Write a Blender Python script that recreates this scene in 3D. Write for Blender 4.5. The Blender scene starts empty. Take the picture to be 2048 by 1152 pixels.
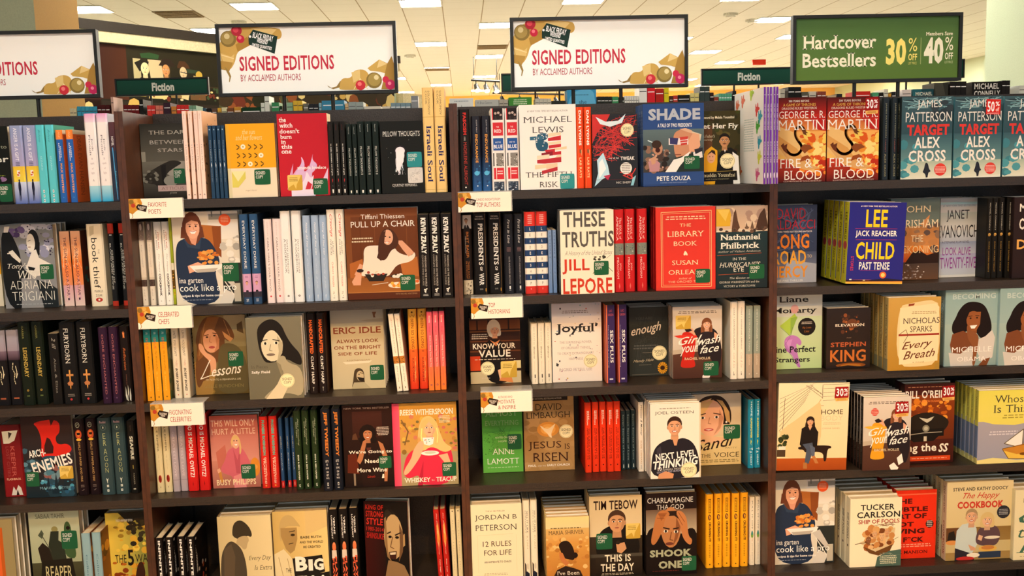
import bpy, math, random
from mathutils import Vector, Matrix

# ---------------------------------------------------------------- camera, world, exposure
S = bpy.context.scene
COL = S.collection
CAM_H = 1.60
FOCAL_PX = 1961.95                       # for the 2048 px wide frame
YAW, PITCH, ROLL = map(math.radians, (2.7102, 7.0978, -1.5190))
cam_data = bpy.data.cameras.new('camera')
cam_data.sensor_width = 36.0
cam_data.lens = 36.0 * FOCAL_PX / 2048.0
cam_data.clip_start = 0.05
cam_data.clip_end = 200
cam = bpy.data.objects.new('camera', cam_data)
COL.objects.link(cam)
cy_, sy_, cp_, sp_ = math.cos(YAW), math.sin(YAW), math.cos(PITCH), math.sin(PITCH)
FWD = Vector((sy_ * cp_, cy_ * cp_, -sp_))
_r = Vector((cy_, -sy_, 0))
_u = _r.cross(FWD)
RGT = math.cos(ROLL) * _r + math.sin(ROLL) * _u
UPV = -math.sin(ROLL) * _r + math.cos(ROLL) * _u
M = Matrix((RGT, UPV, -FWD)).transposed().to_4x4()
M.translation = Vector((0, 0, CAM_H))
cam.matrix_world = M
S.camera = cam

world = bpy.data.worlds.new('world')
S.world = world
world.use_nodes = True
bg = world.node_tree.nodes['Background']
bg.inputs[0].default_value = (0.80, 0.90, 1.0, 1)     # daylight from the shop windows behind
bg.inputs[1].default_value = 0.55
S.view_settings.view_transform = 'Standard'
S.view_settings.look = 'None'
S.view_settings.gamma = 1
S.view_settings.use_curve_mapping = False
S.view_settings.exposure = 0.6
PANEL_LIGHT = 56.0                        # ceiling diffusers
WARM_LIGHT = 14.0                         # track spots at the far end
SPOT_W = 210.0                            # added warm spots over the aisle

# ---------------------------------------------------------------- picture <-> place
def x_at(px, Y, Z):
    """X of the point on the line (Y, Z) seen at picture column px (Z above the floor)."""
    z = Z - CAM_H
    k = (px - 1024.0) / FOCAL_PX
    a = RGT.x - k * FWD.x
    b = (RGT.y - k * FWD.y) * Y + (RGT.z - k * FWD.z) * z
    return -b / a

def z_at(py, X, Y):
    k = -(py - 576.0) / FOCAL_PX
    a = UPV.z - k * FWD.z
    b = (UPV.x - k * FWD.x) * X + (UPV.y - k * FWD.y) * Y
    return -b / a + CAM_H

def ray(px, py):
    return FWD + RGT * ((px - 1024.0) / FOCAL_PX) - UPV * ((py - 576.0) / FOCAL_PX)

def on_y(px, py, Y):
    d = ray(px, py)
    d = d * (Y / d.y)
    return Vector((d.x, d.y, d.z + CAM_H))

def y_on_floor(px, py, Z):
    d = ray(px, py)
    return d.y * ((Z - CAM_H) / d.z)

# ---------------------------------------------------------------- colour and materials
def lin(c):
    return c / 12.92 if c <= 0.04045 else ((c + 0.055) / 1.055) ** 2.4

_cc = {}
def col(h):
    if not isinstance(h, str):
        return h
    if h in _cc:
        return _cc[h]
    s = h.lstrip('#')
    if len(s) == 3:
        s = ''.join(c * 2 for c in s)
    _cc[h] = tuple(lin(int(s[i:i + 2], 16) / 255) for i in (0, 2, 4))
    return _cc[h]

def shade(c, k):
    return tuple(min(1, max(0, v * k)) for v in col(c))

def new_mat(name):
    m = bpy.data.materials.new(name)
    m.use_nodes = True
    nt = m.node_tree
    return m, nt, nt.nodes['Principled BSDF']

def noise_bump(nt, b, scale, strength, dist=0.001, detail=3, coord='Object'):
    tc = nt.nodes.new('ShaderNodeTexCoord')
    n = nt.nodes.new('ShaderNodeTexNoise')
    n.inputs['Scale'].default_value = scale
    n.inputs['Detail'].default_value = detail
    nt.links.new(tc.outputs[coord], n.inputs['Vector'])
    bp = nt.nodes.new('ShaderNodeBump')
    bp.inputs['Strength'].default_value = strength
    bp.inputs['Distance'].default_value = dist
    nt.links.new(n.outputs['Fac'], bp.inputs['Height'])
    nt.links.new(bp.outputs['Normal'], b.inputs['Normal'])
    return n

def print_mat(name, rough, coat=0.0):
    """Printed paper: the inks are the mesh's own colours, over a faint paper tooth."""
    m, nt, b = new_mat(name)
    at = nt.nodes.new('ShaderNodeAttribute')
    at.attribute_name = 'Ink'
    nt.links.new(at.outputs['Color'], b.inputs['Base Color'])
    b.inputs['Roughness'].default_value = rough
    b.inputs['Specular IOR Level'].default_value = 0.15
    b.inputs['Coat Weight'].default_value = coat
    b.inputs['Coat Roughness'].default_value = 0.12
    noise_bump(nt, b, 90, 0.05, 0.0006)
    return m

def flat_mat(name, c, rough=0.5, metal=0.0, scale=60, var=0.12, bump=0.1, spec=0.4):
    m, nt, b = new_mat(name)
    n = noise_bump(nt, b, scale, bump)
    r = nt.nodes.new('ShaderNodeValToRGB')
    c0 = col(c)
    r.color_ramp.elements[0].color = tuple(v * (1 - var) for v in c0) + (1,)
    r.color_ramp.elements[1].color = tuple(min(1, v * (1 + var)) for v in c0) + (1,)
    r.color_ramp.elements[0].position = 0.3
    r.color_ramp.elements[1].position = 0.7
    nt.links.new(n.outputs['Fac'], r.inputs['Fac'])
    nt.links.new(r.outputs['Color'], b.inputs['Base Color'])
    b.inputs['Roughness'].default_value = rough
    b.inputs['Metallic'].default_value = metal
    b.inputs['Specular IOR Level'].default_value = spec
    return m

def glow_mat(name, c, strength):
    m, nt, b = new_mat(name)
    b.inputs['Base Color'].default_value = (0.9, 0.9, 0.9, 1)
    b.inputs['Emission Color'].default_value = tuple(c) + (1,)
    b.inputs['Emission Strength'].default_value = strength
    return m

MAT = {}
MAT['print'] = print_mat('printed_jacket', 0.42)
MAT['gloss'] = print_mat('glossy_jacket', 0.35, 0.5)
MAT['board'] = print_mat('printed_sign_board', 0.55)

def page_mat():
    m, nt, b = new_mat('page_edges')
    tc = nt.nodes.new('ShaderNodeTexCoord')
    w = nt.nodes.new('ShaderNodeTexWave')
    w.wave_type = 'BANDS'
    w.bands_direction = 'X'
    w.inputs['Scale'].default_value = 260
    w.inputs['Distortion'].default_value = 1.5
    nt.links.new(tc.outputs['Object'], w.inputs['Vector'])
    r = nt.nodes.new('ShaderNodeValToRGB')
    r.color_ramp.elements[0].color = (0.60, 0.47, 0.28, 1)
    r.color_ramp.elements[1].color = (0.92, 0.79, 0.54, 1)
    nt.links.new(w.outputs['Fac'], r.inputs['Fac'])
    nt.links.new(r.outputs['Color'], b.inputs['Base Color'])
    b.inputs['Roughness'].default_value = 0.9
    return m
MAT['pages'] = page_mat()

def laminate(name, c, rough, scale, bump):
    m = flat_mat(name, c, rough, 0, scale, 0.35, bump, 0.5)
    return m
MAT['case'] = laminate('pebbled_black_brown_laminate', '2c231b', 0.36, 330, 0.7)
MAT['post'] = laminate('dark_walnut_veneer', '4a2610', 0.42, 30, 0.08)
MAT['black_metal'] = flat_mat('black_powder_coat', '15150f', 0.4, 0.0, 200, 0.2, 0.1)
MAT['tan_case'] = flat_mat('background_case_wood', '4a3526', 0.5)

# ---------------------------------------------------------------- mesh builder (every face has its own corners)
class MB:
    def __init__(s):
        s.v = []; s.f = []; s.c = []; s.m = []
    def poly(s, pts, c, m=0):
        n = len(s.v)
        s.v += [tuple(p) for p in pts]
        if len(pts) and isinstance(c, list):
            s.c += [col(k) for k in c]
        else:
            s.c += [col(c)] * len(pts)
        s.f.append(tuple(range(n, n + len(pts)))); s.m.append(m)
    def tris(s, pts, faces, c, m=0):
        n = len(s.v)
        s.v += [tuple(p) for p in pts]
        s.c += [col(c)] * len(pts)
        for f in faces:
            s.f.append(tuple(i + n for i in f)); s.m.append(m)
    def box(s, x0, x1, y0, y1, z0, z1, c='888', m=0):
        a = [(x0, y0, z0), (x1, y0, z0), (x1, y1, z0), (x0, y1, z0), (x0, y0, z1), (x1, y0, z1), (x1, y1, z1), (x0, y1, z1)]
        for q in ((0, 3, 2, 1), (4, 5, 6, 7), (0, 1, 5, 4), (1, 2, 6, 5), (2, 3, 7, 6), (3, 0, 4, 7)):
            s.poly([a[i] for i in q], c, m)
    def tube(s, p, q, r, c='888', n=10, m=0, r2=None):
        p, q = Vector(p), Vector(q)
        d = (q - p).normalized()
        a = d.orthogonal().normalized(); b = d.cross(a)
        r2 = r if r2 is None else r2
        A = [p + (a * math.cos(t) + b * math.sin(t)) * r for t in (2 * math.pi * i / n for i in range(n))]
        B = [q + (a * math.cos(t) + b * math.sin(t)) * r2 for t in (2 * math.pi * i / n for i in range(n))]
        for i in range(n):
            j = (i + 1) % n
            s.poly([A[i], A[j], B[j], B[i]], c, m)
        s.poly(A[::-1], c, m); s.poly(B, c, m)
    def build(s, name, mats, parent=None, loc=(0, 0, 0)):
        me = bpy.data.meshes.new(name)
        me.from_pydata(s.v, [], s.f)
        mats = mats if isinstance(mats, (list, tuple)) else [mats]
        for m in mats:
            me.materials.append(MAT[m] if isinstance(m, str) else m)
        if len(mats) > 1:
            me.polygons.foreach_set('material_index', s.m)
        at = me.color_attributes.new('Ink', 'FLOAT_COLOR', 'POINT')
        at.data.foreach_set('color', [k for c in s.c for k in (c[0], c[1], c[2], 1.0)])
        me.update()
        o = bpy.data.objects.new(name, me)
        COL.objects.link(o)
        o.location = loc
        if parent:
            o.parent = parent
        return o

def empty(name, loc=(0, 0, 0), rot=(0, 0, 0)):
    o = bpy.data.objects.new(name, None)
    o.empty_display_size = 0.05
    COL.objects.link(o)
    o.location = loc; o.rotation_euler = rot
    return o

def tag(o, label=None, cat=None, group=None, kind=None):
    for k, v in (('label', label), ('category', cat), ('group', group), ('kind', kind)):
        if v:
            o[k] = v
    return o

# ---------------------------------------------------------------- lettering
_fc = bpy.data.curves.new('lettering', 'FONT')
_fc.resolution_u = 2
_fo = bpy.data.objects.new('lettering', _fc)
_tc = {}
WEIGHT = {'n': 0.0, 'b': 0.022, 'x': 0.045, 's': -0.004, 'S': 0.018, 'i': -0.006, 'c': -0.012, 'C': 0.006, 'o': 0.03, 't': -0.02}
def lettering(font, body):
    """2-D triangles of a line of type, scaled to the unit box (y down)."""
    k = (font, body)
    if k in _tc:
        return _tc[k]
    _fc.offset = WEIGHT[font]
    _fc.space_character = 1.06 if font in 'xbo' else 1.0
    _fc.shear = {'i': 0.28, 'c': 0.5, 'C': 0.5, 'o': 0.25}.get(font, 0)
    _fc.body = body
    me = _fo.to_mesh()
    P = [(v.co.x, v.co.y) for v in me.vertices]
    F = [tuple(p.vertices) for p in me.polygons]
    if font in 'sSi':                                # slab serifs on every stem end
        cnt = {}
        for f in F:
            for i in range(len(f)):
                e = tuple(sorted((f[i], f[(i + 1) % len(f)])))
                cnt[e] = cnt.get(e, 0) + 1
        tops = {}
        for (a, b), n in cnt.items():
            if n == 1 and abs(P[a][1] - P[b][1]) < 0.004 and 0.03 < abs(P[a][0] - P[b][0]) < 0.15:
                y = P[a][1]
                if y < 0.05 or y > 0.42:
                    x0, x1 = sorted((P[a][0], P[b][0]))
                    h = 0.045 if font == 'S' else 0.032
                    y0, y1 = (y, y + h) if y < 0.2 else (y - h, y)
                    n0 = len(P)
                    P += [(x0 - 0.06, y0), (x1 + 0.06, y0), (x1 + 0.06, y1), (x0 - 0.06, y1)]
                    F.append((n0, n0 + 1, n0 + 2, n0 + 3))
    _fo.to_mesh_clear()
    if not P:
        return [], []
    x0 = min(p[0] for p in P); x1 = max(p[0] for p in P)
    y0 = min(p[1] for p in P); y1 = max(p[1] for p in P)
    w, h = max(x1 - x0, 1e-6), max(y1 - y0, 1e-6)
    _tc[k] = ([((p[0] - x0) / w, (y1 - p[1]) / h) for p in P], F)
    return _tc[k]

# ---------------------------------------------------------------- artwork language
# coordinates are percent of the printed face, from its top left corner
def ell(cx, cy, rx, ry, n=18):
    return [(cx + rx * math.cos(2 * math.pi * i / n), cy + ry * math.sin(2 * math.pi * i / n)) for i in range(n)]

def rounded(pts, n=2):
    for _ in range(n):
        out = []
        for p, q in zip(pts, pts[1:] + pts[:1]):
            out += [(p[0] * .75 + q[0] * .25, p[1] * .75 + q[1] * .25), (p[0] * .25 + q[0] * .75, p[1] * .25 + q[1] * .75)]
        pts = out
    return pts

def eased(pts):
    for _ in range(2):
        out = [pts[0]]
        for p, q in zip(pts, pts[1:]):
            out += [(p[0] * .75 + q[0] * .25, p[1] * .75 + q[1] * .25), (p[0] * .25 + q[0] * .75, p[1] * .25 + q[1] * .75)]
        pts = out + [pts[-1]]
    return pts

def stroke(pts, w, a):
    """quads of a line w percent of the width wide (a = width / height)"""
    out = []
    for (x0, y0), (x1, y1) in zip(pts, pts[1:]):
        dx, dy = (x1 - x0), (y1 - y0) / a
        L = math.hypot(dx, dy) or 1
        nx, ny = -dy / L * w / 2, dx / L * w / 2 * a
        ex, ey = dx / L * w / 4, dy / L * w / 4 * a
        out.append([(x0 + nx - ex, y0 + ny - ey), (x1 + nx + ex, y1 + ny + ey), (x1 - nx + ex, y1 - ny + ey), (x0 - nx - ex, y0 - ny - ey)])
    return out

def portrait(cx, cy, r, skin, hair, st, a):
    v = r * a
    o = []
    E = lambda x, y, rx, ry, c: o.append(('P', ell(cx + x * r, cy + y * v, rx * r, ry * v), c))
    P = lambda pts, c: o.append(('P', rounded([(cx + x * r, cy + y * v) for x, y in pts], 2 if len(pts) > 5 else 0), c))
    T = lambda pts, w, c: [o.append(('P', q, c)) for q in stroke([(cx + x * r, cy + y * v) for x, y in pts], w * r, a)]
    dk = shade(skin, 0.62); md = shade(skin, 0.8)
    if 'L' in st:
        E(0, -0.25, 1.38, 1.5, hair)
        P([(-1.36, -0.3), (1.36, -0.3), (1.6, 1.4), (1.5, 2.7), (0.9, 3.0), (0.6, 1.6), (-0.6, 1.6), (-1.0, 3.1), (-1.6, 2.6), (-1.65, 1.2)], hair)
        T([(-1.2, 0), (-1.35, 1.2), (-1.2, 2.6)], 0.16, shade(hair, 1.7)); T([(1.2, 0), (1.35, 1.2), (1.2, 2.4)], 0.16, shade(hair, 1.6))
    elif 'B' in st:
        E(0, -0.2, 1.4, 1.5, hair)
        P([(-1.4, -0.3), (1.4, -0.3), (1.5, 1.3), (0.9, 1.5), (-0.9, 1.5), (-1.5, 1.3)], hair)
    elif 'A' in st:
        for i in range(12):
            t = 2 * math.pi * i / 12
            E(1.15 * math.cos(t), -0.2 + 1.3 * math.sin(t), 0.8, 0.85, hair)
        E(-1.3, 1.2, 0.7, 0.9, hair); E(1.3, 1.2, 0.7, 0.9, hair)
    elif 'S' in st:
        E(0, -0.45, 1.14, 1.2, hair)
    P([(-0.5, 0.7), (0.5, 0.7), (0.6, 2.0), (-0.6, 2.0)], md)
    if 'S' in st:
        E(-1.0, 0.1, 0.17, 0.3, md); E(1.0, 0.1, 0.17, 0.3, md)
    E(0, 0, 1.0, 1.3, skin)
    P([(0.35, -1.1), (0.85, -0.6), (0.98, 0.1), (0.75, 0.85), (0.3, 1.22), (0.55, 0.5), (0.7, -0.2)], md)
    if 'L' in st or 'B' in st:
        if 'M' in st:
            P([(-1.05, 0.5), (-1.0, -0.8), (-0.2, -1.5), (0.05, -1.1), (-0.5, -0.6), (-0.85, 0.1)], hair)
            P([(1.05, 0.5), (1.0, -0.8), (0.2, -1.5), (-0.05, -1.1), (0.5, -0.6), (0.85, 0.1)], hair)
        else:
            P([(-1.05, 0.1), (-0.95, -0.9), (0, -1.5), (0.95, -0.9), (1.05, 0.1), (0.7, -0.5), (0.3, -0.62), (-0.2, -0.6), (-0.7, -0.45)], hair)
    elif 'S' in st or 'A' in st:
        P([(-1.02, -0.2), (-0.9, -1.0), (0, -1.5), (0.9, -1.0), (1.02, -0.2), (0.85, -0.7), (0.2, -0.98), (-0.5, -0.9), (-0.85, -0.6)], hair)
    for s in (-1, 1):
        E(s * 0.4, -0.12, 0.2, 0.1, 'eee6dc'); E(s * 0.4, -0.12, 0.1, 0.11, '201612')
        T([(s * 0.2, -0.34), (s * 0.42, -0.42), (s * 0.64, -0.32)], 0.1, shade(hair, 0.6) if 'U' not in st else dk)
    T([(0.02, -0.05), (0.1, 0.32), (-0.06, 0.36)], 0.09, dk)
    if 'w' in st:
        E(0, 0.68, 0.42, 0.2, 'a8473f'); P([(-0.34, 0.6), (0.34, 0.6), (0.2, 0.78), (-0.2, 0.78)], 'f4efe6')
    else:
        E(0, 0.7, 0.3, 0.1, 'a04c42'); T([(-0.3, 0.7), (0.3, 0.7)], 0.05, dk)
    if 'm' in st:
        P([(-0.5, 0.58), (0, 0.38), (0.5, 0.58), (0.4, 0.64), (0, 0.52), (-0.4, 0.64)], hair)
    return o

def parse(art, a):
    """artwork text -> list of (kind, data, colour, height in layers); kinds P polygon, T triangles"""
    out = []
    z = 0.0
    res = []
    for ln in art.replace(';', '\n').split('\n'):
        t = ln.split()
        if not t:
            continue
        k = t[0]
        out = []
        if k == 'r' or k == 'h':
            x0, y0, x1, y1 = map(float, t[1:5])
            q = [(x0, y0), (x1, y0), (x1, y1), (x0, y1)]
            if len(t) > 6:
                c = [t[5], t[5], t[6], t[6]] if k == 'r' else [t[5], t[6], t[6], t[5]]
                out.append(('P', q, c))
            else:
                out.append(('P', q, t[5]))
        elif k == 'e':
            out.append(('P', ell(*map(float, t[1:5])), t[5]))
        elif k == 'd':                                # ball: d cx cy rx colour  (round whatever the aspect)
            cx, cy, r = map(float, t[1:4])
            out.append(('P', ell(cx, cy, r, r * a), t[4]))
        elif k == 'p':
            n = list(map(float, t[2:]))
            out.append(('P', rounded(list(zip(n[::2], n[1::2])), 2 if len(n) >= 16 else 0), t[1]))
        elif k == 's':
            n = list(map(float, t[3:]))
            line = list(zip(n[::2], n[1::2]))
            for q in stroke(eased(line) if len(line) > 5 else line, float(t[2]), a):
                out.append(('P', q, t[1]))
        elif k in 'tv':
            font, c = t[1], t[2]
            x0, y0, x1, y1 = map(float, t[3:7])
            pts, F = lettering(font, ' '.join(t[7:]))
            if k == 't':
                pts = [(x0 + p[0] * (x1 - x0), y0 + p[1] * (y1 - y0)) for p in pts]
            else:
                pts = [(x1 - p[1] * (x1 - x0), y0 + p[0] * (y1 - y0)) for p in pts]
            out.append(('T', (pts, F), c))
        elif k == 'a':                                # turned lettering: a font col cx cy w h angle text
            font, c = t[1], t[2]
            cx, cy, w, h, an = map(float, t[3:8])
            pts, F = lettering(font, ' '.join(t[8:]))
            an = math.radians(an); hh = h / a
            q = []
            for p in pts:
                u, v = (p[0] - 0.5) * w, (p[1] - 0.5) * hh
                q.append((cx + u * math.cos(an) - v * math.sin(an), cy + (u * math.sin(an) + v * math.cos(an)) * a))
            out.append(('T', (q, F), c))
        elif k == 'k':                                # k n seed x0 y0 x1 y1 rmin rmax colours
            rnd = random.Random(int(t[2]))
            x0, y0, x1, y1, r0, r1 = map(float, t[3:9])
            cs = t[9].split(',')
            for i in range(int(t[1])):
                r = rnd.uniform(r0, r1)
                out.append(('P', ell(rnd.uniform(x0, x1), rnd.uniform(y0, y1), r, r * a * rnd.uniform(0.5, 1.1), 8), rnd.choice(cs)))
        elif k == 'w':                                # w n seed x0 y0 x1 y1 width colours : loose scribbles
            rnd = random.Random(int(t[2]))
            x0, y0, x1, y1, w = map(float, t[3:8])
            cs = t[8].split(',')
            for i in range(int(t[1])):
                pts = [(rnd.uniform(x0, x1), rnd.uniform(y0, y1)) for _ in range(4)]
                cur = []
                for j in range(9):
                    u = j / 8
                    b = [(1 - u) ** 3, 3 * u * (1 - u) ** 2, 3 * u * u * (1 - u), u ** 3]
                    cur.append((sum(b[m] * pts[m][0] for m in range(4)), sum(b[m] * pts[m][1] for m in range(4))))
                c = rnd.choice(cs)
                for q in stroke(cur, w, a):
                    out.append(('P', q, c))
        elif k == 'f':                                # f cx cy r skin hair style
            out += [('P', q, c) for _, q, c in portrait(float(t[1]), float(t[2]), float(t[3]), t[4], t[5], t[6], a)]
        elif k == 'm':                                # rows of unreadable small print: m col x0 y0 x1 y1 rows
            x0, y0, x1, y1 = map(float, t[2:6]); n = int(t[6])
            rnd = random.Random(7)
            for i in range(n):
                yy = y0 + (y1 - y0) * (i + 0.2) / n; hh = (y1 - y0) / n * 0.45
                ins = rnd.uniform(0, 0.12) * (x1 - x0); x = x0 + ins
                while x < x1 - ins:
                    ww = rnd.uniform(0.05, 0.13) * (x1 - x0)
                    out.append(('P', [(x, yy), (min(x + ww, x1 - ins), yy), (min(x + ww, x1 - ins), yy + hh), (x, yy + hh)], t[1]))
                    x += ww + 0.025 * (x1 - x0)
        step = {'k': 0.25, 'f': 0.6}.get(k, 0.0)
        for q, o in enumerate(out):
            res.append((o[0], o[1], o[2], z + (q // 8 if k == 'w' else q) * (0.25 if k == 'w' else step)))
        z = (res[-1][3] if out else z) + 1.0
    return res

LAYER = 1.3e-5
def lay(mb, items, O, ex, ey, n, start=1, clip=True, bevel=None):
    """put parsed artwork on the plane O + ex*x/100 + ey*y/100; n points out of the paper"""
    O, ex, ey, n = Vector(O), Vector(ex), Vector(ey), Vector(n)
    cl = (lambda v: min(100.0, max(0.0, v))) if clip else (lambda v: v)
    i = start
    for k, d, c, h in items:
        i = start + h
        off = n * (LAYER * i)
        at = lambda p: O + ex * (cl(p[0]) / 100) + ey * (cl(p[1]) / 100) + off
        if k == 'P':
            pts = [(cl(p[0]), cl(p[1])) for p in d]
            if clip and (max(p[0] for p in pts) - min(p[0] for p in pts) < 1e-6 or max(p[1] for p in pts) - min(p[1] for p in pts) < 1e-6):
                continue
            mb.poly([at(p) for p in d][::-1], c[::-1] if isinstance(c, list) else c)
            if bevel and len(d) == 4 and d[0][0] <= 0.01 and d[1][0] >= 99.99 and abs(d[0][1] - d[1][1]) < 1e-6:
                bevel(mb, cl(d[0][1]) / 100, cl(d[2][1]) / 100, (c[0], c[2]) if isinstance(c, list) else (c, c), LAYER * i)
        else:
            mb.tris([at(p) for p in d[0]], [f for f in d[1]], c)
    return i + 1

# ---------------------------------------------------------------- books
ART_SPINE, ART_COVER = {}, {}
STICK = {
 'g': ("p 1d5a38 0 6 6 0 94 0 100 6 100 94 94 100 6 100 0 94;t n f6f4ea 9 13 68 34 SIGNED;t n f6f4ea 9 39 54 60 COPY", 'green square sticker with white lettering'),
 'k': ("p 2f8f92 0 6 6 0 94 0 100 6 100 94 94 100 6 100 0 94;t n f6f4ea 9 13 68 34 SIGNED;t n f6f4ea 9 39 54 60 COPY", 'teal square sticker with white lettering'),  # the green sticker again, its glare painted into the base colour
 'c': ("d 50 50 50 efe3ae;d 50 50 46 8f8a5e;d 50 50 44.5 f3e8b8;t n 2b2a20 16 30 84 48 SIGNED;t n 2b2a20 26 53 76 71 COPY", 'round cream sticker with dark lettering'),
 'y': ("p c9a23a 0 5 5 0 95 0 100 5 100 95 95 100 5 100 0 95;p e6c86a 0 5 5 0 95 0 60 62 55 92 40 60 0 84;m 8a6a1c 12 14 70 44 3", 'gold square sticker with a folded corner'),
 'n': ("p d8d6cf 0 5 5 0 95 0 100 5 100 95 95 100 5 100 0 95;w 14 5 8 8 92 92 2 b9b8b2,e8e6e0", 'crinkled silver square sticker'),
 'z': ("p 9c1414 4 3 96 0 100 76 0 80;t b fff 12 12 62 66 30;t b fff 66 14 94 36 %;t b fff 66 42 92 64 off;p f0b860 2 80 98 76 96 96 10 100;m 7a3a10 18 82 84 94 2", 'red thirty percent off sticker over a gold tab'),
 'q': ("p d8261c 3 0 100 3 97 100 0 97;t b fff 10 14 58 82 50;t b fff 64 16 92 46 %;t b ffd8d0 66 54 90 80 off;s fff 2 10 90 88 91", 'red fifty percent off sticker'),
}

def book_cover_mesh(T, W, H, hard, spine_c, cover_c, back_c, spine_art=None, cover_art=None, back_art=None, mat='print', name='cover'):
    """local frame: spine faces -y, front cover faces +x, foot at z = 0"""
    mb = MB()
    rb = min(0.004, 0.16 * T) if hard else min(0.0012, 0.1 * T)
    tb = min(0.0028, 0.12 * T) if hard else min(0.0007, 0.06 * T)
    ts = tb * 1.3
    out = [(0, W), (0, rb), (rb, 0), (T - rb, 0), (T, rb), (T, W)]
    inn = [(tb, W), (tb, ts + rb * 0.3), (tb + rb * 0.3, ts), (T - tb - rb * 0.3, ts), (T - tb, ts + rb * 0.3), (T - tb, W)]
    cs = [back_c, spine_c, spine_c, spine_c, cover_c]
    for i in range(5):
        (a, b), (c, d) = out[i], out[i + 1]
        mb.poly([(a, b, 0), (c, d, 0), (c, d, H), (a, b, H)], cs[i])
        (e, f), (g, h) = inn[i], inn[i + 1]
        mb.poly([(g, h, 0), (e, f, 0), (e, f, H), (g, h, H)], 'e8e2d4')
        mb.poly([(a, b, H), (c, d, H), (g, h, H), (e, f, H)], cs[i])
        mb.poly([(c, d, 0), (a, b, 0), (e, f, 0), (g, h, 0)], cs[i])
    mb.poly([(T - tb, W, 0), (T, W, 0), (T, W, H), (T - tb, W, H)], cover_c)
    mb.poly([(0, W, 0), (tb, W, 0), (tb, W, H), (0, W, H)], back_c)
    if spine_art:
        w = T - 2 * rb
        def bev(m, t0, t1, c, off):
            for (a, b), (cx, d) in (((0, rb), (rb, 0)), ((T - rb, 0), (T, rb))):
                nx, ny = (d - b), -(cx - a)
                L = math.hypot(nx, ny); nx, ny = nx / L * off, ny / L * off
                m.poly([(a + nx, b + ny, H * (1 - t1)), (cx + nx, d + ny, H * (1 - t1)), (cx + nx, d + ny, H * (1 - t0)), (a + nx, b + ny, H * (1 - t0))], [c[1], c[1], c[0], c[0]])
        lay(mb, parse(spine_art, w / H), (rb, 0, H), (w, 0, 0), (0, 0, -H), (0, -1, 0), bevel=bev)
    top = 1
    if cover_art:
        top = lay(mb, parse(cover_art, W / H), (T, 0, H), (0, W, 0), (0, 0, -H), (1, 0, 0))
    if back_art:
        lay(mb, parse(back_art, W / H), (0, W, H), (0, -W, 0), (0, 0, -H), (-1, 0, 0))
    return mb, top

def make_book(T, W, H, hard=True, spine_c='444', cover_c='666', back_c=None, spine_art=None, cover_art=None, back_art=None, stickers=(), mat='print'):
    root = empty('hardcover_book' if hard else 'paperback_book')
    mb, top = book_cover_mesh(T, W, H, hard, spine_c, cover_c, back_c or cover_c, spine_art, cover_art, back_art)
    mb.build('cover', mat, root)
    tb = min(0.0028, 0.12 * T) if hard else min(0.0007, 0.06 * T)
    g = 0.0035 if hard else 0.0004
    pb = MB()
    pb.box(tb + 0.0001, T - tb - 0.0001, tb * 1.7, W - g, g if hard else 0.0002, H - g)
    pb.build('page_block', 'pages', root)
    for kind, x0, y0, x1, y1 in stickers:
        art, lab = STICK[kind]
        sm = MB()
        w, h = W * (x1 - x0) / 100, H * (y1 - y0) / 100
        lay(sm, parse(art, w / h), (T + LAYER * (top + 1), W * x0 / 100, H * (1 - y0 / 100)), (0, w, 0), (0, 0, -h), (1, 0, 0))
        s = sm.build('sticker', 'print', root)
        s['label'] = lab
    return root

def copy_thing(root):
    r = root.copy(); COL.objects.link(r)
    for ch in root.children:
        c = ch.copy(); COL.objects.link(c); c.parent = r
    return r

SHELF_Y = 2.80
BACK_Y = 3.068
SHELF_Z = {1: 1.530, 2: 1.2265, 3: 0.951, 4: 0.6675, 5: 0.3555}
BAYS = ((-1.885, -0.9562), (-0.9318, -0.0328), (-0.0082, 0.8830), (0.9078, 1.862))
def in_bay(a, b):
    c = (a + b) / 2
    lo, hi = min(BAYS, key=lambda t: abs((t[0] + t[1]) / 2 - c))
    return max(a, lo), min(b, hi)

def shelf_z(row, px):
    return 0.969 if (row == 3 and px > 1540) else SHELF_Z[row]

ORD = {1: [''], 2: ['left of two', 'right of two'],
       3: ['leftmost of three', 'middle of three', 'rightmost of three'],
       4: ['leftmost of four', 'second from left of four', 'third from left of four', 'rightmost of four'],
       5: ['leftmost of five', 'second from left of five', 'middle of five', 'fourth from left of five', 'rightmost of five']}
BACKS = ['second stacked copy behind the', 'third stacked copy behind the', 'fourth stacked copy behind the', 'fifth stacked copy behind the', 'sixth stacked copy behind the', 'seventh stacked copy behind the', 'hindmost stacked copy behind the']

def depth_of(row, px, y):
    """y > 100 is the picture row of the foot of the book; otherwise centimetres behind the shelf edge"""
    if y > 100:
        return max(2.785, y_on_floor(px, y, shelf_z(row, px) ))
    return SHELF_Y + y / 100.0

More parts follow.
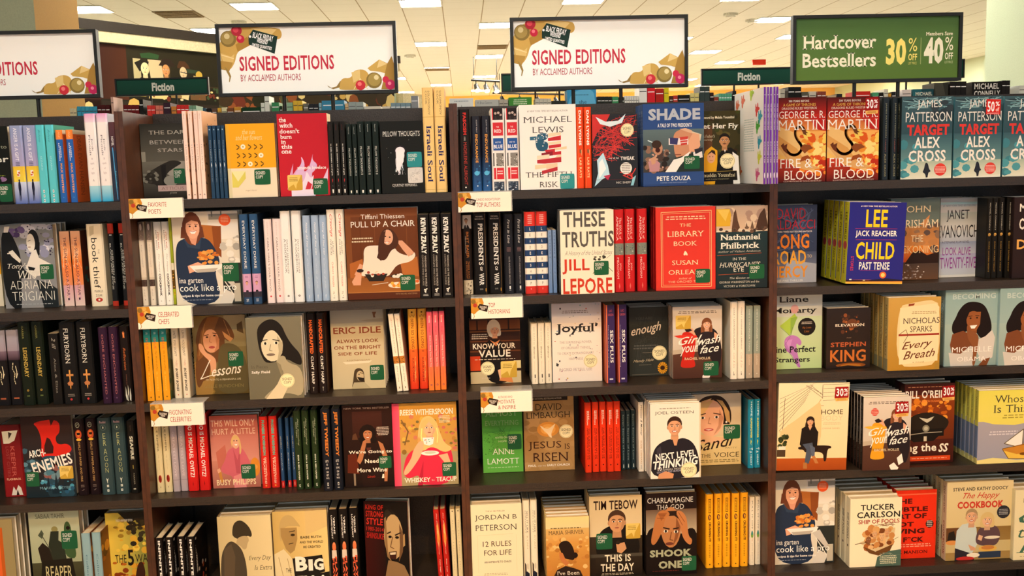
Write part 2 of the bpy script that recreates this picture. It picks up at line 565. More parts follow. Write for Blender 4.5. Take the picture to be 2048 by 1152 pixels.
def spines(row, key, xs, yt, y, label, sc, cc=None, hard=True, lean=0.0, W=None, mat='print', yaw=0.0, back_c=None, back_art=None, cover_art=None, maxT=None):
    """books standing spine out; xs are picture columns of each foot"""
    n = len(xs)
    z = shelf_z(row, xs[0][0])
    Y = depth_of(row, sum(xs[0]) / 2, y)
    X = [in_bay(x_at(a, Y, z), x_at(b, Y, z)) for a, b in xs]
    T = min(sum(b - a for a, b in X) / n, 1.04 * min(b - a for a, b in X), min([(X[i + 1][0] + X[i + 1][1] - X[i][0] - X[i][1]) / 2 for i in range(n - 1)] or [1])) - 0.0008
    if maxT:
        T = min(T, maxT)
    H = z_at(yt, X[0][0], Y) - z
    H /= math.cos(math.radians(lean))
    W = W or min(0.70 * H, BACK_Y - 0.004 - Y)
    W = min(W, BACK_Y - 0.004 - Y)
    first = make_book(T, W, H, hard, sc, cc or sc, back_c, ART_SPINE.get(key), cover_art or ART_COVER.get(key), back_art, (), mat)
    for i, (a, b) in enumerate(X):
        r = first if i == 0 else copy_thing(first)
        r.location = ((a + b) / 2 - T / 2, Y + (0.0025 * (i % 3) if n > 1 else 0), z + 0.0009)
        r.rotation_euler = (0, math.radians(-lean), math.radians(yaw))
        tag(r, ((ORD[n][i] + ' ') if n > 1 else '') + label, 'book', ('copies of ' + label)[:80] if n > 1 else None)
    return first

def facing(row, key, x0, x1, yt, y, label, sc='444', cc='666', T=0.03, n=1, hard=True, stickers=(), roll=0.0, yaw=0.0, mat='print', spine=None, gap=0.0008, H=None):
    """books standing cover out, n copies one behind another"""
    z = shelf_z(row, x0)
    Y = depth_of(row, (x0 + x1) / 2, y)
    X0, X1 = in_bay(x_at(x0, Y, z), x_at(x1, Y, z))
    W = X1 - X0
    H = H or (z_at(yt, X0, Y) - z)
    room = BACK_Y - 0.003 - Y
    if T * n + gap * n > room:
        T = room / n - gap
    first = make_book(T, W, H, hard, sc, cc, None, ART_SPINE.get(spine or key), ART_COVER.get(key), None, stickers, mat)
    for i in range(n):
        if i == 0:
            r = first
        else:
            r = first.copy(); COL.objects.link(r)
            for ch in first.children:
                if ch.name.startswith('sticker'):
                    continue
                c = ch.copy(); COL.objects.link(c); c.parent = r
        r.location = (X0, Y + T + i * (T + gap), z + 0.0009 + max(0, W * math.sin(math.radians(-roll))))
        r.rotation_euler = (math.radians(roll), 0, math.radians(-90 + yaw))
        lab = label if i == 0 else BACKS[i - 1] + ' ' + label
        w_ = lab.split()
        tag(r, ' '.join(w_[:16]), 'book', ('stack of ' + label)[:80] if n > 1 else None)
    return first
# ---------------------------------------------------------------- the room
CEIL = 4.0
PIT = 0.61
GX0 = -0.53 - PIT / 2                     # a tile joint
def ceiling_mat():
    m, nt, b = new_mat('mineral_fibre_ceiling_tiles')
    tc = nt.nodes.new('ShaderNodeTexCoord')
    sep = nt.nodes.new('ShaderNodeSeparateXYZ')
    nt.links.new(tc.outputs['Object'], sep.inputs[0])
    def joint(sock, off, wid, pitch):
        a = nt.nodes.new('ShaderNodeMath'); a.operation = 'ADD'; a.inputs[1].default_value = -off + 1000 * pitch
        nt.links.new(sock, a.inputs[0])
        w = nt.nodes.new('ShaderNodeMath'); w.operation = 'MODULO'; w.inputs[1].default_value = pitch
        nt.links.new(a.outputs[0], w.inputs[0])
        l = nt.nodes.new('ShaderNodeMath'); l.operation = 'LESS_THAN'; l.inputs[1].default_value = wid
        nt.links.new(w.outputs[0], l.inputs[0])
        return l.outputs[0]
    jx = joint(sep.outputs['X'], GX0, 0.016, PIT)
    jy = joint(sep.outputs['Y'], 14.8, 0.012, PIT)
    jy2 = nt.nodes.new('ShaderNodeMath'); jy2.operation = 'MULTIPLY'; jy2.inputs[1].default_value = 0.35
    nt.links.new(jy, jy2.inputs[0])
    mx = nt.nodes.new('ShaderNodeMath'); mx.operation = 'MAXIMUM'
    nt.links.new(jx, mx.inputs[0]); nt.links.new(jy2.outputs[0], mx.inputs[1])
    n = noise_bump(nt, b, 40, 0.15, 0.002)
    mix = nt.nodes.new('ShaderNodeMix'); mix.data_type = 'RGBA'
    mix.inputs[6].default_value = (0.78, 0.73, 0.61, 1)
    mix.inputs[7].default_value = (0.36, 0.27, 0.15, 1)
    nt.links.new(mx.outputs[0], mix.inputs[0])
    nt.links.new(mix.outputs[2], b.inputs['Base Color'])
    b.inputs['Roughness'].default_value = 0.9
    return m
MAT['ceiling'] = ceiling_mat()
MAT['wall_paint'] = flat_mat('pale_plaster_paint', 'b9c3a4', 0.85, 0, 150, 0.06, 0.25)
MAT['warm_lit_side'] = flat_mat('plaster_painted_warm_light', '98702f', 0.85, 0, 150, 0.06, 0.25)  # warm light on the left pillar's side, painted in as ochre
MAT['far_paint'] = flat_mat('warm_far_wall_paint', 'd9a85a', 0.85, 0, 60, 0.05, 0.1)
MAT['carpet'] = flat_mat('grey_brown_carpet', '8f877a', 0.95, 0, 120, 0.25, 0.3)
MAT['bounce_floor'] = flat_mat('warm_bounce_floor', 'e0a050', 0.45, 0, 20, 0.12, 0.05)  # made-up floor tone, chosen for its warm bounce light
MAT['rail'] = flat_mat('dark_crown_wood', '2b2013', 0.5)
MAT['mould'] = flat_mat('cream_moulding', 'd8c79a', 0.6)
MAT['white_metal'] = flat_mat('white_fixture_metal', 'd9d4c4', 0.5)
MAT['vent'] = flat_mat('bronze_grille', '7a6238', 0.6, 0, 90, 0.5, 0.4)
MAT['diffuser'] = glow_mat('lit_diffuser', (1.0, 0.95, 0.86), PANEL_LIGHT)
MAT['spot'] = glow_mat('lit_spot_lens', (1.0, 0.62, 0.22), WARM_LIGHT)

def struct(o):
    o['kind'] = 'structure'
    return o
m = MB(); m.box(-9, 13, 2.0, 34.2, -0.1, 0); struct(m.build('floor', 'carpet'))
m = MB(); m.box(-9, 13, -5, 1.999, -0.1, 0); struct(m.build('floor_aisle', 'bounce_floor'))  # unseen strip, added to reflect warm light onto the lower shelves
m = MB(); m.box(-9, 13, -5, 34.2, CEIL, CEIL + 0.1); struct(m.build('ceiling', 'ceiling'))
m = MB(); m.box(-9, 13, 34.0, 34.2, 0, CEIL); struct(m.build('wall_back', 'far_paint'))
m = MB(); m.box(-9.2, -9, -5, 34.2, 0, CEIL); struct(m.build('wall_left', 'wall_paint'))
m = MB(); m.box(13, 13.2, -5, 34.2, 0, CEIL); struct(m.build('wall_right', 'wall_paint'))

def pillar(name, x0, x1, y0, y1, side):
    m = MB()
    a = [(x0, y0), (x1, y0), (x1, y1), (x0, y1)]
    for i in range(4):
        (p, q), (r, s) = a[i], a[(i + 1) % 4]
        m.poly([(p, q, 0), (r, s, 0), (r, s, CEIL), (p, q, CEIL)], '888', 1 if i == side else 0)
    m.build(name, ['wall_paint', 'warm_lit_side'])['kind'] = 'structure'
XL = x_at(55, 5.95, 3.0)
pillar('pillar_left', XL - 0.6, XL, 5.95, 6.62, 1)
XR = x_at(1971, 6.95, 2.4)
pillar('pillar_right', XR, XR + 0.6, 6.3, 6.95, -1)

# the slanting partition with its painted frieze
P0, P1 = Vector((-3.30, 7.88, 0)), Vector((-0.72, 11.36, 0))
PD = (P1 - P0).normalized(); PN = Vector((PD.y, -PD.x, 0))
PL = (P1 - P0).length
def slab(mb, s0, s1, t0, t1, z0, z1):
    A = [P0 + PD * s0 + PN * t0, P0 + PD * s1 + PN * t0, P0 + PD * s1 + PN * t1, P0 + PD * s0 + PN * t1]
    lo = [(p.x, p.y, z0) for p in A]; hi = [(p.x, p.y, z1) for p in A]
    mb.poly(lo[::-1], '888'); mb.poly(hi, '888')
    for i in range(4):
        j = (i + 1) % 4
        mb.poly([lo[i], lo[j], hi[j], hi[i]], '888')
m = MB(); slab(m, -1.5, PL, -0.2, 0, 0, 2.72); struct(m.build('wall_partition', 'wall_paint'))
m = MB(); slab(m, -1.5, PL + 0.03, -0.22, 0.06, 2.78, 2.86); struct(m.build('trim_1', 'rail'))
m = MB(); slab(m, -1.5, PL + 0.02, -0.21, 0.05, 2.69, 2.779); struct(m.build('trim_2', 'mould'))
MURAL = """r 0 0 100 100 2b2411 1d180b;h 0 0 22 100 3a1a0e 4a2410
p 2d4a26 33 12 41 9 49 12 48 20 34 20;p b9a878 27 22 33 22 33 62 27 66
p c9b183 39 22 53 22 52 60 41 62;p 4a3a1e 50 20 58 20 57 60 52 62
p 1f1a10 28 30 33 24 40 26 39 36 32 46;f 36.5 40 3.4 e3cf96 241c10 U;p 2a2012 27 66 33 56 41 60 45 66
p 2b1c12 49 28 52 18 58 18 61 26 62 32 48 32;f 54 40 3.2 c98a50 2a1c10 U;p 1a140b 45 66 48 58 54 54 60 56 64 66;p d9cfa8 55 56 57 55 57 66 55 66
p 4a2c14 64 30 66 20 71 20 74 27 75 33 64 34;f 69 42 3.2 d8b98a 2a1c10 U;p 15110a 62 66 65 60 70 56 76 60 80 66;p d9cfa8 69 58 71 57 72 64
s 2a2a20 0.6 66.5 41 72 43;p 31402b 72 34 84 36 84 42 73 42;d 83 45 3 c7a03f;p b59b62 78 46 88 52 86 64 77 60
r 24 66 100 69 3a2a18;p b9a24f 26 70 34 70 36 92 24 92;p d8bd7a 40 72 52 72 55 95 38 95;p 8a6a3c 56 70 66 70 68 92 57 92
p e0c089 68 72 74 76 72 95 66 92;p 6a4a2a 74 70 88 70 88 94 74 94;k 40 3 20 70 100 96 0.6 1.8 d8bd7a,6a2a18,e8cf96,3a4a2a,8a4a22"""
def along(px):
    d = ray(px, 150)                                  # where the sight line crosses the partition
    k = (P0.x * PD.y - P0.y * PD.x) / (d.x * PD.y - d.y * PD.x)
    return (d.x * k - P0.x) * PD.x + (d.y * k - P0.y) * PD.y
SA, SB = along(196), along(432)
MH = 0.70
z1 = 2.685; z0 = z1 - MH
S1 = PL - 0.05
mb = MB()
def frieze(s0, s1, art, st, MH=MH):
    o0 = P0 + PD * s0 + PN * 0.016
    lay(mb, parse(art, (s1 - s0) / MH), (o0.x, o0.y, z1), PD * (s1 - s0), (0, 0, -MH), PN, start=st)
frieze(SA - 0.9, SA, "h 0 0 100 100 241a0e 3a1a0e", 1)
frieze(SA, SB, MURAL, 2, 0.45)
frieze(SA - 0.9, SB, 'p 2b2015 0 66 100 66 100 100 0 100;k 30 9 0 70 100 98 1 3 d8bd7a,6a2a18,c8a050,4a3a2a,8a4a22', 1)
frieze(SB, S1, "r 0 0 100 100 2b2411 3a2814;k 60 5 0 40 100 100 1 4 d8bd7a,6a2a18,e8cf96,4a4a2a,8a4a22,c8a050;k 20 8 0 0 100 60 2 5 3a2a16,4a2a14,22200f", 2)
a = [P0 + PD * (SA - 0.9) + PN * 0.001, P0 + PD * S1 + PN * 0.001, P0 + PD * S1 + PN * 0.016, P0 + PD * (SA - 0.9) + PN * 0.016]
for i in range(4):
    j = (i + 1) % 4
    mb.poly([(a[i].x, a[i].y, z0), (a[j].x, a[j].y, z0), (a[j].x, a[j].y, z1), (a[i].x, a[i].y, z1)], '1d180b')
mb.poly([(p.x, p.y, z1) for p in a], '1d180b')
tag(mb.build('mural', 'board'), 'dark painted frieze of men in hats at a cafe, high on the slanting wall', 'mural')
# the pale bulkhead where the partition ends
m = MB(); slab(m, PL + 0.06, PL + 0.5, -0.35, 0.05, 0, 2.45); struct(m.build('trim_3', 'mould'))

# ---------------------------------------------------------------- ceiling fixtures
def fixture(label, group, x, y):
    root = empty('ceiling_light', (x, y, CEIL))
    h = PIT / 2
    f = MB()
    for s in (-1, 1):
        f.box(-h, h, s * h - 0.012, s * h + 0.012, -0.014, -0.001)
        f.box(s * h - 0.012, s * h + 0.012, -h + 0.0121, h - 0.0121, -0.014, -0.001)
    f.build('frame', 'white_metal', root)
    d = MB(); d.box(-h + 0.013, h - 0.013, -h + 0.013, h - 0.013, -0.006, -0.002); d.build('diffuser', 'diffuser', root)
    return tag(root, label, 'ceiling light', group)
light0 = fixture('square ceiling light panel in the tiles behind the shop signs', 'square ceiling light panels', 0, 14.8)
used = False
NTH = ('first', 'second', 'third', 'fourth', 'fifth', 'sixth', 'seventh', 'eighth', 'ninth', 'tenth')
rows_y = [-2.0, 0.4, 2.8, 7.6] + [14.8 + 2.4 * k for k in range(8)]
for r_, y in enumerate(rows_y):
    odd = (round((y - 14.8) / 2.4) % 2)
    unseen_row = 5 < y < 12
    seat = 0
    for j in range(-4, 6):
        x = -0.53 + 2.4 * j + (1.2 if odd else 0)
        if not -8.6 < x < 12.6 or (y < 5 and abs(x) > 4):
            continue
        if y < 5 and j % 2:
            continue
        if unseen_row and not -4.5 < x < 5.5:
            continue
        if y > 12:
            q = 1024 + FOCAL_PX * (Vector((x, y, CEIL - CAM_H)).dot(RGT)) / (Vector((x, y, CEIL - CAM_H)).dot(FWD))
            if not -60 < q < 2110:
                continue
        o = light0 if not used else copy_thing(light0)
        used = True
        o.location = (x, y, CEIL)
        if y > 12:
            o['label'] = 'square ceiling light panel, %s row from the aisle, %s from the left' % (NTH[r_ - 4], NTH[seat])
            seat += 1
        if y < 5:
            o['label'] = 'square ceiling light panel over the aisle in front of the bookcases'; o['group'] = 'aisle light panels'
        elif unseen_row:
            o['label'] = 'square ceiling light panel above the next aisle, behind the dark bookcases'; o['group'] = 'next aisle light panels'
def vent(px, py, lab, grp=None):
    d = ray(px, py); k = (CEIL - CAM_H) / d.z
    x, y = d.x * k, d.y * k
    x = GX0 + PIT * (round((x - GX0) / PIT - 0.5) + 0.5); y = 14.8 + PIT * round((y - 14.8) / PIT)
    root = empty('ceiling_vent', (x, y, CEIL))
    f = MB(); h = PIT / 2
    f.box(-h, h, -h, h, -0.012, -0.001)
    f.build('frame', 'vent', root)
    for i in range(5):
        g = MB(); yy = -0.22 + 0.11 * i
        g.box(-h + 0.03, h - 0.03, yy - 0.03, yy + 0.03, -0.022, -0.0125); g.build('slat', 'vent', root)
    tag(root, lab, 'ceiling vent')
vent(370, 28, 'bronze ceiling vent grille above the dark frieze')
vent(993, 92, 'bronze ceiling vent grille left of the middle signed editions sign')
vent(872, 138, 'small far ceiling vent grille above the two tall cream books')
def smoke(px, py, lab):
    d = ray(px, py); k = (CEIL - CAM_H) / d.z
    root = MB()
    x, y = d.x * k, d.y * k
    root.tube((0, 0, -0.001), (0, 0, -0.04), 0.12, n=16); root.tube((0, 0, -0.04), (0, 0, -0.06), 0.08, n=16)
    tag(root.build('smoke_detector', 'white_metal', None, (x, y, CEIL)), lab, 'smoke detector')
smoke(478, 43, 'round smoke detector on the ceiling above the left signed editions sign')
smoke(1461, 27, 'round smoke detector on the ceiling below a light panel, right of the middle sign')
smoke(1505, 39, 'second round detector on the ceiling, nearer the green sale sign')
smoke(820, 110, 'small dark disc on the ceiling right of the left signed editions sign')
def track(px0, px1, py, Y, n, lab):
    p, q = on_y(px0, py, Y), on_y(px1, py + 3, Y)
    root = empty('track_light', p)
    b = MB(); d = q - p
    b.tube((0, 0, 0), d, 0.025); b.build('track', 'black_metal', root)
    for t in (0.1, 0.9):
        s = MB(); s.tube(d * t + Vector((0, 0, 0.02)), d * t + Vector((0, 0, CEIL - p.z)), 0.008); s.build('hanger', 'black_metal', root)
    for i in range(n):
        c = d * ((i + 0.5) / n)
        h = MB(); h.tube(c, c + Vector((0, 0, -0.12)), 0.012); h.tube(c + Vector((0.03, -0.04, -0.22)), c + Vector((0, 0.06, -0.1)), 0.07, r2=0.05)
        k = h.build('lamp_head', 'black_metal', root)
        l = MB(); l.tube(c + Vector((0.032, -0.046, -0.228)), c + Vector((0.031, -0.043, -0.224)), 0.06); l.build('lens', 'spot', k)
    tag(root, lab, 'track light')
track(942, 1000, 160, 22.0, 3, 'black ceiling track with three spot heads left of the middle sign')
track(985, 1128, 186, 26.0, 4, 'long far ceiling track with spot heads below the middle sign')
for x, y, e in ((-4, 30, 90), (1.5, 31, 130), (7, 31, 140), (11, 28, 110)):   # warm lamps of the far department
    l = bpy.data.lights.new('far_lamp', 'AREA'); l.energy = e; l.color = (1.0, 0.55, 0.16); l.size = 2.0
    o = bpy.data.objects.new('far_lamp', l); COL.objects.link(o); o.location = (x, y, 3.6)
    o.rotation_euler = (math.radians(35), 0, 0)
# unseen track of warm spots, added to warm the lower shelves
rt = empty('track_light', (0, -0.9, CEIL - 0.25))
b = MB(); b.tube((-2.2, 0, 0), (2.2, 0, 0), 0.022); b.build('track', 'black_metal', rt)
for x in (-1.8, 1.8):
    h = MB(); h.tube((x, 0, 0.02), (x, 0, 0.249), 0.008); h.build('hanger', 'black_metal', rt)
tag(rt, 'added unseen ceiling track with warm spot heads over the aisle', 'track light')
for x in (-0.75, 0.35, 1.45):
    src = Vector((x, -0.9, CEIL - 0.25)); aim = Vector((x, 2.85, 0.42))
    d = (aim - src).normalized()
    h = MB(); h.tube(d * 0.02, d * 0.16, 0.04, r2=0.06); k = h.build('lamp_head', 'black_metal', rt, (x, 0, 0))
    l = bpy.data.lights.new('added_spot_lamp', 'SPOT'); l.energy = SPOT_W; l.color = (1.0, 0.54, 0.18)
    l.spot_size = math.radians(30); l.spot_blend = 0.9; l.shadow_soft_size = 0.06
    o = bpy.data.objects.new('added_spot_lamp', l); COL.objects.link(o)
    o.location = src + d * 0.18
    o.rotation_euler = d.to_track_quat('-Z', 'Y').to_euler()
ex = MB(); p = on_y(1518, 123, 24.0)
ex.box(-0.16, 0.16, -0.03, 0.03, -0.08, 0.08, 'c8301c'); ex.tube((0, 0, 0.08), (0, 0, CEIL - p.z), 0.01, '222222')
tag(ex.build('exit_sign', 'board', None, p), 'tiny red hanging sign under the far ceiling', 'sign')

# ---------------------------------------------------------------- bookcases
def bookcase(x0, x1, lab, row3=0.951, grp=None):
    root = empty('bookcase', ((x0 + x1) / 2, SHELF_Y, 0))
    w = (x1 - x0) / 2
    D = BACK_Y - SHELF_Y
    def part(nm, mat, *bx):
        m = MB(); m.box(*bx); return m.build(nm, mat, root)
    top = 1.778
    part('side_panel', 'post', -w, -w + 0.0115, 0, D + 0.012, 0, top)
    part('side_panel', 'post', w - 0.0115, w, 0, D + 0.012, 0, top)
    part('back_panel', 'case', -w + 0.0118, w - 0.0118, D, D + 0.012, 0.02, top + 0.006)
    for r in (1, 2, 3, 4, 5):
        z = row3 if r == 3 else SHELF_Z[r]
        m = MB()
        m.box(-w + 0.0118, w - 0.0118, 0, D - 0.0003, z - 0.016, z)
        m.box(-w + 0.0118, w - 0.0118, -0.0005, 0.014, z - 0.024, z - 0.0161)
        m.build('shelf', 'case', root)
    part('plinth', 'case', -w + 0.0118, w - 0.0118, 0.02, D - 0.0003, 0, 0.09)
    for s in (-1, 1):
        m = MB(); x = s * (w - 0.055)
        m.box(x - 0.004, x + 0.004, D - 0.0015, D - 0.0004, 0.1, 1.7)
        m.build('shelf_standard', 'black_metal', root)
    return tag(root, lab, 'bookcase', grp)
bookcase(-1.897, -0.9443, 'dark bookcase cut by the left edge, below the pale pillar')
bookcase(-0.9439, -0.0206, 'dark bookcase standing below the left signed editions sign')
bookcase(-0.0202, 0.8952, 'dark bookcase standing below the middle signed editions sign')
bookcase(0.8956, 1.875, 'dark bookcase standing below the green bestseller sign', 0.969)

BY = 5.60
BZ = 1.79
for i, wd in enumerate(('first', 'second', 'third', 'fourth', 'fifth', 'sixth')):
    x0 = -2.35 + 0.95 * i; x1 = x0 + 0.945
    root = empty('background_bookcase', ((x0 + x1) / 2, BY, 0))
    w = (x1 - x0) / 2
    for nm, bx in (('side_panel', (-w, -w + 0.02, 0, 0.30, 0, 1.786)), ('side_panel', (w - 0.02, w, 0, 0.30, 0, 1.786)), ('back_panel', (-w + 0.0202, w - 0.0202, 0.285, 0.30, 0, 1.765)), ('top_board', (-w + 0.0202, w - 0.0202, 0, 0.30, 1.765, BZ)), ('shelf', (-w + 0.0202, w - 0.0202, 0, 0.284, 1.3, 1.32)), ('shelf', (-w + 0.0202, w - 0.0202, 0, 0.284, 0.9, 0.92)), ('shelf', (-w + 0.0202, w - 0.0202, 0, 0.284, 0.5, 0.52))):
        m = MB(); m.box(*bx); m.build(nm, 'tan_case', root)
    tag(root, 'background bookcase across the next aisle, %s from the left, behind the dark ones' % wd, 'bookcase')
# ---------------------------------------------------------------- signs above the cases
GIFT = """r 0 0 100 100 f6f7f2
p c9a355 0 0 34 0 36 9 35.5 17 33 20 31 13 26 11 22 16 17 26 13 32 9.5 38 8 54 4.5 66 0 63;p e2c684 18 2 26 0 33 4 30 12 24 9
p a98238 9 26 16 14 17.5 27 10 37;p dcbc74 0 38 6 44 8 40 7 55 2 58;s f0dca8 0.4 0.5 41 7.5 47;p b48d44 0 50 7 53 4.5 66 0 63
d 5 17 4.6 86703a;d 4.6 16 3.6 a48c4e;d 4.3 13 1.6 d8c894;d 10 4.5 3.1 b02a3c;d 9.6 3.4 1.6 d84a5a;d 12 17.5 2.3 c02842;d 11.7 15.5 1 ec7a8c
p 1a332c 16.6 14 19.5 3.5 33.4 14.5 31.2 41 16.6 26;d 17.6 14 0.7 fff
a b fff 25 15 11.8 9 13 BLACK FRIDAY;a b fff 24.4 22 6.2 6 13 WEEKEND;a b fff 24 30 11.4 6 13 LIMITED QUANTITIES
p 9a7f45 2 59 4.4 66 5.4 74 4.4 83 4 82 4.4 75 3 67
t b c23246 10.6 44 65.2 66.5 SIGNED EDITIONS;t n b0404c 10.9 72 45.6 82.2 BY ACCLAIMED AUTHORS
p 8f7440 60.6 91 63 95 66 93 68.5 84 69 94 64 97 61.5 94;p c9a355 67.5 95 69 80 75 81 76 69 83 67 86 80 84 99 68 99;p e0c480 75 72 80 68 80 82 76 88
p cba656 84.5 66 91.5 53 99 63 98 78 92 72 86 70;p e6cc8c 91.5 53 96 60 90 66;p a8823c 96 60 98.8 48 100 60 100 99 92 99;s f0dca8 0.4 80 82 76 98;s f0dca8 0.4 80 82 84 98
d 80 92 2.9 c8303c;d 79.5 90 1.2 ee7a78;d 88 85 4.6 86703a;d 88.2 84 3.7 a8904e;d 89.4 80.5 1.4 e8d8a4;d 94.8 84 1.9 d0304a;d 97.4 92 2.9 c22a5c;d 97 90 1 f08aa0"""
SALE = """r 0 0 100 100 4c7040 5c7834
t S f4edd0 4.5 27 49.5 49.5 Hardcover;t S f4edd0 4.5 56 49.5 79 Bestsellers
t x f6e37a 55.6 34 68 77.5 30;t n f6e37a 69.4 34 74.8 56 %;t b f6e37a 69.4 59.5 74.8 70.5 OFF;t n d8cc70 69.4 73 74.6 77 LIST PRICE
r 76.9 34 77.2 77 b0b878
t S f4edd0 80 25 96.6 31 Members Save
t x f4edd0 79 33.5 91 77 40;t n f4edd0 92 33.5 97 55.5 %;t b f4edd0 92 59 97 70 OFF;t n c8cc98 92 72.5 97 76.5 LIST PRICE"""
FICTION = "r 0 0 100 100 1c5142 164438;t x e4e8dc 38.5 22 63 80 Fiction"

def sign(name, px0, py0, px1, py1, Y, art, poles, lab, bar=0.010, foot=1.70, cat='sign', grp=None):
    """a framed board on thin poles; (px0, py0)-(px1, py1) its picture corners top left and bottom right"""
    a, b = on_y(px0, py0, Y), on_y(px1, py1, Y)
    W, H = b.x - a.x, a.z - b.z
    root = empty(name, (a.x + W / 2, Y, b.z))
    w = W / 2
    f = MB()
    f.box(-w, w, -0.012, 0.012, H - bar, H, '14140e'); f.box(-w, w, -0.012, 0.012, 0, bar, '14140e')
    f.box(-w, -w + bar, -0.012, 0.012, bar + 1e-4, H - bar - 1e-4, '14140e'); f.box(w - bar, w, -0.012, 0.012, bar + 1e-4, H - bar - 1e-4, '14140e')
    f.build('frame', 'black_metal', root)
    m = MB()
    W2, H2 = W - 2 * bar - 0.0002, H - 2 * bar - 0.0002
    m.box(-W2 / 2, W2 / 2, -0.004, 0.006, bar + 1e-4, H - bar - 1e-4, 'dcdcd4')
    lay(m, parse(art, W2 / H2), (-W2 / 2, -0.004, H - bar - 1e-4), (W2, 0, 0), (0, 0, -H2), (0, -1, 0))
    m.build('board', 'board', root)
    for px in poles:
        x = x_at(px, Y, b.z - 0.05) - (a.x + W / 2)
        p = MB(); p.tube((x, 0.0, foot - b.z), (x, 0.0, 0.0), 0.006, '14140e'); p.build('pole', 'black_metal', root)
    return tag(root, lab, cat, grp)
SY = 3.092
sign('promotion_sign', -158, 66, 204, 195, SY, GIFT, (-60, 79), 'white framed holiday sign cut by the left edge, reading signed editions')
sign('promotion_sign', 431, 49.5, 797, 186, SY, GIFT, (570, 667), 'white framed signed editions sign beside the dark painted frieze')
sign('promotion_sign', 1019, 36.5, 1375, 174, SY, GIFT, (1147, 1242), 'white framed signed editions sign standing over the middle bookcase')
sign('promotion_sign', 1584, 32, 1919, 161.5, SY, SALE, (1708, 1795), 'green framed sale sign with percent off numbers over the right bookcase')
FY = BY + 0.24
sign('section_sign', 230, 158, 419, 189, FY, FICTION, (303, 354), 'dark green fiction sign standing before the painted frieze', 0.008, BZ)
sign('section_sign', 1002, 147.5, 1190, 181, FY, FICTION, (1071, 1119), 'dark green section sign mostly hidden behind the middle signed editions sign', 0.008, BZ)
sign('section_sign', 1402, 138, 1590, 168, FY, FICTION, (1468, 1517), 'dark green fiction sign left of the green sale sign', 0.008, BZ)
sign('section_sign', 1739, 122, 1927, 156, FY, FICTION, (1812, 1860), 'dark green section sign hidden behind the green percent off sign', 0.008, BZ)

# ---------------------------------------------------------------- category cards clipped on the shelf edges
CARD = """r 0 0 100 100 f7f1de
p c98a2c 0 0 22 0 25 22 22 50 13 62 6 78 0 70;d 5 16 4.6 8a6a2c;d 13 10 4 d8a850;d 8 34 4 b8402c;d 16 28 3.5 e0b860;s a8702c 1 4 70 6 88 4 98
p 2a1a12 13 42 17 27 34 38 31 68 16 56;a b f2e8d8 24 44 14 10 9 BLACK FRIDAY;a b f2e8d8 23 53 8 7 9 WEEKEND"""
def card(px0, py0, px1, py1, words, lab, zs, Yf=SHELF_Y - 0.006):
    a, b = on_y(px0, py0, Yf), on_y(px1, py1, Yf)
    W, H = b.x - a.x, a.z - b.z
    root = empty('category_card', (a.x, Yf, b.z))
    m = MB()
    m.box(0, W, -0.0012, 0.0004, 0, H, 'f0ead8')
    lay(m, parse(CARD + '\n' + words, W / H), (0, -0.0012, H), (W, 0, 0), (0, 0, -H), (0, -1, 0))
    m.build('printed_card', 'print', root)
    h = MB()                                             # the clear strip that laps over the shelf
    t = zs - b.z
    h.box(0, W + 0.003, 0.0008, 0.0018, 0, max(H, t + 0.0007))
    f0, f1 = in_bay(a.x + 0.001, b.x + 0.003)
    h.box(f0 - a.x, f1 - a.x, 0.0019, 0.060, t + 0.0001, t + 0.0007)
    h.build('clear_holder', 'acrylic', root)
    return tag(root, lab, 'card')
def acrylic():
    m, nt, b = new_mat('clear_acrylic')
    b.inputs['Base Color'].default_value = (0.85, 0.85, 0.8, 1)
    b.inputs['Roughness'].default_value = 0.12
    b.inputs['Alpha'].default_value = 0.28
    noise_bump(nt, b, 8, 0.03)
    return m
MAT['acrylic'] = acrylic()
RC = 'a8382c'
card(257, 398, 367, 434.5, f"t n {RC} 36 20 70 43 FAVORITE;t n {RC} 36 55 59 78 POETS", 'white favorite poets card under the top shelf', 1.53)
card(274, 614, 385, 655, f"t n {RC} 38 26 77 48 CELEBRATED;t n {RC} 38 58 58 80 CHEFS", 'white celebrated chefs card on the second shelf edge', 1.2265)
card(300, 809, 409, 849, f"t n {RC} 36 28 77 50 FASCINATING;t n {RC} 36 60 76 82 CELEBRITIES", 'white fascinating celebrities card on the third shelf edge', 0.951)
card(915.5, 386, 1023, 422, f"t n b0604c 34 30 79 43 CANDID INSIGHTS FROM;t n {RC} 34 52 79 76 TOP AUTHORS", 'white card reading candid insights from top authors', 1.53)
card(941.5, 597, 1045, 634.5, f"t n {RC} 34 24 47 46 TOP;t n {RC} 34 56 76 78 HISTORIANS", 'white top historians card on the second shelf edge', 1.2265)
card(961, 785, 1064, 822, f"t n b0604c 34 20 62 32 AUTHORS WHO;t n {RC} 34 39 66 58 MOTIVATE;t n {RC} 34 66 68 85 & INSPIRE", 'white card reading authors who motivate and inspire', 0.951)

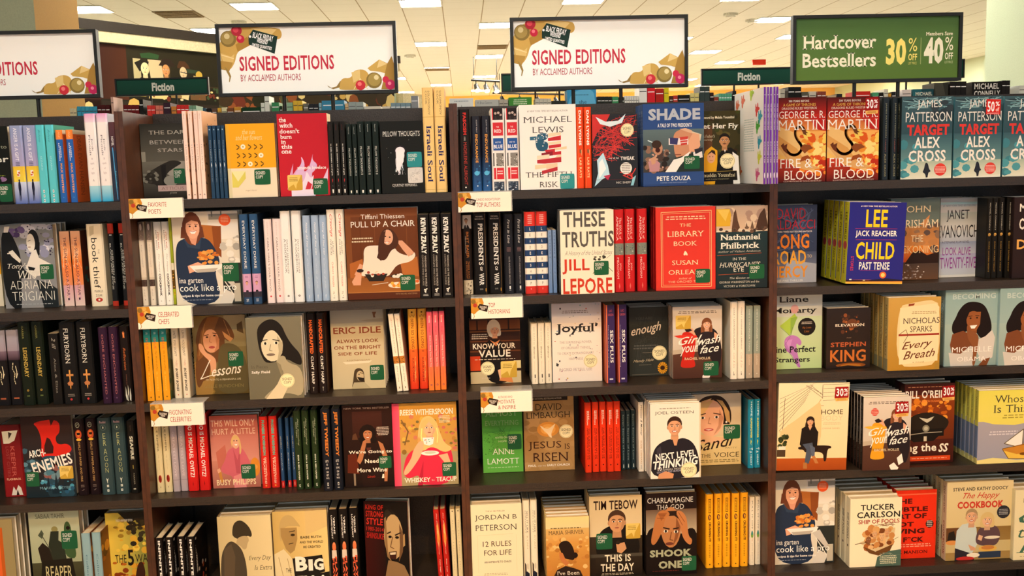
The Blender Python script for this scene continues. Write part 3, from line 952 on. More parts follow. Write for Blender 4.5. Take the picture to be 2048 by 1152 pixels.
# ---------------------------------------------------------------- books along the top of the background cases
def far_book(px0, px1, yt, c, lab, grp=None, art=None, d=0.15, dy=0.03, name='distant_book', z=BZ):
    Y = BY + dy
    a = x_at(px0, Y, z); b = x_at(px1, Y, z)
    H = z_at(yt, a, Y) - z
    w = b - a - 0.0015
    m = MB()
    m.box(0, w, 0, d, 0, H, c)
    m.poly([(0.002, 0.002, H + 3e-5), (w - 0.002, 0.002, H + 3e-5), (w - 0.002, d - 0.002, H + 3e-5), (0.002, d - 0.002, H + 3e-5)], 'd8ccb0')
    base = f"r 6 12 94 14 {'fff' if sum(col(c)) < 0.9 else '444'};"
    lay(m, parse(art if art else base, w / H), (0, 0, H), (w, 0, 0), (0, 0, -H), (0, -1, 0))
    o = m.build(name, 'print', None, (a, Y, z))
    return tag(o, lab, 'book', grp)
FAR = [  # x0 x1 count top colour what
 (145,158.5,2,217,'d8cfa8','cream spine beside the pale pillar'),(159.6,199.5,5,213,'3aa0c4','bright blue spine'),(200,225,3,210,'4a1414','dark red spine'),
 (228,233.5,1,194,'d8b0a0','thin tall pink and white spine'),(252,283,4,210,'6a1418','maroon spine with round marks'),(284,292,1,199,'1a1a16','taller black spine before two red ones'),(299,315,2,211,'d83a34','red spine'),(316,331,2,211,'e0806c','salmon spine'),
 (332,346,1,206,'3a2230','dark purple spine'),(347,357,1,213,'d88a3c','orange spine'),(358,382,3,210,'d8322e','bright red spine'),(382,397,2,211,'7aa68a','green and white spine'),
 (409.5,416,1,216,'3a5a6a','blue grey spine'),(417,427,1,217,'18181a','small black spine'),(428,437,1,217,'6a5040','brown spine'),(439,446,1,216,'d8a83a','yellow spine'),(447,457,1,215,'e0dcb0','pale yellow spine'),(458,471,1,216,'7a4a2a','brown spine'),(472,486,1,214,'c89038','ochre spine'),
 (487,525,1,215,'163a20','dark green book lying flat'),(525.5,533,1,206,'d8e0d8','white spine'),(533.5,543,1,192,'e0e4dc','tall white spiral spine'),(547,562,1,205,'3a8a5a','green book'),(563,568,1,212,'12301c','narrow dark green spine'),(577,589,1,205,'8ab094','pale green spine'),
 (590,608.5,2,201.5,'dcb63a','yellow spine with curls'),(610,620,1,207,'6a6a60','grey spine'),(621,640,2,208,'22242a','near black spine'),(641,646.5,1,206,'8ab4c4','light blue spine'),(647,692,1,201.5,'3a86aa','blue cover'),(693,700,1,207,'d8b88a','tan spine'),(700,730,2,204,'9aa6a4','grey spine'),
 (731,764,1,213,'dcd4c4','low white box shaped book'),(767,783,1,213,'d8d0c0','small low white book'),(784,824,4,206,'7a94a0','grey blue spine'),(825,839,1,192,'8a8f94','grey photo cover'),
 (1000,1018,2,199,'b0aa9c','grey spine'),(1072,1104,4,197,'c4c0b0','greyish white spine'),(1104,1133,1,202,'2a2c26','black cover with a pale shape'),(1196,1225,4,193,'1e221a','black spine'),(1225.5,1238,1,193,'3a8a56','green topped spine'),(1239,1249,1,194,'2a3028','dark spine'),
 (1250,1278,6,192,'dadad2','slim white spine'),(1279,1295,1,172,'eceae4','tall white spine'),(1295.5,1311,1,173,'d8202c','tall bright red spine'),(1312,1328,1,177,'b02018','red spine with darker lettering'),(1329,1338.6,1,176,'d8c81c','yellow spine with black lettering'),(1339.5,1346.5,1,192,'4a2c20','brown spine'),(1347,1356,1,191,'b03428','dull red spine'),(1356.5,1380,1,190,'1a1812','black cover'),
 (1381,1398.5,2,186,'d8cc84','pale yellow spine'),(1400,1420,2,173,'33413f','tall slate spine'),(1420.5,1428,1,185,'2a1814','black and red spine'),(1428.5,1437.5,1,194,'8a3a2a','rust spine'),(1438,1464,5,187,'5aa888','mint green spine'),(1465,1473,1,181.6,'1c1c1e','black spine right of the mint green ones'),
 (1560,1569.5,1,178,'b8b4a4','pale grey spine'),(1576,1602,2,174,'161612','tall black spine with white letters'),(1603,1616,1,184,'5a5a4c','olive grey spine'),(1618,1632,1,183,'cac4b4','grey white spine'),(1634,1651.6,2,183,'8a4434','brick brown spine'),(1654,1672,1,191,'c8b090','tan spine'),(1673,1684,1,188,'24262a','black spine beside a tan one'),
 (1710,1740,1,183,'d02a20','red cover'),(1744,1756.6,1,185,'4aa070','green spine'),(1757.6,1766,1,185,'241c10','black spine with gold marks'),(1767,1775.5,1,178.5,'dedac8','tall white spine'),(1776,1781.5,1,187,'d89a2c','golden yellow spine'),(1782.5,1796,1,184,'1c1e20','black spine by the right pole'),(1803,1821.6,1,179.5,'e0d4d0','red and white spine'),
 (1898,1931,3,163,'1e1a18','tall black spine with gold letters'),(2002,2018,2,161,'1e1a18','tall black spine with pale letters'),(2036,2052,1,171,'dfe4da','plain white card cover'),
]
for x0, x1, n, yt, c, what in FAR:
    w = (x1 - x0) / n
    for i in range(n):
        o_ = ORD[n][i] + ' ' if 1 < n <= 5 else (('leftmost of six', 'second of six', 'third of six', 'fourth of six', 'fifth of six', 'rightmost of six')[i] + ' ' if n == 6 else '')
        sect = 'under the frieze' if x0 < 430 else 'behind the left signed sign' if x0 < 840 else 'behind the middle signed sign' if x0 < 1400 else 'left of the green sale sign' if x0 < 1600 else 'behind the green sale sign' if x0 < 1900 else 'before the right pillar'
        o = far_book(x0 + w * i, x0 + w * (i + 1), yt, c, f'{o_}distant {what} {sect}', f'distant {what}s {sect}' if n > 1 else None)
far_book(901, 949, 197, 'dfe3e0', 'white far cover with faint grey lettering, right of the tall cream books', None, "m 8a98a0 18 6 82 12 1;t s 445 46 20 54 28 A;t s 445 22 32 88 52 DOG'S")
far_book(952, 999.5, 199.5, 'b8bab4', 'grey far cover with lettering beside the white one', None, "t s 556 8 6 72 13 W. Bruce Cameron;t s 445 8 21 88 40 A DOG'S")
far_book(1019, 1065.6, 195, '3f8a35', 'green far cover with white lettering left of the middle sign pole', None, "m d8e8c8 20 5 80 22 3;t s dfeed0 8 27 92 38 W. Bruce Cameron")
far_book(1136, 1194, 179.5, '3a94c4', 'blue far cover with a head outline between the sign poles', None, "p 62b4dc 0 100 0 40 12 12 40 0 90 0 96 30 100 45 94 60 96 100;m 1a3a5a 24 12 76 15 1;t s 1a2a4a 40 26 66 35 she;t s 1a2a4a 38 44 70 53 has")
far_book(1824, 1866, 178.5, '2a6a74', 'teal far cover with white lettering, behind the teal thriller covers', None, "p 1c4a54 40 0 100 0 100 60 60 80;t b e8ecd8 14 9 94 20 MICHAEL")
far_book(1866.6, 1895, 166, '33342c', 'dark grey far cover leaning right of the teal one', None, "p 4a4a40 0 0 60 0 100 60 100 100 40 100")
far_book(1942, 2001, 164, '191715', 'black far cover with big white lettering before the right pillar', None, "t b f2f0e8 8 4 92 19 MICHAEL;t b f2f0e8 8 23 96 38 CONNELLY")
# ---------------------------------------------------------------- printed spines
SP = ART_SPINE
SP['anger'] = "r 0 0 100 52 8f9dc4 a9a4cc;r 0 52 100 72 e8c23a f0d850;r 0 72 100 100 c8d4ea 5f72b4;v n f4f4fa 30 3 66 45 ANGER IS A GIFT;m 3a3a5a 28 46 72 52 3;r 34 57 64 65 f0ece0;k 6 3 38 58 60 64 6 9 c2503a;e 50 70 8 1.5 20243c;p 20243c 40 71 60 71 66 82 60 84 58 97 52 97 50 86 46 97 40 97 40 84 34 80"
SP['teal'] = "r 0 0 100 100 5cc8d2;v c 1e5a70 30 6 60 22 Believe;v n aee4e8 36 40 62 58 IZZARD;r 36 83 60 86.5 f4f4f0;r 42 84 54 85.5 222;r 36 89 60 92.5 f4f4f0;r 42 90 54 91.5 222;r 36 95 60 98.5 f4f4f0;r 42 96 54 97.5 222"
SP['max'] = "r 0 0 100 13 f08a3c;r 0 13 100 100 2a62b0;v c f8d8b0 34 2 64 11 M.E.;v b f4f4f0 52 22 74 38 JAMES;v b f4f4f0 26 18 48 42 PATTERSON;v b f0a24c 34 46 74 86 MAX EINSTEIN;d 50 93 12 4a86cc"
SP['spark'] = "r 0 0 100 10 e2a0cc ecdce6;r 0 10 100 82 f0ecea;r 0 82 100 100 a8d8e6 30a8d4;v s 4a4450 52 28 74 42 Jodi;v s 4a4450 26 24 46 48 Picoult;t n a89aa8 42 50 58 52 a;t s a8989c 26 55 74 58 spark;t s a8989c 40 61 60 63 of;t s a8989c 30 66 70 69 light;t n 9a94a0 40 74 60 77 A"
SP['streak'] = "r 0 0 100 36 5a2c2c 3a2028;r 0 36 100 100 1c2438;v b e0d8d0 26 18 70 30 NOVEL;p 4a9ad0 30 32 50 32 78 98 66 98;v n 5ab4c4 62 62 80 84 Fahrenheit"
SP['sunstar'] = "r 0 0 100 40 e8b894 ea8438;r 0 40 100 72 ec7a34 e8905c;r 0 72 100 100 d8a0a8 e8d0c4;w 16 4 0 5 100 60 3 f4d4b0,f0a868;w 8 5 0 60 100 95 3 d89ab8,f0c0a0;v n 4a2440 34 8 64 86 THE SUN IS ALSO A STAR;r 38 89 56 92 3a2030"
SP['thief'] = "r 0 0 100 100 ebe2c6;p c9bf9e 16 3 50 2 46 12 14 15;v n 8a8270 66 30 78 36 THE;v n 1a1a18 22 17 66 78 book thief;t n 4a463c 20 80 82 83 MARKUS;t n 4a463c 26 85 76 88 ZUSAK;e 50 92 26 2.6 b8382c;d 50 92 8 f0e4d0"
SP['bone'] = "r 0 0 100 12 a83020;r 0 12 100 14 1a1414;r 0 14 100 94 15181a;r 0 94 100 100 a83020;r 20 13.4 80 14.4 c8ccc8;v s bcc2be 46 32 84 72 CHILDREN OF;v s bcc2be 10 24 44 80 BLOOD AND BONE"
SP['ribbon'] = "r 0 0 100 28 a8a8b4 9a909c;r 0 28 100 40 7c6878 3a2a34;r 0 40 100 100 161416;s e6dcb4 8 40 44 30 52 52 58 40 66 50 72;s e6dcb4 7 64 48 74 56 64 64 80 58;m 2a2418 30 46 50 72 8;r 20 90 76 92 a85a3a"
SP['legend'] = "r 0 0 100 100 141d12;k 8 2 0 0 100 40 8 20 1a2a18,10180e;v s 8a8a4a 34 4 54 20 GARBER;v S c0a850 30 30 74 66 LEGENDARY;d 50 82 12 b08a3a;d 50 82 6 3a4a1c;r 34 88 66 89.5 5a6a3a"
SP['black2'] = "r 0 0 100 100 171513;v i b0aa9c 34 6 74 22 2 ill;v s 8c8a80 40 34 64 84 Alex & Eliza"
SP['fury'] = "r 0 0 100 100 151515;v s e8e6da 26 7 62 50 FURYBORN;p d89a4a 44 58 56 58 54 79 50 82 46 79;r 22 63 78 65.5 c88a4c;p b8784a 26 74 50 71 74 74 66 77 34 77;m 9a948a 22 87 78 91 2;d 48 94 9 c83a3a"
SP['ogre'] = "r 0 0 100 100 2e1830;k 6 3 0 0 100 100 8 16 3a2040,241226;v n b06a6a 34 9 66 88 OGRE ENCHANTED;r 40 92 60 94 6a4a6a"
SP['reflect'] = "r 0 0 100 100 1a1210;p e8884a 32 6 42 9 50 5 56 9 66 7 60 12 64 16 50 14 38 16 40 12;v i e07a3a 30 28 62 58 Reflection;v n 8a5a48 44 64 56 78 Elizabeth Lim;p d8d8c8 20 92 28 80 40 92 30 98;p c8ccbc 60 78 72 88 64 96 52 90;p b8bcae 30 98 44 90 60 100;p dadcd0 76 98 88 82 98 92 92 100"
SP['keeper'] = "r 0 0 100 100 6a1416 8a1a1c;p d8d8c4 6 9 92 8 70 22 40 26 10 26;p 3a3028 40 10 60 12 40 20;v n b85a50 44 30 66 72 KEEPER;v n 90403c 20 30 36 72 LOST CITIES;t b e0b090 12 74 88 77 FLASHBACK;p d8d0c0 30 98 44 86 56 92 70 84 84 88 92 98;p 2a1414 56 98 64 90 72 98"
SP['paper'] = "r 0 0 100 100 1e1012;e 42 8 28 3.6 9aa08a;e 42 8 22 2.6 1e1012;s b0b49c 6 30 9 42 7 56 8;e 48 20 40 6 c8502a;e 46 19 22 4 e88a3c;p 2a1410 26 18 70 18 66 21 30 21;e 48 27 34 1.6 e0b03c;v n c8a060 34 30 60 82 GIRLS OF PAPER AND FIRE;m 8a7a70 26 86 74 90 2;k 3 2 36 92 64 96 6 9 6a5a54"
SP['eragon'] = "r 0 0 100 100 34484a;t S c8a0a0 10 4 74 7 Paolini;e 44 12.5 30 4 4a6060;e 44 12.5 18 2.6 1c2a2c;e 44 12.5 7 1.6 b8c8bc;t t c8cc84 36 20 62 27 E;t t c8cc84 36 29 64 36 R;t t c8cc84 34 40 66 47 A;t t c8cc84 34 49 68 56 G;t t c8cc84 36 58 68 64 O;t t c8cc84 38 65 68 71 N;p d8dcc8 38 78 50 80 62 78 52 82 52 85 48 85;r 40 87 60 90 e4e6d6;r 46 88 54 89 34484a;r 40 93 60 96 e4e6d6;r 46 94 54 95 34484a"
SP['seafire'] = "r 0 0 100 100 15130f;v s 5a4a40 40 6 60 14 NATALIE;v S e8e8d0 24 21 76 53 SEAFIRE;p c8b050 44 60 50 62 56 60 54 64 56 67 50 65 44 67 46 63;v n a09a84 44 72 64 88 PARKER;r 30 93 70 95 b8b4a0"
SP['bluecloth'] = "r 0 0 100 100 8fb0b4;k 40 3 0 0 100 100 1 3 84a6aa,9cbcc0,7a9ca2;v s 3a6878 34 30 60 78 Collected"
SP['mylove'] = "r 0 0 100 100 f4d8ca;v i 8a6a60 34 3 60 9 Pierce;v s 5a4640 34 38 66 67 I Love My Love;d 52 95 20 2a2420;d 52 95 9 f4d8ca"
SP['fierce'] = "r 0 0 100 100 23415e;d 50 5.5 24 9ab8c4;v s c8d6d8 34 20 66 48 Fierce Fairytales;p e8eeec 40 50 66 54 52 57 60 60 38 55;v n a8b8c0 38 60 58 78 NIKITA GILL;v c 7a94a4 36 88 60 98 Q"
SP['girls'] = "r 0 0 100 100 1c1a17;v n 7a3028 40 4 56 12 amanda;v b e4e0d4 28 30 66 73 to make monsters out of girls;p c83434 40 79 50 77 62 79 50 83;v n 8a8680 44 86 56 88 x;p f0ece0 34 92 70 92 66 97 40 97"
SP['pillow2'] = "r 0 0 100 100 16211d;v n d0d8d0 36 4 54 14 Peppernell;v s dfe2d8 30 34 66 73 PILLOW THOUGHTS II;p f0ece0 34 94 70 94 66 98 40 98"
SP['israeli'] = "r 0 0 100 100 f0cd84;v s 3a2e2c 52 3 76 26 SOLOMONOV;v s 3a2e2c 20 3 42 16 COOK;r 0 27.6 100 28 c89a50;v S 28285e 22 36 86 90 Israeli Soul;r 0 75 100 75.3 d8ac60;r 0 97.2 100 97.5 c89a50;t s f8e8c0 26 98 74 99 Harvest"
SP['cravphoto'] = "r 0 0 100 22 4a4240 8a7c76;e 56 6 30 4 b8aca4;k 10 3 0 12 100 22 6 10 c8beb4,3a3230;r 0 22 100 100 e0d5c2;r 0 23 100 23.6 b8a890;v c 9a8a7c 30 27 70 54 Gaptooth;v n b0a08e 56 57 70 66 CARLA;r 0 66 100 69 d0c2ac;r 0 69 100 77 4a3a34;k 8 5 0 69 100 77 6 10 8a6a58,2a2020;v c 8a7a6c 34 80 60 90 Lali;d 50 93 12 6a5a50"
SP['happy'] = "r 0 0 100 16 cfd6d4 ece8e0;r 0 16 100 100 f4f0e6;v b a83a30 56 12 80 32 STEVE AND;v b 3a3a3a 20 10 42 34 KATHY DOOCY;v c 2a2a2a 40 38 70 61 The Happy;v x 1e1e1e 30 62 74 89 COOKBOOK;d 48 95 12 c8c0b0"
SP['lime'] = "r 0 0 100 52 a8b41e 8f9c28;r 0 52 100 60 e0d8c0;r 0 60 100 82 5a4010;k 12 4 0 60 100 90 20 34 e0a83a,3a2c10,c8781e;r 0 92 100 100 98a420"
SP['dorie'] = "r 0 0 100 66 2c5077;v n eef0ea 28 7 68 60 EVERYDAY DORIE;r 0 66 100 86 c99cc0;m 7a5a80 24 68 80 71 2;f 52 76 20 d8a484 4a2a1c S;p 2a2028 20 88 34 84 70 84 84 88 84 90 20 90;r 0 86 100 92 33303c;r 0 92 100 100 2a4668;v b c8d0d8 30 94 70 97 DG"
SP['carla'] = "r 0 0 100 100 ecdcda;v n c8b4b4 40 4 60 20 EVERYDAY;v n 3a3434 32 22 64 86 CARLA HALL'S SOUL FOOD;d 52 92 18 cc3a40"
SP['matty'] = "r 0 0 100 100 efefec;v s 33383c 60 31 80 68 MATTY MATHESON;v s 33383c 24 30 52 68 A COOKBOOK;d 50 93 15 22201e;d 50 93 6 efefec"
SP['paleblue'] = "r 0 0 100 100 9fb7d4;v C f2f6fa 34 8 70 46 Taking All You Can;v c c8d8e8 36 50 66 86 Carla Lalli;p f0f4f8 44 93 56 92 48 97 54 98 44 97"
SP['crave'] = "r 0 0 100 100 f1ebdc;v C d43a30 22 5 82 30 Cravings;v i 3a3634 56 34 84 49 HUNGRY;v i 3a3634 22 32 48 50 FOR MORE;v n d8584c 34 57 62 84 CHRISSY TEIGEN;k 6 2 36 90 60 95 7 10 b0a898;r 34 96.4 66 97 8a8478"
SP['zraly'] = "r 0 0 100 100 1a1614;v x f2efe6 22 4 74 47 KEVIN ZRALY;v b b8b2a6 50 49 68 86 WINDOWS ON THE WORLD;v n a8a296 22 48 38 85 COMPLETE WINE COURSE;k 7 4 36 89 64 92.5 7 10 f0ece0;r 46 92 54 94 f0ece0;m c8c4b8 22 95 78 98 2"
SP['issue'] = "r 0 0 100 18 2a8f8c;r 0 18 100 100 f0a01c;t b c8e8e0 34 4 66 7 20;v n d86a3c 30 12 66 28 ISSUE;v c 5a3a10 40 30 66 58 The World of Fire;v n f4c050 38 60 62 86 a novel;d 52 95 12 8a5a14"
SP['bones'] = "r 0 0 100 100 e4d9be;v i 2a2620 26 4 70 40 UNTIL YOU DON'T;w 8 3 20 42 80 56 3 d8a890,c8b8a0;v o 1e1a18 26 57 72 90 BOBBY BONES;d 50 95 11 c8442c"
SP['harp'] = "r 0 0 100 100 221714;v x e0682c 22 8 80 50 HANDCRAFTED;v b f0ece0 30 53 74 88 CLINT HARP;p a8a090 36 92 64 92 54 94 54 97 46 97 46 94"
SP['jessie'] = "r 0 0 100 100 f2e9d4;v n c89a84 30 6 66 51 JESSIE JAMES DECKER;r 0 54.5 100 64 b8742c;k 8 3 0 55 100 63 10 18 7a3a1c,d89850,3a1c10;v i 2a2420 36 67 66 88 just jessie;r 40 94 58 96.5 8a7a5c"
SP['solong'] = "r 0 0 100 50 e3b042 e88a2c;r 0 50 100 100 e4682a d8361c;d 48 4 16 5a3a14;s 5a2a14 5 10 8 20 10 48 7 76 10 92 7;v n 6a1a14 26 12 74 49 BEEN SO LONG;m 6a2a14 30 51 70 54 2;v n 5a1a18 26 61 60 90 KAUKONEN;w 6 3 60 55 90 95 4 e8904c,f0b06c;v n 6a1a14 64 70 84 78 JORMA"
SP['stove'] = "r 0 0 100 70 ee5f74 ea6a60;r 0 70 100 100 ea7048 ee7e30;v S f4dcd0 34 5 70 14 Stove;v n d03a4c 36 19 66 26 Big;v n f4dccc 32 30 70 70 Guide to Being Your Best You;v n d8443c 40 73 60 88 a memoir;d 48 93 20 5a3a5a;d 48 93 11 ee7a40"
SP['kemper'] = "r 0 0 100 100 e2d3a2;v n 4a4030 32 8 66 46 ELLIE KEMPER;v c a89a70 40 50 60 70 My Squirrel;e 52 82 34 5 b03a24;e 44 81 18 3.4 7a1c14;e 64 84 16 2.6 8a2418;r 46 92 54 94 4a4030"
SP['great'] = "r 0 0 100 100 b3a6aa;v s d8ccd0 28 20 72 80 GREATEST LOVE;r 0 84 100 85 a09498"
SP['ovitz'] = "r 0 0 100 100 d4201c;v b f4eee4 26 4 78 82 WHO IS MICHAEL OVITZ?;p 8a100e 44 91 50 87 56 91 50 94"
SP['robinson'] = "r 0 0 100 100 d0281e;v x 3fb098 26 5 76 54 PHOEBE ROBINSON;v b f0dcc0 52 57 78 82 EVERYTHING'S;v b f0dcc0 24 57 48 80 TRASH;v b f0dcc0 30 82 70 94 BUT IT'S OKAY;d 50 96.5 16 e8943c"
SP['guru'] = "r 0 0 100 90 24456c;r 0 90 100 100 c02420;v i d8c890 34 26 66 44 GURU;v n d8dcd8 34 50 60 76 RUPAUL;p e8e4d8 40 93 60 92 54 97 44 98"
SP['napier'] = "r 0 0 100 100 22331a;k 40 6 0 0 100 100 5 14 2c4220,1a2814,34502a,3a4a24;v c d0d8b8 54 10 84 44 Make Something;v n d0d8b8 26 14 46 34 GOOD TODAY;v b e8ecd8 34 56 62 88 ERIN & BEN NAPIER;t S e0e4d0 34 93 66 97 G"
SP['tweedy'] = "r 0 0 100 100 161a24;v x d07c30 20 3 84 58 JEFF TWEEDY;t b d8d4cc 26 62 74 65 LET'S;t b d8d4cc 38 66.5 62 69 GO;t b d8d4cc 26 71 76 74 (SO WE;t b d8d4cc 34 75.5 68 78 CAN;t b d8d4cc 32 79.5 70 82 GET;t b d8d4cc 28 83.5 74 86 BACK);r 38 90 62 94 c8c8c0;r 44 91 56 93 161a24;r 34 96 68 97 a8a8a0"
SP['infinite'] = "r 0 0 100 100 17110e;r 0 0 6 100 3a2a20;v x f0ece0 28 4 70 62 INFINITE;v x f0ece0 28 63 70 100 WONDER;k 5 3 30 70 70 90 6 9 d88a4c,c85a3c;k 12 5 0 30 100 100 2 4 5a4a40,8a6a50"
SP['verne'] = "r 0 0 100 100 15110f;v b f0ece4 56 9 82 30 VERNE;v b f0ece4 18 7 42 36 LUNDQUIST;e 52 46 30 6 e07848;p d8c8b4 14 50 86 50 90 60 10 60;d 52 42 20 e88a5c;v x e0603c 54 58 88 86 PLAY;v x e0603c 16 60 46 86 PLAY;m d8d4cc 22 88 80 100 6"
SP['eternity'] = "r 0 0 100 100 b8221a;p e08a3c 30 22 80 18 100 40 60 52 20 44;p e8a850 50 24 74 20 84 34 56 42;v c f4e8d8 36 5 66 34 The Eternity;v c f4e0c8 36 44 70 62 of Journey;v S f0dcc8 36 68 62 86 Peter Segal;p e8b8a0 38 92 50 89 62 92 50 96"
SP['notone'] = "r 0 0 100 100 e3d5a8;r 40 2 64 4 3a3424;v n a49870 36 14 58 84 The Man I Never Met"
SP['fascism'] = "r 0 0 100 100 1b1614;v x c8342c 34 4 76 31 FASCISM;v n d0c8bc 40 33 62 38 A WARNING;v n b03a30 34 40 74 92 MADELEINE ALBRIGHT;d 48 95 10 f0ece0"
SP['endur'] = "r 0 0 100 55 191216 15182a;r 0 55 100 100 15243e 24558c;k 10 4 0 66 100 90 8 20 2a6aa0,3a86b8,1c3a66;e 50 76 40 3 58b4dc;v n c8c0bc 56 5 72 22 SCOTT KELLY;v b e8a038 36 24 76 62 ENDURANCE;d 56 93 10 e0e4e8"
SP['redblue'] = "r 0 0 100 100 f0ece6;r 0 0 9 14 c82a30;r 9 0 100 14 241c1c;d 32 6 12 c0a89c;p 3a3030 20 14 24 9 42 9 46 14;d 60 5.4 12 c8b0a4;p 2c2424 48 14 50 8 70 8 74 14;d 82 8 11 b89c90;p 443838 70 14 74 11 94 11 97 14;r 4 17 100 33 d2303a;t n f4e8e4 36 21.5 62 23.5 THE;t b f6eeea 16 25.5 84 29.5 RED;r 4 36 100 51 2a579c;t n dce4f0 22 40 76 42 AND THE;t b f4f4f6 10 44 92 48.5 BLUE;r 30 54 100 70 8a867e;k 20 3 30 56 100 70 4 9 2c2a28,5c5852,d0ccc4;r 0 54 12 70 5a5a58;r 4 72 26 86 d2303a;r 32 72 100 86 d2303a;m f4e0dc 36 75 90 81 2;r 4 89 100 100 3c4a5a;k 26 6 0 89 100 100 3 8 e0e4e8,20283a,8a949c;d 50 97 12 2a2e38"
SP['labrats'] = "r 0 0 100 100 e4471c;r 0 0 5 100 f09048;v x f6efe2 26 4 78 47 DAN LYONS;p 7a5a3c 34 52 60 51 76 55 58 57 36 56;p f0a070 70 52 86 53 80 60 70 58;v b f0cf9a 30 62 74 87 LAB RATS"
SP['hands'] = "r 0 0 100 100 6a2aa0;r 88 0 100 100 e8e0f0;d 50 8 30 e8d8f0;d 50 8 16 6a2aa0;v b f0e4f4 30 17 70 44 THE GIFT THAT I CAN GIVE;v b f0e4f4 30 56 70 78 KATHIE LEE;e 50 91 30 3 f0e4f0"
SP['baier'] = "r 0 0 100 17 d3cdc8;f 44 7 22 c89878 2c201c S;p 1e1a1c 4 17 20 12.5 72 12.5 96 17;p e8e4e0 38 12.6 52 12.6 46 16;r 0 17 100 100 1f1613;v n c87c34 38 21 74 54 BRET BAIER;v n d8d0c4 20 26 32 48 THREE DAYS IN MOSCOW;v n b07034 54 58 76 80 THREE DAYS;v n b07034 24 58 46 80 IN MOSCOW;r 0 82 100 100 d8ccb0;k 16 4 0 84 100 98 6 14 8a7a60,5a4c3c,ece2cc;k 12 5 0 94 100 100 6 10 2a2218"
SP['pow'] = "r 0 0 100 100 171412;r 93 0 96 100 7a5a30;t s d8d4cc 16 3 78 4.6 MICHAEL;t s d8d4cc 10 6 84 7.6 BESCHLOSS;v S f0ede4 34 12 74 64 PRESIDENTS;v S f0ede4 42 66 64 71 OF;v S f0ede4 34 74 74 89 WAR;r 86 93 92 97 d89a30;t s a8a49c 36 93 64 95 CROWN"
SP['firstline'] = "r 0 0 100 100 1f2128;v i e4e4e0 36 6 72 36 First in Line;m 8a6a6a 20 41 80 47 4;v s a8a8a8 44 53 64 88 KATE ANDERSEN BROWER;r 46 90 66 94 f0ede6;r 40 95 70 95.8 8a8a8a"
SP['leader'] = "r 0 0 100 17 d8362c;m f0d0c8 24 3 76 15 5;" + ';'.join(f"r 0 {17 + i * 7.37:.2f} 100 {17 + (i + 1) * 7.37:.2f} {'23406a' if i % 2 == 0 else 'efe9dc'};t S {'f0ede4' if i % 2 == 0 else '8a8478'} 42 {19 + i * 7.37:.2f} 58 {22.4 + i * 7.37:.2f} {ch}" for i, ch in enumerate('LEADERSHIP')) + ";r 0 90.7 100 100 d8362c;t S f0b0a0 44 93 56 95 S"
SP['slimblue'] = "r 0 0 100 100 7f9cc4 6c8cbc;v n 3a5a8a 34 4 66 38 LETTERS;d 46 43 24 26406a;d 46 43 12 a8c0dc;v c 3a5a8a 34 50 66 92 Jack & Dianne"
SP['truth'] = "r 0 0 100 100 2c3e4e;m 8a98a4 20 60 80 84 5"
SP['soul'] = "r 0 0 100 100 c21f22;v s f0d8d0 56 10 84 36 The SOUL of;v s f0d8d0 14 8 42 38 AMERICA;r 0 41 100 55 7a8478;k 12 3 0 41 100 55 6 14 3a4440,a8b0a4,5a6a70;v s f0d4cc 56 65 78 74 JON;v s f0d4cc 20 58 46 84 MEACHAM;p d86a60 40 93 50 89 60 93 50 97"
SP['library'] = "r 0 0 100 100 b81e20;r 0 0 12 100 8a1418"
SP['days'] = "r 0 0 100 100 f0e6cc;v n b0a488 36 6 64 50 100 DAYS to Brave;v C 8a8068 30 38 66 58 brave;v n d0b8a0 40 62 60 80 devotions;r 42 84 64 90 2a241c;r 46 92 62 97 c8bca0"
SP['sex'] = "r 0 0 14 100 e8764c;r 14 0 100 100 3a2858;t n c85a68 36 6 72 9 LACI;t n c85a68 24 11 88 14 GREEN;v S f0ece6 46 32 84 74 SEX PLUS;v n b8aec8 20 26 32 80 learning loving enjoying;r 34 94 76 96 d8d4dc"
SP['cole'] = "r 0 0 100 100 ece4d4;v n 5a544a 38 8 62 62 COLE + SAVANNAH LABRANT;v c b08a7c 34 66 72 86 Cole & Sav;p 3a342c 42 90 48 90 48 93 56 93 56 95 42 95"
SP['gray'] = "r 0 0 100 66 8f9c90;r 0 66 100 100 b0a08c;v n d8d8cc 38 4 62 62 SHE'S STRONGER THAN;v n d8d0bc 38 68 62 82 LILIANA;d 50 94 10 d8d4c4"
SP['manson'] = "r 0 0 100 100 ea3a18;v b f8efe0 56 12 80 25 MARK;v b f8efe0 26 12 50 32 MANSON;v b 3a0e08 56 37 80 81 THE SUBTLE ART OF;v b 3a0e08 24 37 48 82 NOT GIVING A F*CK;d 50 90 15 3a0e08"
SP['slate'] = "r 0 0 100 100 1e2e34;v n 8aa0a4 30 6 72 84 Seven Secrets of Love;p d0d4cc 40 92 50 90 60 92 64 97 36 97"
SP['suze'] = "r 0 0 100 100 efe6d4;v C 1e1a1a 20 4 84 48 Women & Money;v n b88a3a 30 55 66 88 SUZE ORMAN;r 34 90 64 96 d0c8b8"
SP['super'] = "r 0 0 100 100 1e84a4;v b cfe8ec 40 3 76 24 HOPE;v n a8d8e0 40 25 66 30 your;v b e4d83c 36 27 74 56 SUPERPOWER;p e4d83c 44 58 66 61 48 64 66 67 40 64;k 8 3 20 68 90 78 10 18 cfe0e4,a8c8d4;v b d0e8ec 36 80 70 96 HEART"
SP['serhant'] = "r 0 0 100 100 eee4c8;v n 2a2a2c 56 13 84 40 SELL IT LIKE;v n b0a890 20 12 46 41 SERHANT;v n c8b890 52 44 80 60 RYAN;p 3a2c24 0 77 30 80 34 90 0 92;e 64 82 22 4 d8ccb0;p 1c2234 0 92 40 88 100 91 100 100 0 100"
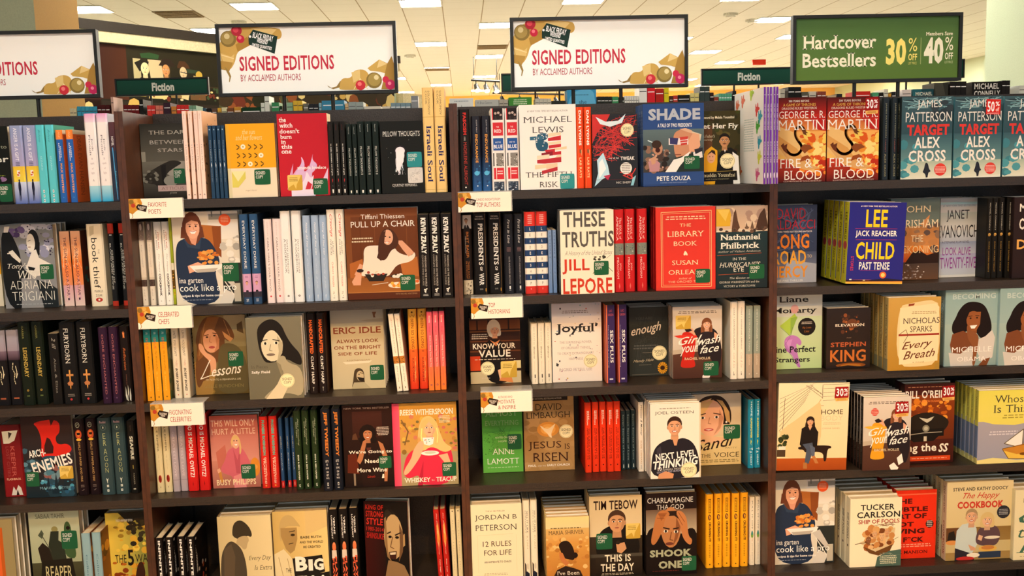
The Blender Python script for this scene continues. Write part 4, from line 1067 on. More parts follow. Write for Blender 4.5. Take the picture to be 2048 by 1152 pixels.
SP['crush'] = "r 0 0 100 100 f0ab1c;r 26 6 76 25 2a1610;r 32 7 70 24 f0ab1c;v b 3a1c14 38 8 66 23 GARY VAYNERCHUK;e 48 31 30 4 6a3a2c;p f0ab1c 40 28 70 31 50 34;v x 3a1410 32 37 78 64 CRUSHING IT!;m 8a5a10 34 68 66 86 8;d 50 95 12 2a1610"
SP['pulloff'] = "r 0 0 100 100 e9e2cc;v s 6a6454 34 5 66 47 PULL IT OFF;e 48 55 36 5 7aa84a;e 48 52.5 22 3.4 3a8a94;p 5a9aa0 48 48 62 53 34 53;r 44 60 52 65 a84a34;v n 3a3428 40 68 62 92 Julianna Zobrist;v n 8a8474 42 95 58 97 W"
SP['targetsp'] = "r 0 0 100 100 121a1c;v n 8a8a6a 36 6 66 48 JAMES PATTERSON;v n 8a4a3a 40 50 60 66 TARGET;v n a09a6c 34 68 66 96 ALEX CROSS"
SP['child'] = "r 0 0 100 100 b8b226;v i e8e070 40 4 74 10 Past;v b 2a2412 30 13 72 46 LEE CHILD;e 54 53 40 5 a83a4a;v b 3a3018 36 60 64 88 PAST TENSE"
SP['connelly'] = "r 0 0 100 100 17140f;v n c8c4b4 38 6 64 40 MICHAEL CONNELLY;d 52 45 34 c8a052;d 44 46 26 a8803c;v n a8853c 38 54 64 92 DARK SACRED NIGHT"
SP['sparks'] = "r 0 0 100 100 b9a468;r 0 0 22 100 8a7c48;v n 3a3424 40 10 72 80 NICHOLAS SPARKS;s 4a3a24 5 10 66 60 60 96 50;r 0 84 100 100 8a8460"
SP['becoming'] = "r 0 0 100 100 9ab8b8;v n e4ece8 30 10 70 50 BECOMING"
SP['boat'] = "r 0 0 100 48 c9c65a;r 0 48 100 92 6c7c9a;r 0 92 100 100 d8cc7a;v n 3a4440 34 8 66 40 Whose Boat"
SP['girlsp'] = "r 0 0 100 100 1c1613;v c d8d0c4 34 8 70 50 girl, wash your face;v n a89c90 36 60 62 92 RACHEL HOLLIS"
SP['tucker'] = "r 0 0 100 100 efe6c4;v b 2a2620 30 22 70 60 SHIP OF FOOLS;d 50 70 14 3a3024"
SP['happysp'] = "r 0 0 100 100 d8c8a0;v b 5a3a2a 30 6 66 40 STEVE AND KATHY;v b 8a2a20 30 50 70 94 COOKBOOK"
SP['wineside'] = "r 0 0 100 100 3a1814;w 20 3 0 0 100 100 4 6a3428,8a5a4a,c8a890"
SP['reese'] = "r 0 0 100 100 e0506c"
SP['shade'] = "r 0 0 100 100 2b4b80;v b a8b8cc 36 8 66 40 SHADE"
SP['joy'] = "r 0 0 100 100 b8cbd6;v S 3a4450 30 20 70 50 Joyful"
SP['king'] = "r 0 0 100 100 16100c"
SP['moriarty'] = "r 0 0 100 100 a8c89a"
SP['strong'] = "r 0 0 100 100 2a0e0c;w 12 3 0 0 100 100 5 5a2018,8a5a4a"

# ---------------------------------------------------------------- printed front covers
CV = ART_COVER
SHADEPHOTO = "r 0 31 100 83 5d7276 3c3a38;s cfe0de 1.6 8 44 30 51;s cfe0de 1.4 34 56 44 60;k 40 6 0 52 46 82 3 6 2a2420,4a3a34,8a6a58;k 14 9 10 60 40 80 1 3 c8a08c"
CV['jelly'] = "r 0 0 100 100 141610;t n 9aa08a 30 24 96 30 whisper to;t b d8d8cc 34 38 98 46 after;k 10 3 40 64 90 74 2 5 d8c8dc,8a6a94;m 6a7a2a 30 62 90 65 1"
CV['tony'] = """r 0 0 100 100 7d8486 8f9092;k 26 5 40 0 100 36 5 9 b8bcc8,8f94b0,d8d8e0;k 8 3 20 2 44 14 4 7 4a3a6a,6a5a8a;k 30 8 46 0 100 40 1 2 2a2440
p 15181a 0 12 14 6 22 10 34 30 36 44 40 54 52 60 40 66 44 100 0 100;p e4e2d8 10 2 20 2 16 9 8 9
e 62 20 11 14 17191a;p 17191a 66 16 74 22 72 36 54 46 58 34;e 57 22 8 11 e6e4d8;s 2a2a2a 1 52 20 57 19;s 6a2a2a 1.4 52 27 56 27;p e6e4da 58 32 66 30 70 40 92 48 96 60 60 62 44 52
p dcdacc 14 32 22 30 36 42 34 46 20 38;s e6e4da 2 12 34 22 34;p 17191a 48 50 62 52 58 56 50 56;p e0ded2 42 54 72 56 60 64;p 8f9192 34 64 50 64 74 100 30 100;p 1f2528 62 66 88 72 100 78 100 100 72 100
t i e8e8dc 10 46 48 54 Tony's;t i e8e8dc 28 55 62 65 Wife;t t f0efe2 12 67 92 77 ADRIANA;t t f0efe2 14 80 94 91 TRIGIANI;m a8acac 18 94.5 92 96.5 1"""
CV['arch'] = """r 0 0 100 100 33201c 1c2a30;k 12 4 0 40 100 100 8 16 2a4a5a,3a2a34,243a44;p d4281c 22 7 76 3 78 20 66 26 70 36 92 34 100 44 74 50 46 48 34 52 40 30 34 14
p 3a1a16 44 36 50 26 56 28 62 38 60 46 42 46;p 3a1a16 58 4 70 2 60 12;k 14 6 40 60 80 76 5 9 6a8a94,8a5a54,4a7a8a;k 30 7 30 78 96 96 2 5 4a96b0,2a5a78,7ac0d0;p 1a2a34 40 92 46 74 50 92;p 1a2a34 56 92 62 70 66 92;p 1a2a34 74 92 79 74 84 92;k 10 8 0 40 24 70 4 7 5a8494,3a5a6a
a b f0ece0 28 45 34 9 -8 ARCH-;a b f0ece0 56 58 82 14 -14 ENEMIES;t n 7aa8b4 28 87 90 90 MARISSA MEYER;r 52 91 66 96 1a2a34"""
CV['reaper'] = """r 0 0 100 58 b9c0a0 a4ac88;r 0 58 100 100 4a4a30 241c12;t s 5a5a44 14 5 72 10 SABAA TAHIR;m 7a7c60 22 1.5 84 3 1;d 50 22 6.5 8a8450;p 2a3024 42 24 58 24 56 34 66 38 70 58 34 58 36 38
p 3f5a34 68 22 72 14 80 14 84 24 80 30 88 38 90 56 66 52 70 34;d 77 21 4 1c140e;p 241c14 14 42 24 36 36 42 44 60 20 62;p 4a5440 16 28 24 22 28 26 24 32;s 3a3a2c 1.5 22 26 40 46;p 1e1a12 20 56 80 54 86 78 14 82
t n d0c48c 26 62 78 76 REAPER;t n b8a870 50 78 74 82 AT THE;t n d0c48c 24 82 96 98 GATES"""
CV['wave5'] = """h 0 0 100 100 f0d050 6a7a3a;k 40 4 20 0 100 50 4 9 d8a832,9a7a28,e8c84c;p 1f1c12 30 0 100 0 96 12 70 8 56 16 44 8;k 20 5 50 8 86 40 5 8 2a2418,3a3420;k 40 8 10 60 100 100 3 8 b8641c,d8a02c,8a3a10;p 3a1e10 66 64 78 60 84 76 78 84 82 100 70 100 66 86 58 100 56 90
t b d8d8c8 24 8 62 11 THE 5TH ANNIVERSARY EDITION;t n 1c1810 16 52 42 62 THE;t b 1c1810 45 46 59 66 5;t n 1c1810 62 52 108 62 WAVE"""
CV['orange'] = "r 0 0 100 100 9a8a5c;r 0 9 82 100 c05a1c;r 0 12 76 100 e0642c;s e8d8a8 5 20 30 58 16;s e8d8a8 4 30 60 70 14;r 0 80 78 92 e8dcb8"
CV['darkstars'] = """r 0 0 100 50 2b2a25 5a574c;r 0 50 100 100 6a665a 201c18;t s b4afa2 17 9 98 14 THE DARK;t s b4afa2 18 22 92 27 BETWEEN;t s b4afa2 32 33 80 37.5 STARS;r 0 37 8 50 8a8678
p 9a9588 10 66 30 56 54 50 90 50 100 54 100 70 60 72 40 64 20 70;p 2a2620 0 70 26 58 44 52 60 48 80 52 64 58 46 66 40 80 30 92 26 80 10 80;p 1c1814 36 56 46 54 44 74 52 92 38 88;e 54 76 14 7 8e8a7e;r 28 82 84 90 bfa29a;t s 8a6a66 34 84 78 88 ATTICUS;t i a8a294 50 91.5 64 94 poems;k 16 3 0 60 30 80 2 4 3a362e,7a766a"""
CV['yellow'] = """r 0 0 100 60 efa91e;r 0 60 100 100 e9dcc0;r 0 0 7 100 d8d0a8;r 0 0 7 60 e0a832;t i f8e0a0 34 8 60 14 the sun;t i f8e0a0 20 15 74 22 and her flowers;
""" + ';'.join(f"s 5a4418 2 {26 + i * 12} {31 + r * 11.5} {21 + i * 12} {28.5 + r * 11.5};s 5a4418 2 {26 + i * 12} {32 + r * 11.5} {21 + i * 12} {34.5 + r * 11.5}" for r in range(3) for i in range(5) if (r, i) not in ((0, 1), (1, 4), (2, 2))) + """
d 34 31 5 f4ead0;d 34 31 1.6 b8943c;d 70 43 5 f4ead0;d 70 43 1.6 b8943c;d 47 54.5 5 f4ead0;d 47 54.5 1.6 b8943c;p d8cf62 8 64 36 64 36 74 20 86 8 86;p e8e2a8 8 64 36 64 20 78;t i a89a7c 34 89 58 92 rupi kaur"""
CV['witch'] = """r 0 0 100 100 c0202e;t S f4ece8 4 4 18 10 the;t S f4ece8 4 11 31 16.5 witch;t S f4ece8 4 18 44 23.5 doesn't;t S f4ece8 5 25 28 30 burn;t S f4ece8 6 31 16 36 in;t S f4ece8 6 37 28 42 this;t S f4ece8 6 44 26 48 one
p d8b4dc 26 100 22 84 34 68 46 60 44 50 52 60 48 72 60 66 70 46 66 56 78 62 70 70 64 72 66 84 56 100;p ecdcf0 24 100 30 86 40 76 38 88 50 80 54 68 62 80 70 72 60 100;p c83040 50 92 56 82 64 86 58 96;p d8a0c8 14 92 20 74 28 60 26 74 36 66 24 84;p e4c8e8 88 78 98 66 96 82 88 92;r 22 92 70 100 ecdff0;t S f4eceb 36 63.5 94 67.5 amanda lovelace"""
CV['pillow'] = """r 0 0 100 100 191a17;t s e6e6de 6 14 92 21 PILLOW THOUGHTS;e 45 41 11 5 f0e8ee;p f4f0f4 34 41 56 41 54 50 46 60 38 70 34 62 38 50;w 12 3 32 44 52 74 0.8 e8ecf0,b8d0d8;k 14 4 10 20 80 96 0.4 0.8 d8d8d0;d 45 41 13 2a2228;e 45 41 11 5.4 f4eef2;p f6f2f4 35 42 55 42 52 56 40 70 35 66;s f6f2f4 2 40 60 34 70;s f0ecf0 2 48 56 40 74;t s e0e0d8 24 87 82 90.5 COURTNEY PEPPERNELL"""
CV['ina'] = """r 0 0 100 100 dcd6c4;r 54 0 100 30 d4d0c6 e6e2d6;r 56 3 100 9 8a8a84;r 60 0 62 6 6a6a68;r 74 0 76 6 6a6a68;p b06a30 42 14 70 16 70 48 56 46;p 8a4a20 60 16 74 16 72 50 62 44;k 16 4 70 28 100 56 3 6 e8e4d8,a8a49a,c0bcb0;r 72 56 100 100 2b2f2c;p c8c4ba 64 64 76 60 90 78 86 82;p d8d4c8 74 84 90 90 84 100 64 100;s e8e4d8 1.4 70 70 92 96;r 88 78 98 98 bcb6a4
p 24324a 4 34 16 28 44 27 58 32 70 52 66 60 60 66 70 100 6 100 2 60;p 2f4058 16 28 30 34 44 27 40 40 22 38;e 30 18 15 18 6a3a26;p 6a3a26 14 16 46 16 48 28 12 28;p d8987a 24 26 38 26 34 36 28 34;e 31 17.5 10.5 11.5 e2a888;p 6a3a26 18 14 22 4 36 2 44 12 40 11 30 9 22 12;e 27 15.5 1.6 .9 2a1a14;e 36 15.5 1.6 .9 2a1a14;s 6a3a2a .8 24 13.6 29 13.2;s 6a3a2a .8 34 13.2 39 13.6;s b87858 .8 32 16 33 19;p fff4ec 26 20.6 37 20.2 34 23.4 29 23.4;s a84a3c .8 26 20.4 31 21.4 37 20.2
p e0a888 20 58 36 54 46 58 40 62 22 66;k 34 7 36 42 68 56 2.4 4.4 e08a34,c8702a,eca450,d89a48;p f0ece2 22 58 74 57 70 62 58 65 32 65;p b8b0a2 30 62 66 61 60 65 34 65.5
t n f0f0ea 6 71 42 78.5 ina garten;t n fafaf4 6 78 92 88 cook like a pro;t b f0f0ea 7 89 70 92.5 recipes & tips for home cooks;m a8b0bc 8 94.5 56 95.8 1;d 80 9.5 9 e05a2c;m f0b090 74 6 86 12.5 4"""
CV['chair'] = """r 0 0 100 100 6e3c1e 5c3018;k 0 1 0 0 1 1 1 1 fff;r 0 0 8 100 7a4826;r 20 0 21 60 5a2f16;r 40 0 40.6 60 7c4826;r 60 0 61 50 5a2f16;r 84 0 84.8 60 7a4826;r 0 0 100 9 7c4624;t n f0e8d8 22 6.5 82 11.5 Tiffani Thiessen;t n f4ecdc 8 14 96 20.5 PULL UP A CHAIR;m d8c8a8 8 31 38 38 2
p a8622c 4 60 22 55 24 80 4 80;p b06a32 74 60 98 54 100 80 78 80;r 0 76 100 92 8a5428 a0622c;r 0 92 100 100 5a2c18;r 0 92 100 92.6 c88a4a
p e4dccb 24 44 32 40 66 42 72 50 90 54 94 48 96 54 88 60 70 62 62 70 56 76 26 74 18 74 24 58;p d8a080 70 36 78 36 90 46 94 50 86 54 78 46;p d8a080 6 80 14 70 20 72 18 84 8 84;p d8a080 10 72 18 60 22 62 16 76
p 4a2a1c 50 24 60 22 68 26 74 36 70 44 62 46 54 58 44 56 44 40;e 58 32 7.4 8.4 e0ac8c;p 4a2a1c 48 40 50 28 56 24 54 32 52 44 48 58 42 54;e 55 31 1.2 .7 201410;e 61 32 1.2 .7 201410;p fff2ea 53 36.4 60 37 57 39;s a84a3c .7 53 36.2 57 37.4 60.4 36.8;e 18 68 5 2 2a1c18
p 26221e 24 72 56 72 50 80 30 80;k 14 4 28 69 52 74 2 3.4 d8c8a8,a84a3a,e8e0d0,6a8a3a;e 70 75 10 2.4 3a342c;k 6 3 64 73 76 76 2 3 e8e0d4;e 70 85 14 3.4 e8dccb;k 10 5 60 82 80 86 2 3.4 e08a30,d8b04a,c85a2c;e 92 82 10 3 d8c8b0;k 5 3 86 80 98 83 2 3 d8642c;s d8d0c0 .8 34 84 56 82;t n b08a60 66 94 96 95.6 WITH RACHEL HOLTZMAN"""
CV['lessons'] = """r 0 0 100 100 8a7a4c 5c4a22;r 60 0 100 40 a89a74 8a7c50;p 5a4526 84 12 94 8 96 24 84 20;k 8 2 0 60 30 100 6 12 8a6a2c,a8843c;p a07a3c 0 60 20 50 40 70 30 100 0 100
p 6a4424 16 8 30 0 60 2 74 16 80 30 66 34 58 28 62 50 40 60 20 76 4 96 0 70 8 40 4 30;p 8a5a2c 30 2 52 2 40 20 22 40 10 66 6 50 16 20;s b08048 1 24 10 10 50;s b08048 1 60 6 70 26;p c8925a 56 20 76 30 70 34 60 28
p 5e5230 46 44 58 34 84 38 98 56 100 80 100 100 40 100 44 70;e 34 32 15 15 d89c72;p c07e54 42 22 50 30 48 42 38 47 44 38;s 4a2a18 1.4 22 25 30 24;s 4a2a18 1.4 38 22 46 23;e 27 27 2.4 1 2a1a12;e 41 25.4 2.4 1 2a1a12;s a86a44 1 33 26 31 33 35 34;e 35 40 6 1.6 a84a40
p dca278 10 34 18 36 22 46 34 50 42 56 40 72 30 74 30 58 18 50 10 42;p 6a4424 2 60 16 52 30 66 26 80 8 84
s f0e4cc 1.6 30 56 14 76 10 80 28 76 50 74;a C f0e4cc 60 71 58 9 -6 essons;t n d8c8a0 20 80 86 82.4 MY PATH TO A MEANINGFUL LIFE;t t 9a8850 16 87.5 90 91.5 GISELE BUNDCHEN"""
CV['field'] = """r 0 0 100 100 77735f 6d6954;p 1e1a16 20 12 36 3 52 2 66 10 72 22 82 34 98 46 100 60 88 58 70 50 34 58 24 44 20 28
p a89f80 52 50 68 46 72 56 100 62 100 100 70 92 44 98 20 100 60 80 66 66 54 60;p d8cca8 30 100 52 82 60 72 78 78 60 100;e 46 34 20 20 d8d0b0;p b4aa8a 56 22 66 32 64 44 54 54 58 42;p 1e1a16 26 34 26 18 38 8 50 8 62 16 66 32 60 22 48 14 34 20
s 2a241c 1.6 28 28 38 27;s 2a241c 1.6 48 27 60 29;e 34 31.6 4.4 1.7 e8e2cc;e 34 31.6 2.2 1.7 1c1814;e 54 31.4 4.4 1.7 e8e2cc;e 54 31.4 2.2 1.7 1c1814;s 8a8064 1.2 44 33 41 40 46 41;e 43 45.5 8 1.6 7a6a5c;p 8a8266 52 54 60 58 66 76 60 72;t S f0ece0 6 65 40 69 Sally Field;t s 5a5646 6 58 36 62 In Pieces"""
CV['idle'] = """r 0 0 100 18 8e9494 b4ae98;r 0 18 100 100 c9bd98;p a09a86 56 15 100 13 100 17 70 16.5;p 6a4a34 80 5 88 5 85 9 86 12 82 12 81 8;t S 8a4228 5 23 95 31 ERIC IDLE;t b 84421f 10 38 90 42.5 ALWAYS LOOK;t b 84421f 5 46 94 50.5 ON THE BRIGHT;t b 84421f 12 54 86 58 SIDE OF LIFE;p e0d8bc 20 66 76 65 70 68 26 69;t n 8a6a40 28 63.5 72 65.5 A SORTABIOGRAPHY
p 4a3c28 40 82 42 76 48 74 56 75 60 80 60 94 66 100 34 100 38 92;e 52 84 7 6.4 c8b48c;p 2a2018 46 85 60 87 58 91 50 90;e 50 82 1.2 .7 1a1410;s 3a2c1c 1 52 80 58 81;p b8ac88 34 100 40 92 60 92 72 100"""
CV['busy'] = """r 0 0 100 62 b4564a d08e7c;r 0 62 100 100 c88470 a86454;t n ecccb0 3 6 94 15 THIS WILL ONLY;t n ecccb0 4 18 94 26 HURT A LITTLE;p c06a58 10 50 30 40 34 70 14 80;e 90 72 10 13 d88a2c;d 90 72 5 e0a04c
p cc6470 34 48 46 44 62 44 70 50 82 68 78 76 68 70 66 78 76 100 40 100 44 84 24 80 16 74 28 62;p b8525e 46 46 54 62 60 46 58 80 50 80;p e08a86 44 84 62 80 70 100 44 100;e 52 36 8 10 e0a888;p d8b070 42 36 46 28 56 27 62 34 64 50 58 56 60 42 56 31;p d8b070 42 36 46 29 48 32 44 44;e 49 35 1.2 .7 2a1a14;e 55 35 1.2 .7 2a1a14;p fff0e8 49 40 56 39.6 53 42;p c8863c 12 76 18 74 22 92 16 92;p e0a888 10 74 16 72 18 77 12 79;t b f0d8a8 8 88 90 96 BUSY PHILIPPS"""
CV['wine'] = """r 0 0 100 100 2e1710 1c100c;r 20 8 80 40 43221a 35190f;t n c8a890 4 3 96 5 NEW YORK TIMES BESTSELLER;p 5a3a26 20 36 26 34 30 42 18 42;r 18 80 22 98 8a7a64;p 5c2414 8 60 26 58 30 84 6 82;f 50 36 9 b87850 1c100c Aw;p 241410 34 56 48 50 60 50 74 62 70 100 36 100;p b4744c 26 68 40 44 46 42 46 48 38 66 32 72;p b4744c 70 44 80 48 90 66 86 94 80 94 82 70;p 5a3028 46 52 56 52 51 62
t b f0e6d4 10 55 98 60 We're Going to;t b f0e6d4 42 66 70 71 Need;t b f0e6d4 26 77 86 82 More Wine;t c c83a2c 46 86 62 89 Gabrielle;m d8c8b8 68 27 94 38 6;p f0e6d4 77 85 80 85 80 90 75 90"""
CV['reese'] = """r 0 0 100 100 d29a3a b8935a;r 0 60 100 100 a8986c;k 50 4 10 16 100 60 2 4 c87a5c,8a6a30,e0b04c,b8843c,7a6a3c;k 20 8 70 14 100 60 2 4 8a7a34,c8705c;s 7a5a34 2 14 20 24 34 18 50;h 0 0 11 100 d8405e e85a74
t S f6ecda 12 7.5 95 14.5 REESE WITHERSPOON;m f4e4c4 72 16 90 25 5;p d62f4a 14 80 20 62 36 54 58 52 82 52 92 58 94 100 36 100 40 86 22 92 14 86;p b8243e 40 86 46 70 44 100 36 100;p e8c07a 38 48 40 30 46 18 58 15 68 22 74 38 80 50 94 56 80 62 60 52 44 60;f 57 31 9.6 eab690 e4bc74 LM;p d8a05a 38 46 40 40 46 50 44 62
p e8b48c 30 58 40 46 48 46 46 60 26 82 16 88 14 82 28 66;p e8b48c 70 64 84 62 88 72 92 78 84 80 76 70;p e8f0ea 46 42 64 42 62 50 56 52 48 50;k 8 4 48 43 62 49 1 2 7ac0b4,e0b0a0;e 57 61 14 3 f0f0e4;e 57 60.4 9 1.6 c8ccb8;t S f6ecda 15 90.5 56 96 WHISKEY;t S f6ecda 58 93 62 95 in a;t S f6ecda 65 90.5 97 96 TEACUP"""
CV['kerry'] = """h 0 0 100 100 c9b582 e2d09c;p 3a3224 26 22 30 8 44 4 58 12 64 22 62 27 54 24 46 30 36 28 30 26;p b8a274 36 26 54 24 58 30 54 34 52 41 46 42 40 36 32 36;p 4a4030 24 30 34 34 44 42 50 60 50 80 46 100 0 100 2 50 14 34;p 5a4c38 10 40 24 34 30 50 24 90 6 90;t i 4a3e28 55 50 97 57 Every Day;t i 4a3e28 64 62 97 68 Is Extra;t s f0e4bc 4 80 48 89 JOHN;t s 4a3e28 50 80 95 89 KERRY;r 64 92 84 100 245034"""
CV['fella'] = """h 0 0 100 100 c8a860 e8cc84;p d8bc7c 60 0 100 0 100 20 60 30;p c0a468 10 24 14 10 24 4 36 5 44 12 52 20 44 18 22 18 16 26 14 40;p a88850 14 20 44 20 44 34 38 48 30 52 22 46 14 30;e 36 29 4 1.6 3a2c18;s 2a2014 1.4 30 25 40 24;s 4a3820 1.6 28 40 36 39;p e0d0a0 0 52 18 46 30 56 44 70 40 100 0 100;s a88c5c 1 8 56 20 100;s a88c5c 1 24 58 34 100
t b 2a2218 50 31 88 34 BABE RUTH;t b 2a2218 48 37 91 40 AND THE WORLD;t b 2a2218 54 43 86 46 HE CREATED;p 1c1814 33 58 88 55 92 76 36 84;t x f2ecd8 38 56 60 74 B;t x f2ecd8 62 60 70 74 I;t x f2ecd8 72 59 90 74 G;p 1c1814 24 82 100 76 100 96 24 100;t x f2ecd8 27 80 98 94 FELLA;t n 2a2218 20 70 30 75 THE;p 245034 4 96 40 96 40 100 4 100;e 86 98 20 6 d8b83c"""
CV['strong'] = """r 0 0 100 100 140f0c;h 0 0 46 100 3a0c0a 220c0a;a b b8281c 24 7 40 6 3 KING OF;a b b8281c 24 15 40 7 3 STRONG;a b c02c20 24 24 38 8 4 STYLE;a b a02018 24 33 40 5 5 1980-2014;a b a82018 24 41 40 7 6 SHINSUKE
p 2a221a 46 12 56 8 72 12 84 30 86 40 78 42 74 28 56 22 48 24;e 66 42 22 27 b89a6a;p 8a6a44 46 20 50 18 52 60 60 72 50 66 46 50;p 6a4c30 80 26 90 40 86 60 76 72 80 52;s 2a1c12 3 52 38 60 36;s 2a1c12 3 70 40 82 37;e 58 42 4 1.6 1a120c;e 74 42.6 4.6 1.6 1a120c;s 6a4c30 2 64 42 58 54 66 56;p 3a1c14 54 60 72 59 70 69 56 68;p d8c8a8 56 61 70 60 69 63 57 63.6;p 8a6c48 52 70 72 72 88 76 100 90 100 100 40 100 46 84;p a88858 88 40 92 38 92 52 87 54;s 1a1410 3 52 6 66 14;s 1a1410 3 56 5 74 16"""
CV['lewis'] = """r 0 0 100 100 f4f1ea;t s 6a6660 14 6.5 86 8.6 #1 NEW YORK TIMES BEST SELLING AUTHOR;t s 4a4846 7 14 93 21 MICHAEL;t s 4a4846 22 26 78 33 LEWIS
p 2a5a74 28 34 50 33 50 40 40 43 50 44 50 51 46 55 28 54;p 3a6c86 18 37.5 40 36.5 40 41 18 41.5;k 16 5 20 35 48 52 0.9 1.3 f0f0ec
p e8d8b8 50 34 73 32.5 73 36 50 38;p c4303a 50 39.5 73 36.5 73 42 50 43;p ead8b4 50 44.5 73 43 73 46 50 47.5;p c8343c 51 48 73 46.5 73 50 51 52;p e8d4aa 62 51.5 83 49.5 83 52.5 62 54;p c03038 44 53.5 62 52 62 56 73 55 73 59 48 60
p 8a2430 38 57 58 55 58 60 38 61;p ecdcc0 30 60 52 58.5 52 63 30 64.5;p e8d4b0 66 60 73 59 73 63 60 64;p b8303a 30 65 73 62 73 68 44 69.5 30 69;p ead6b0 26 71 46 70 46 74.5 26 76;p e4ccaa 46 70 66 69 66 74 46 76;p b8323c 38 78 66 73.5 66 78 38 82
t s 4a4846 9 79.5 92 85.5 THE FIFTH;t s 4a4846 33 91 67 97.5 RISK"""
CV['tweak'] = """r 0 0 100 100 1a1513;w 60 4 0 0 100 52 0.8 c8281c,e0382a,a01c14;w 22 9 0 40 70 66 0.7 d8362a;p c8281c 0 0 40 0 30 12 10 26 0 40;p dceef4 8 3 30 10 58 9 74 0 66 12 40 17 18 13;p b8e0f0 10 62 24 52 34 70 38 84 22 88 4 98 12 80;p e8f6fa 14 66 22 60 30 74 14 88;p b82a4a 24 84 40 82 34 90;w 8 6 60 74 96 90 2 d83a2c;t b f0ece4 62 58 93 63 TWEAK;t n d8d4cc 36 58.5 58 61 we all fall;d 74 74 13 f0ece4;m 5a5450 64 67 84 81 6;t b b8b4ac 52 92 84 95 NIC SHEFF;p 8ac8d8 88 88 96 84 90 98 84 98;r 0 89 88 89.4 5a1a14"""
CV['shade'] = f"""r 0 0 100 100 2d4c86;t x b4bcc6 9 6 94 20 SHADE;t b eef0ee 24 24 80 28.5 A TALE OF TWO PRESIDENTS;{SHADEPHOTO};e 24 54 8 8 b8886c;e 22 49 8 5 3a2a20;e 24 56 4 3 3a1c18;p b88a90 10 78 8 70 18 66 28 72 26 82 10 82;p c89a7c 12 66 22 62 20 72 14 74
p c88e6c 50 36 62 31 76 32 84 38 82 56 74 66 62 70 52 64 50 48;p d8b090 60 31 70 30 80 33 82 37 70 34;p d8c8a8 80 34 96 38 94 46 84 42;p e0a884 74 46 82 36 92 38 94 52 86 60 76 58;r 42 42 74 50 e8e0dc;p 3a3a6a 44 41 58 42 56 50 44 49;p c8443c 60 41 74 40 72 50 62 51;s e8e0dc 1.2 60 45 74 44;s e8e0dc 1.2 61 48 73 47;s 7a4030 1.4 52 62 62 62
p 24302c 40 82 52 66 84 60 100 64 100 83 40 83;p f0ece6 36 83 50 68 62 66 78 58 74 64 60 76 54 83;p e4e0dc 82 60 96 56 98 66 84 68;p 2a2a34 84 56 98 54 98 58 86 62
t b e4e8e6 22 88 78 93.5 PETE SOUZA;t n 9ab0d0 28 95.5 72 96.5 FORMER CHIEF PHOTOGRAPHER;r 0 97.5 100 100 26427a"""
CV['fly'] = """r 0 0 100 100 3a3418;k 40 4 0 0 100 70 4 9 2c2a12,4a4a1c,3a4016,584c22,34240f;r 0 20 34 70 5a3a20;t b e8e0c4 2 7 86 11.5 Foreword by Malala Yousafzai;t S f4f0e0 2 17 96 26 Let Her Fly;t i d8d0b0 10 32 40 36 A Father's;t i d8d0b0 10 37.5 36 41 Journey
p 15130f 48 62 58 52 78 50 92 56 96 100 40 100;p eceae0 82 56 96 62 100 100 84 100;f 63 41 11 c08a5c 1c1410 Sm;p e0a41c 6 100 8 66 18 54 32 48 46 54 46 70 40 100;e 31 62 10 9 d8a078;p 2a1c14 22 60 28 52 40 54 42 60 32 56;p e0a41c 20 64 22 54 34 49 44 54 34 52 24 58;e 28 62 1.2 .6 201410;e 35 62 1.2 .6 201410;s a04a3c .8 28 67 35 67;p f0ece4 62 53 66 53 64 57
p 17140e 0 83 92 82 94 95 0 96;s c8a84c .6 0 83 92 82;t s e8dcb0 6 85 88 90 Ziauddin Yousafzai;t i a8a07c 18 92 74 94 with Louise Carpenter"""
CV['firebl'] = """r 0 0 100 20 4a1410 a82018;r 0 20 100 40 b82414 e09448;r 0 40 100 72 eeb05c f0c468;r 0 72 100 100 c83a1c 5a1612;k 60 4 50 44 100 84 4 9 f0d060,e89430,d85a1c,f4e088;k 40 5 50 70 100 90 3 7 d85020,e88a2c,b83018;p e8c07a 4 34 30 40 60 62 80 90 40 80 0 64;p d8a054 0 44 40 60 60 78 30 72 0 58;p b8241c 60 20 100 22 100 40 80 38
p d8a868 4 60 30 68 60 78 90 84 60 86 30 80;s 7a4420 5.5 56 41 52 35 43 33.5 36 38 36 45 42 51 49 56 50 61 44 66 34 68 24 66 16 60;s a8702c 1.6 54 40.5 50 36.5 43 35.5 38 39 38 45 44 51;p 6a3a1c 48 37 56 35.5 54 38 63 42 58 42 60 45 53 43;p 6a3418 6 56 12 53 13 56 20 54 18 60 20 66 12 62;p 8a4a20 46 60 54 55 66 56 74 60 64 62 56 66;p 9a4a1c 50 70 62 68 70 72 62 73 66 78 56 74 46 76
t s f4ece0 22 3 64 5.4 300 YEARS BEFORE;t s e8c058 10 7 78 10.2 A GAME OF THRONES;t s f0e4d0 8 11.4 80 14 DRAGONS RULED WESTEROS;t s f6f0e6 2 16 97 24.5 GEORGE R. R.;t s f6f0e6 0 26.5 97 38 MARTIN;t s f8f4ec 4 72 72 83 FIRE &;t s f8f4ec 14 86 92 97 BLOOD;t s d8c8b8 12 98 92 99.6 ILLUSTRATIONS BY DOUG WHEATLEY"""
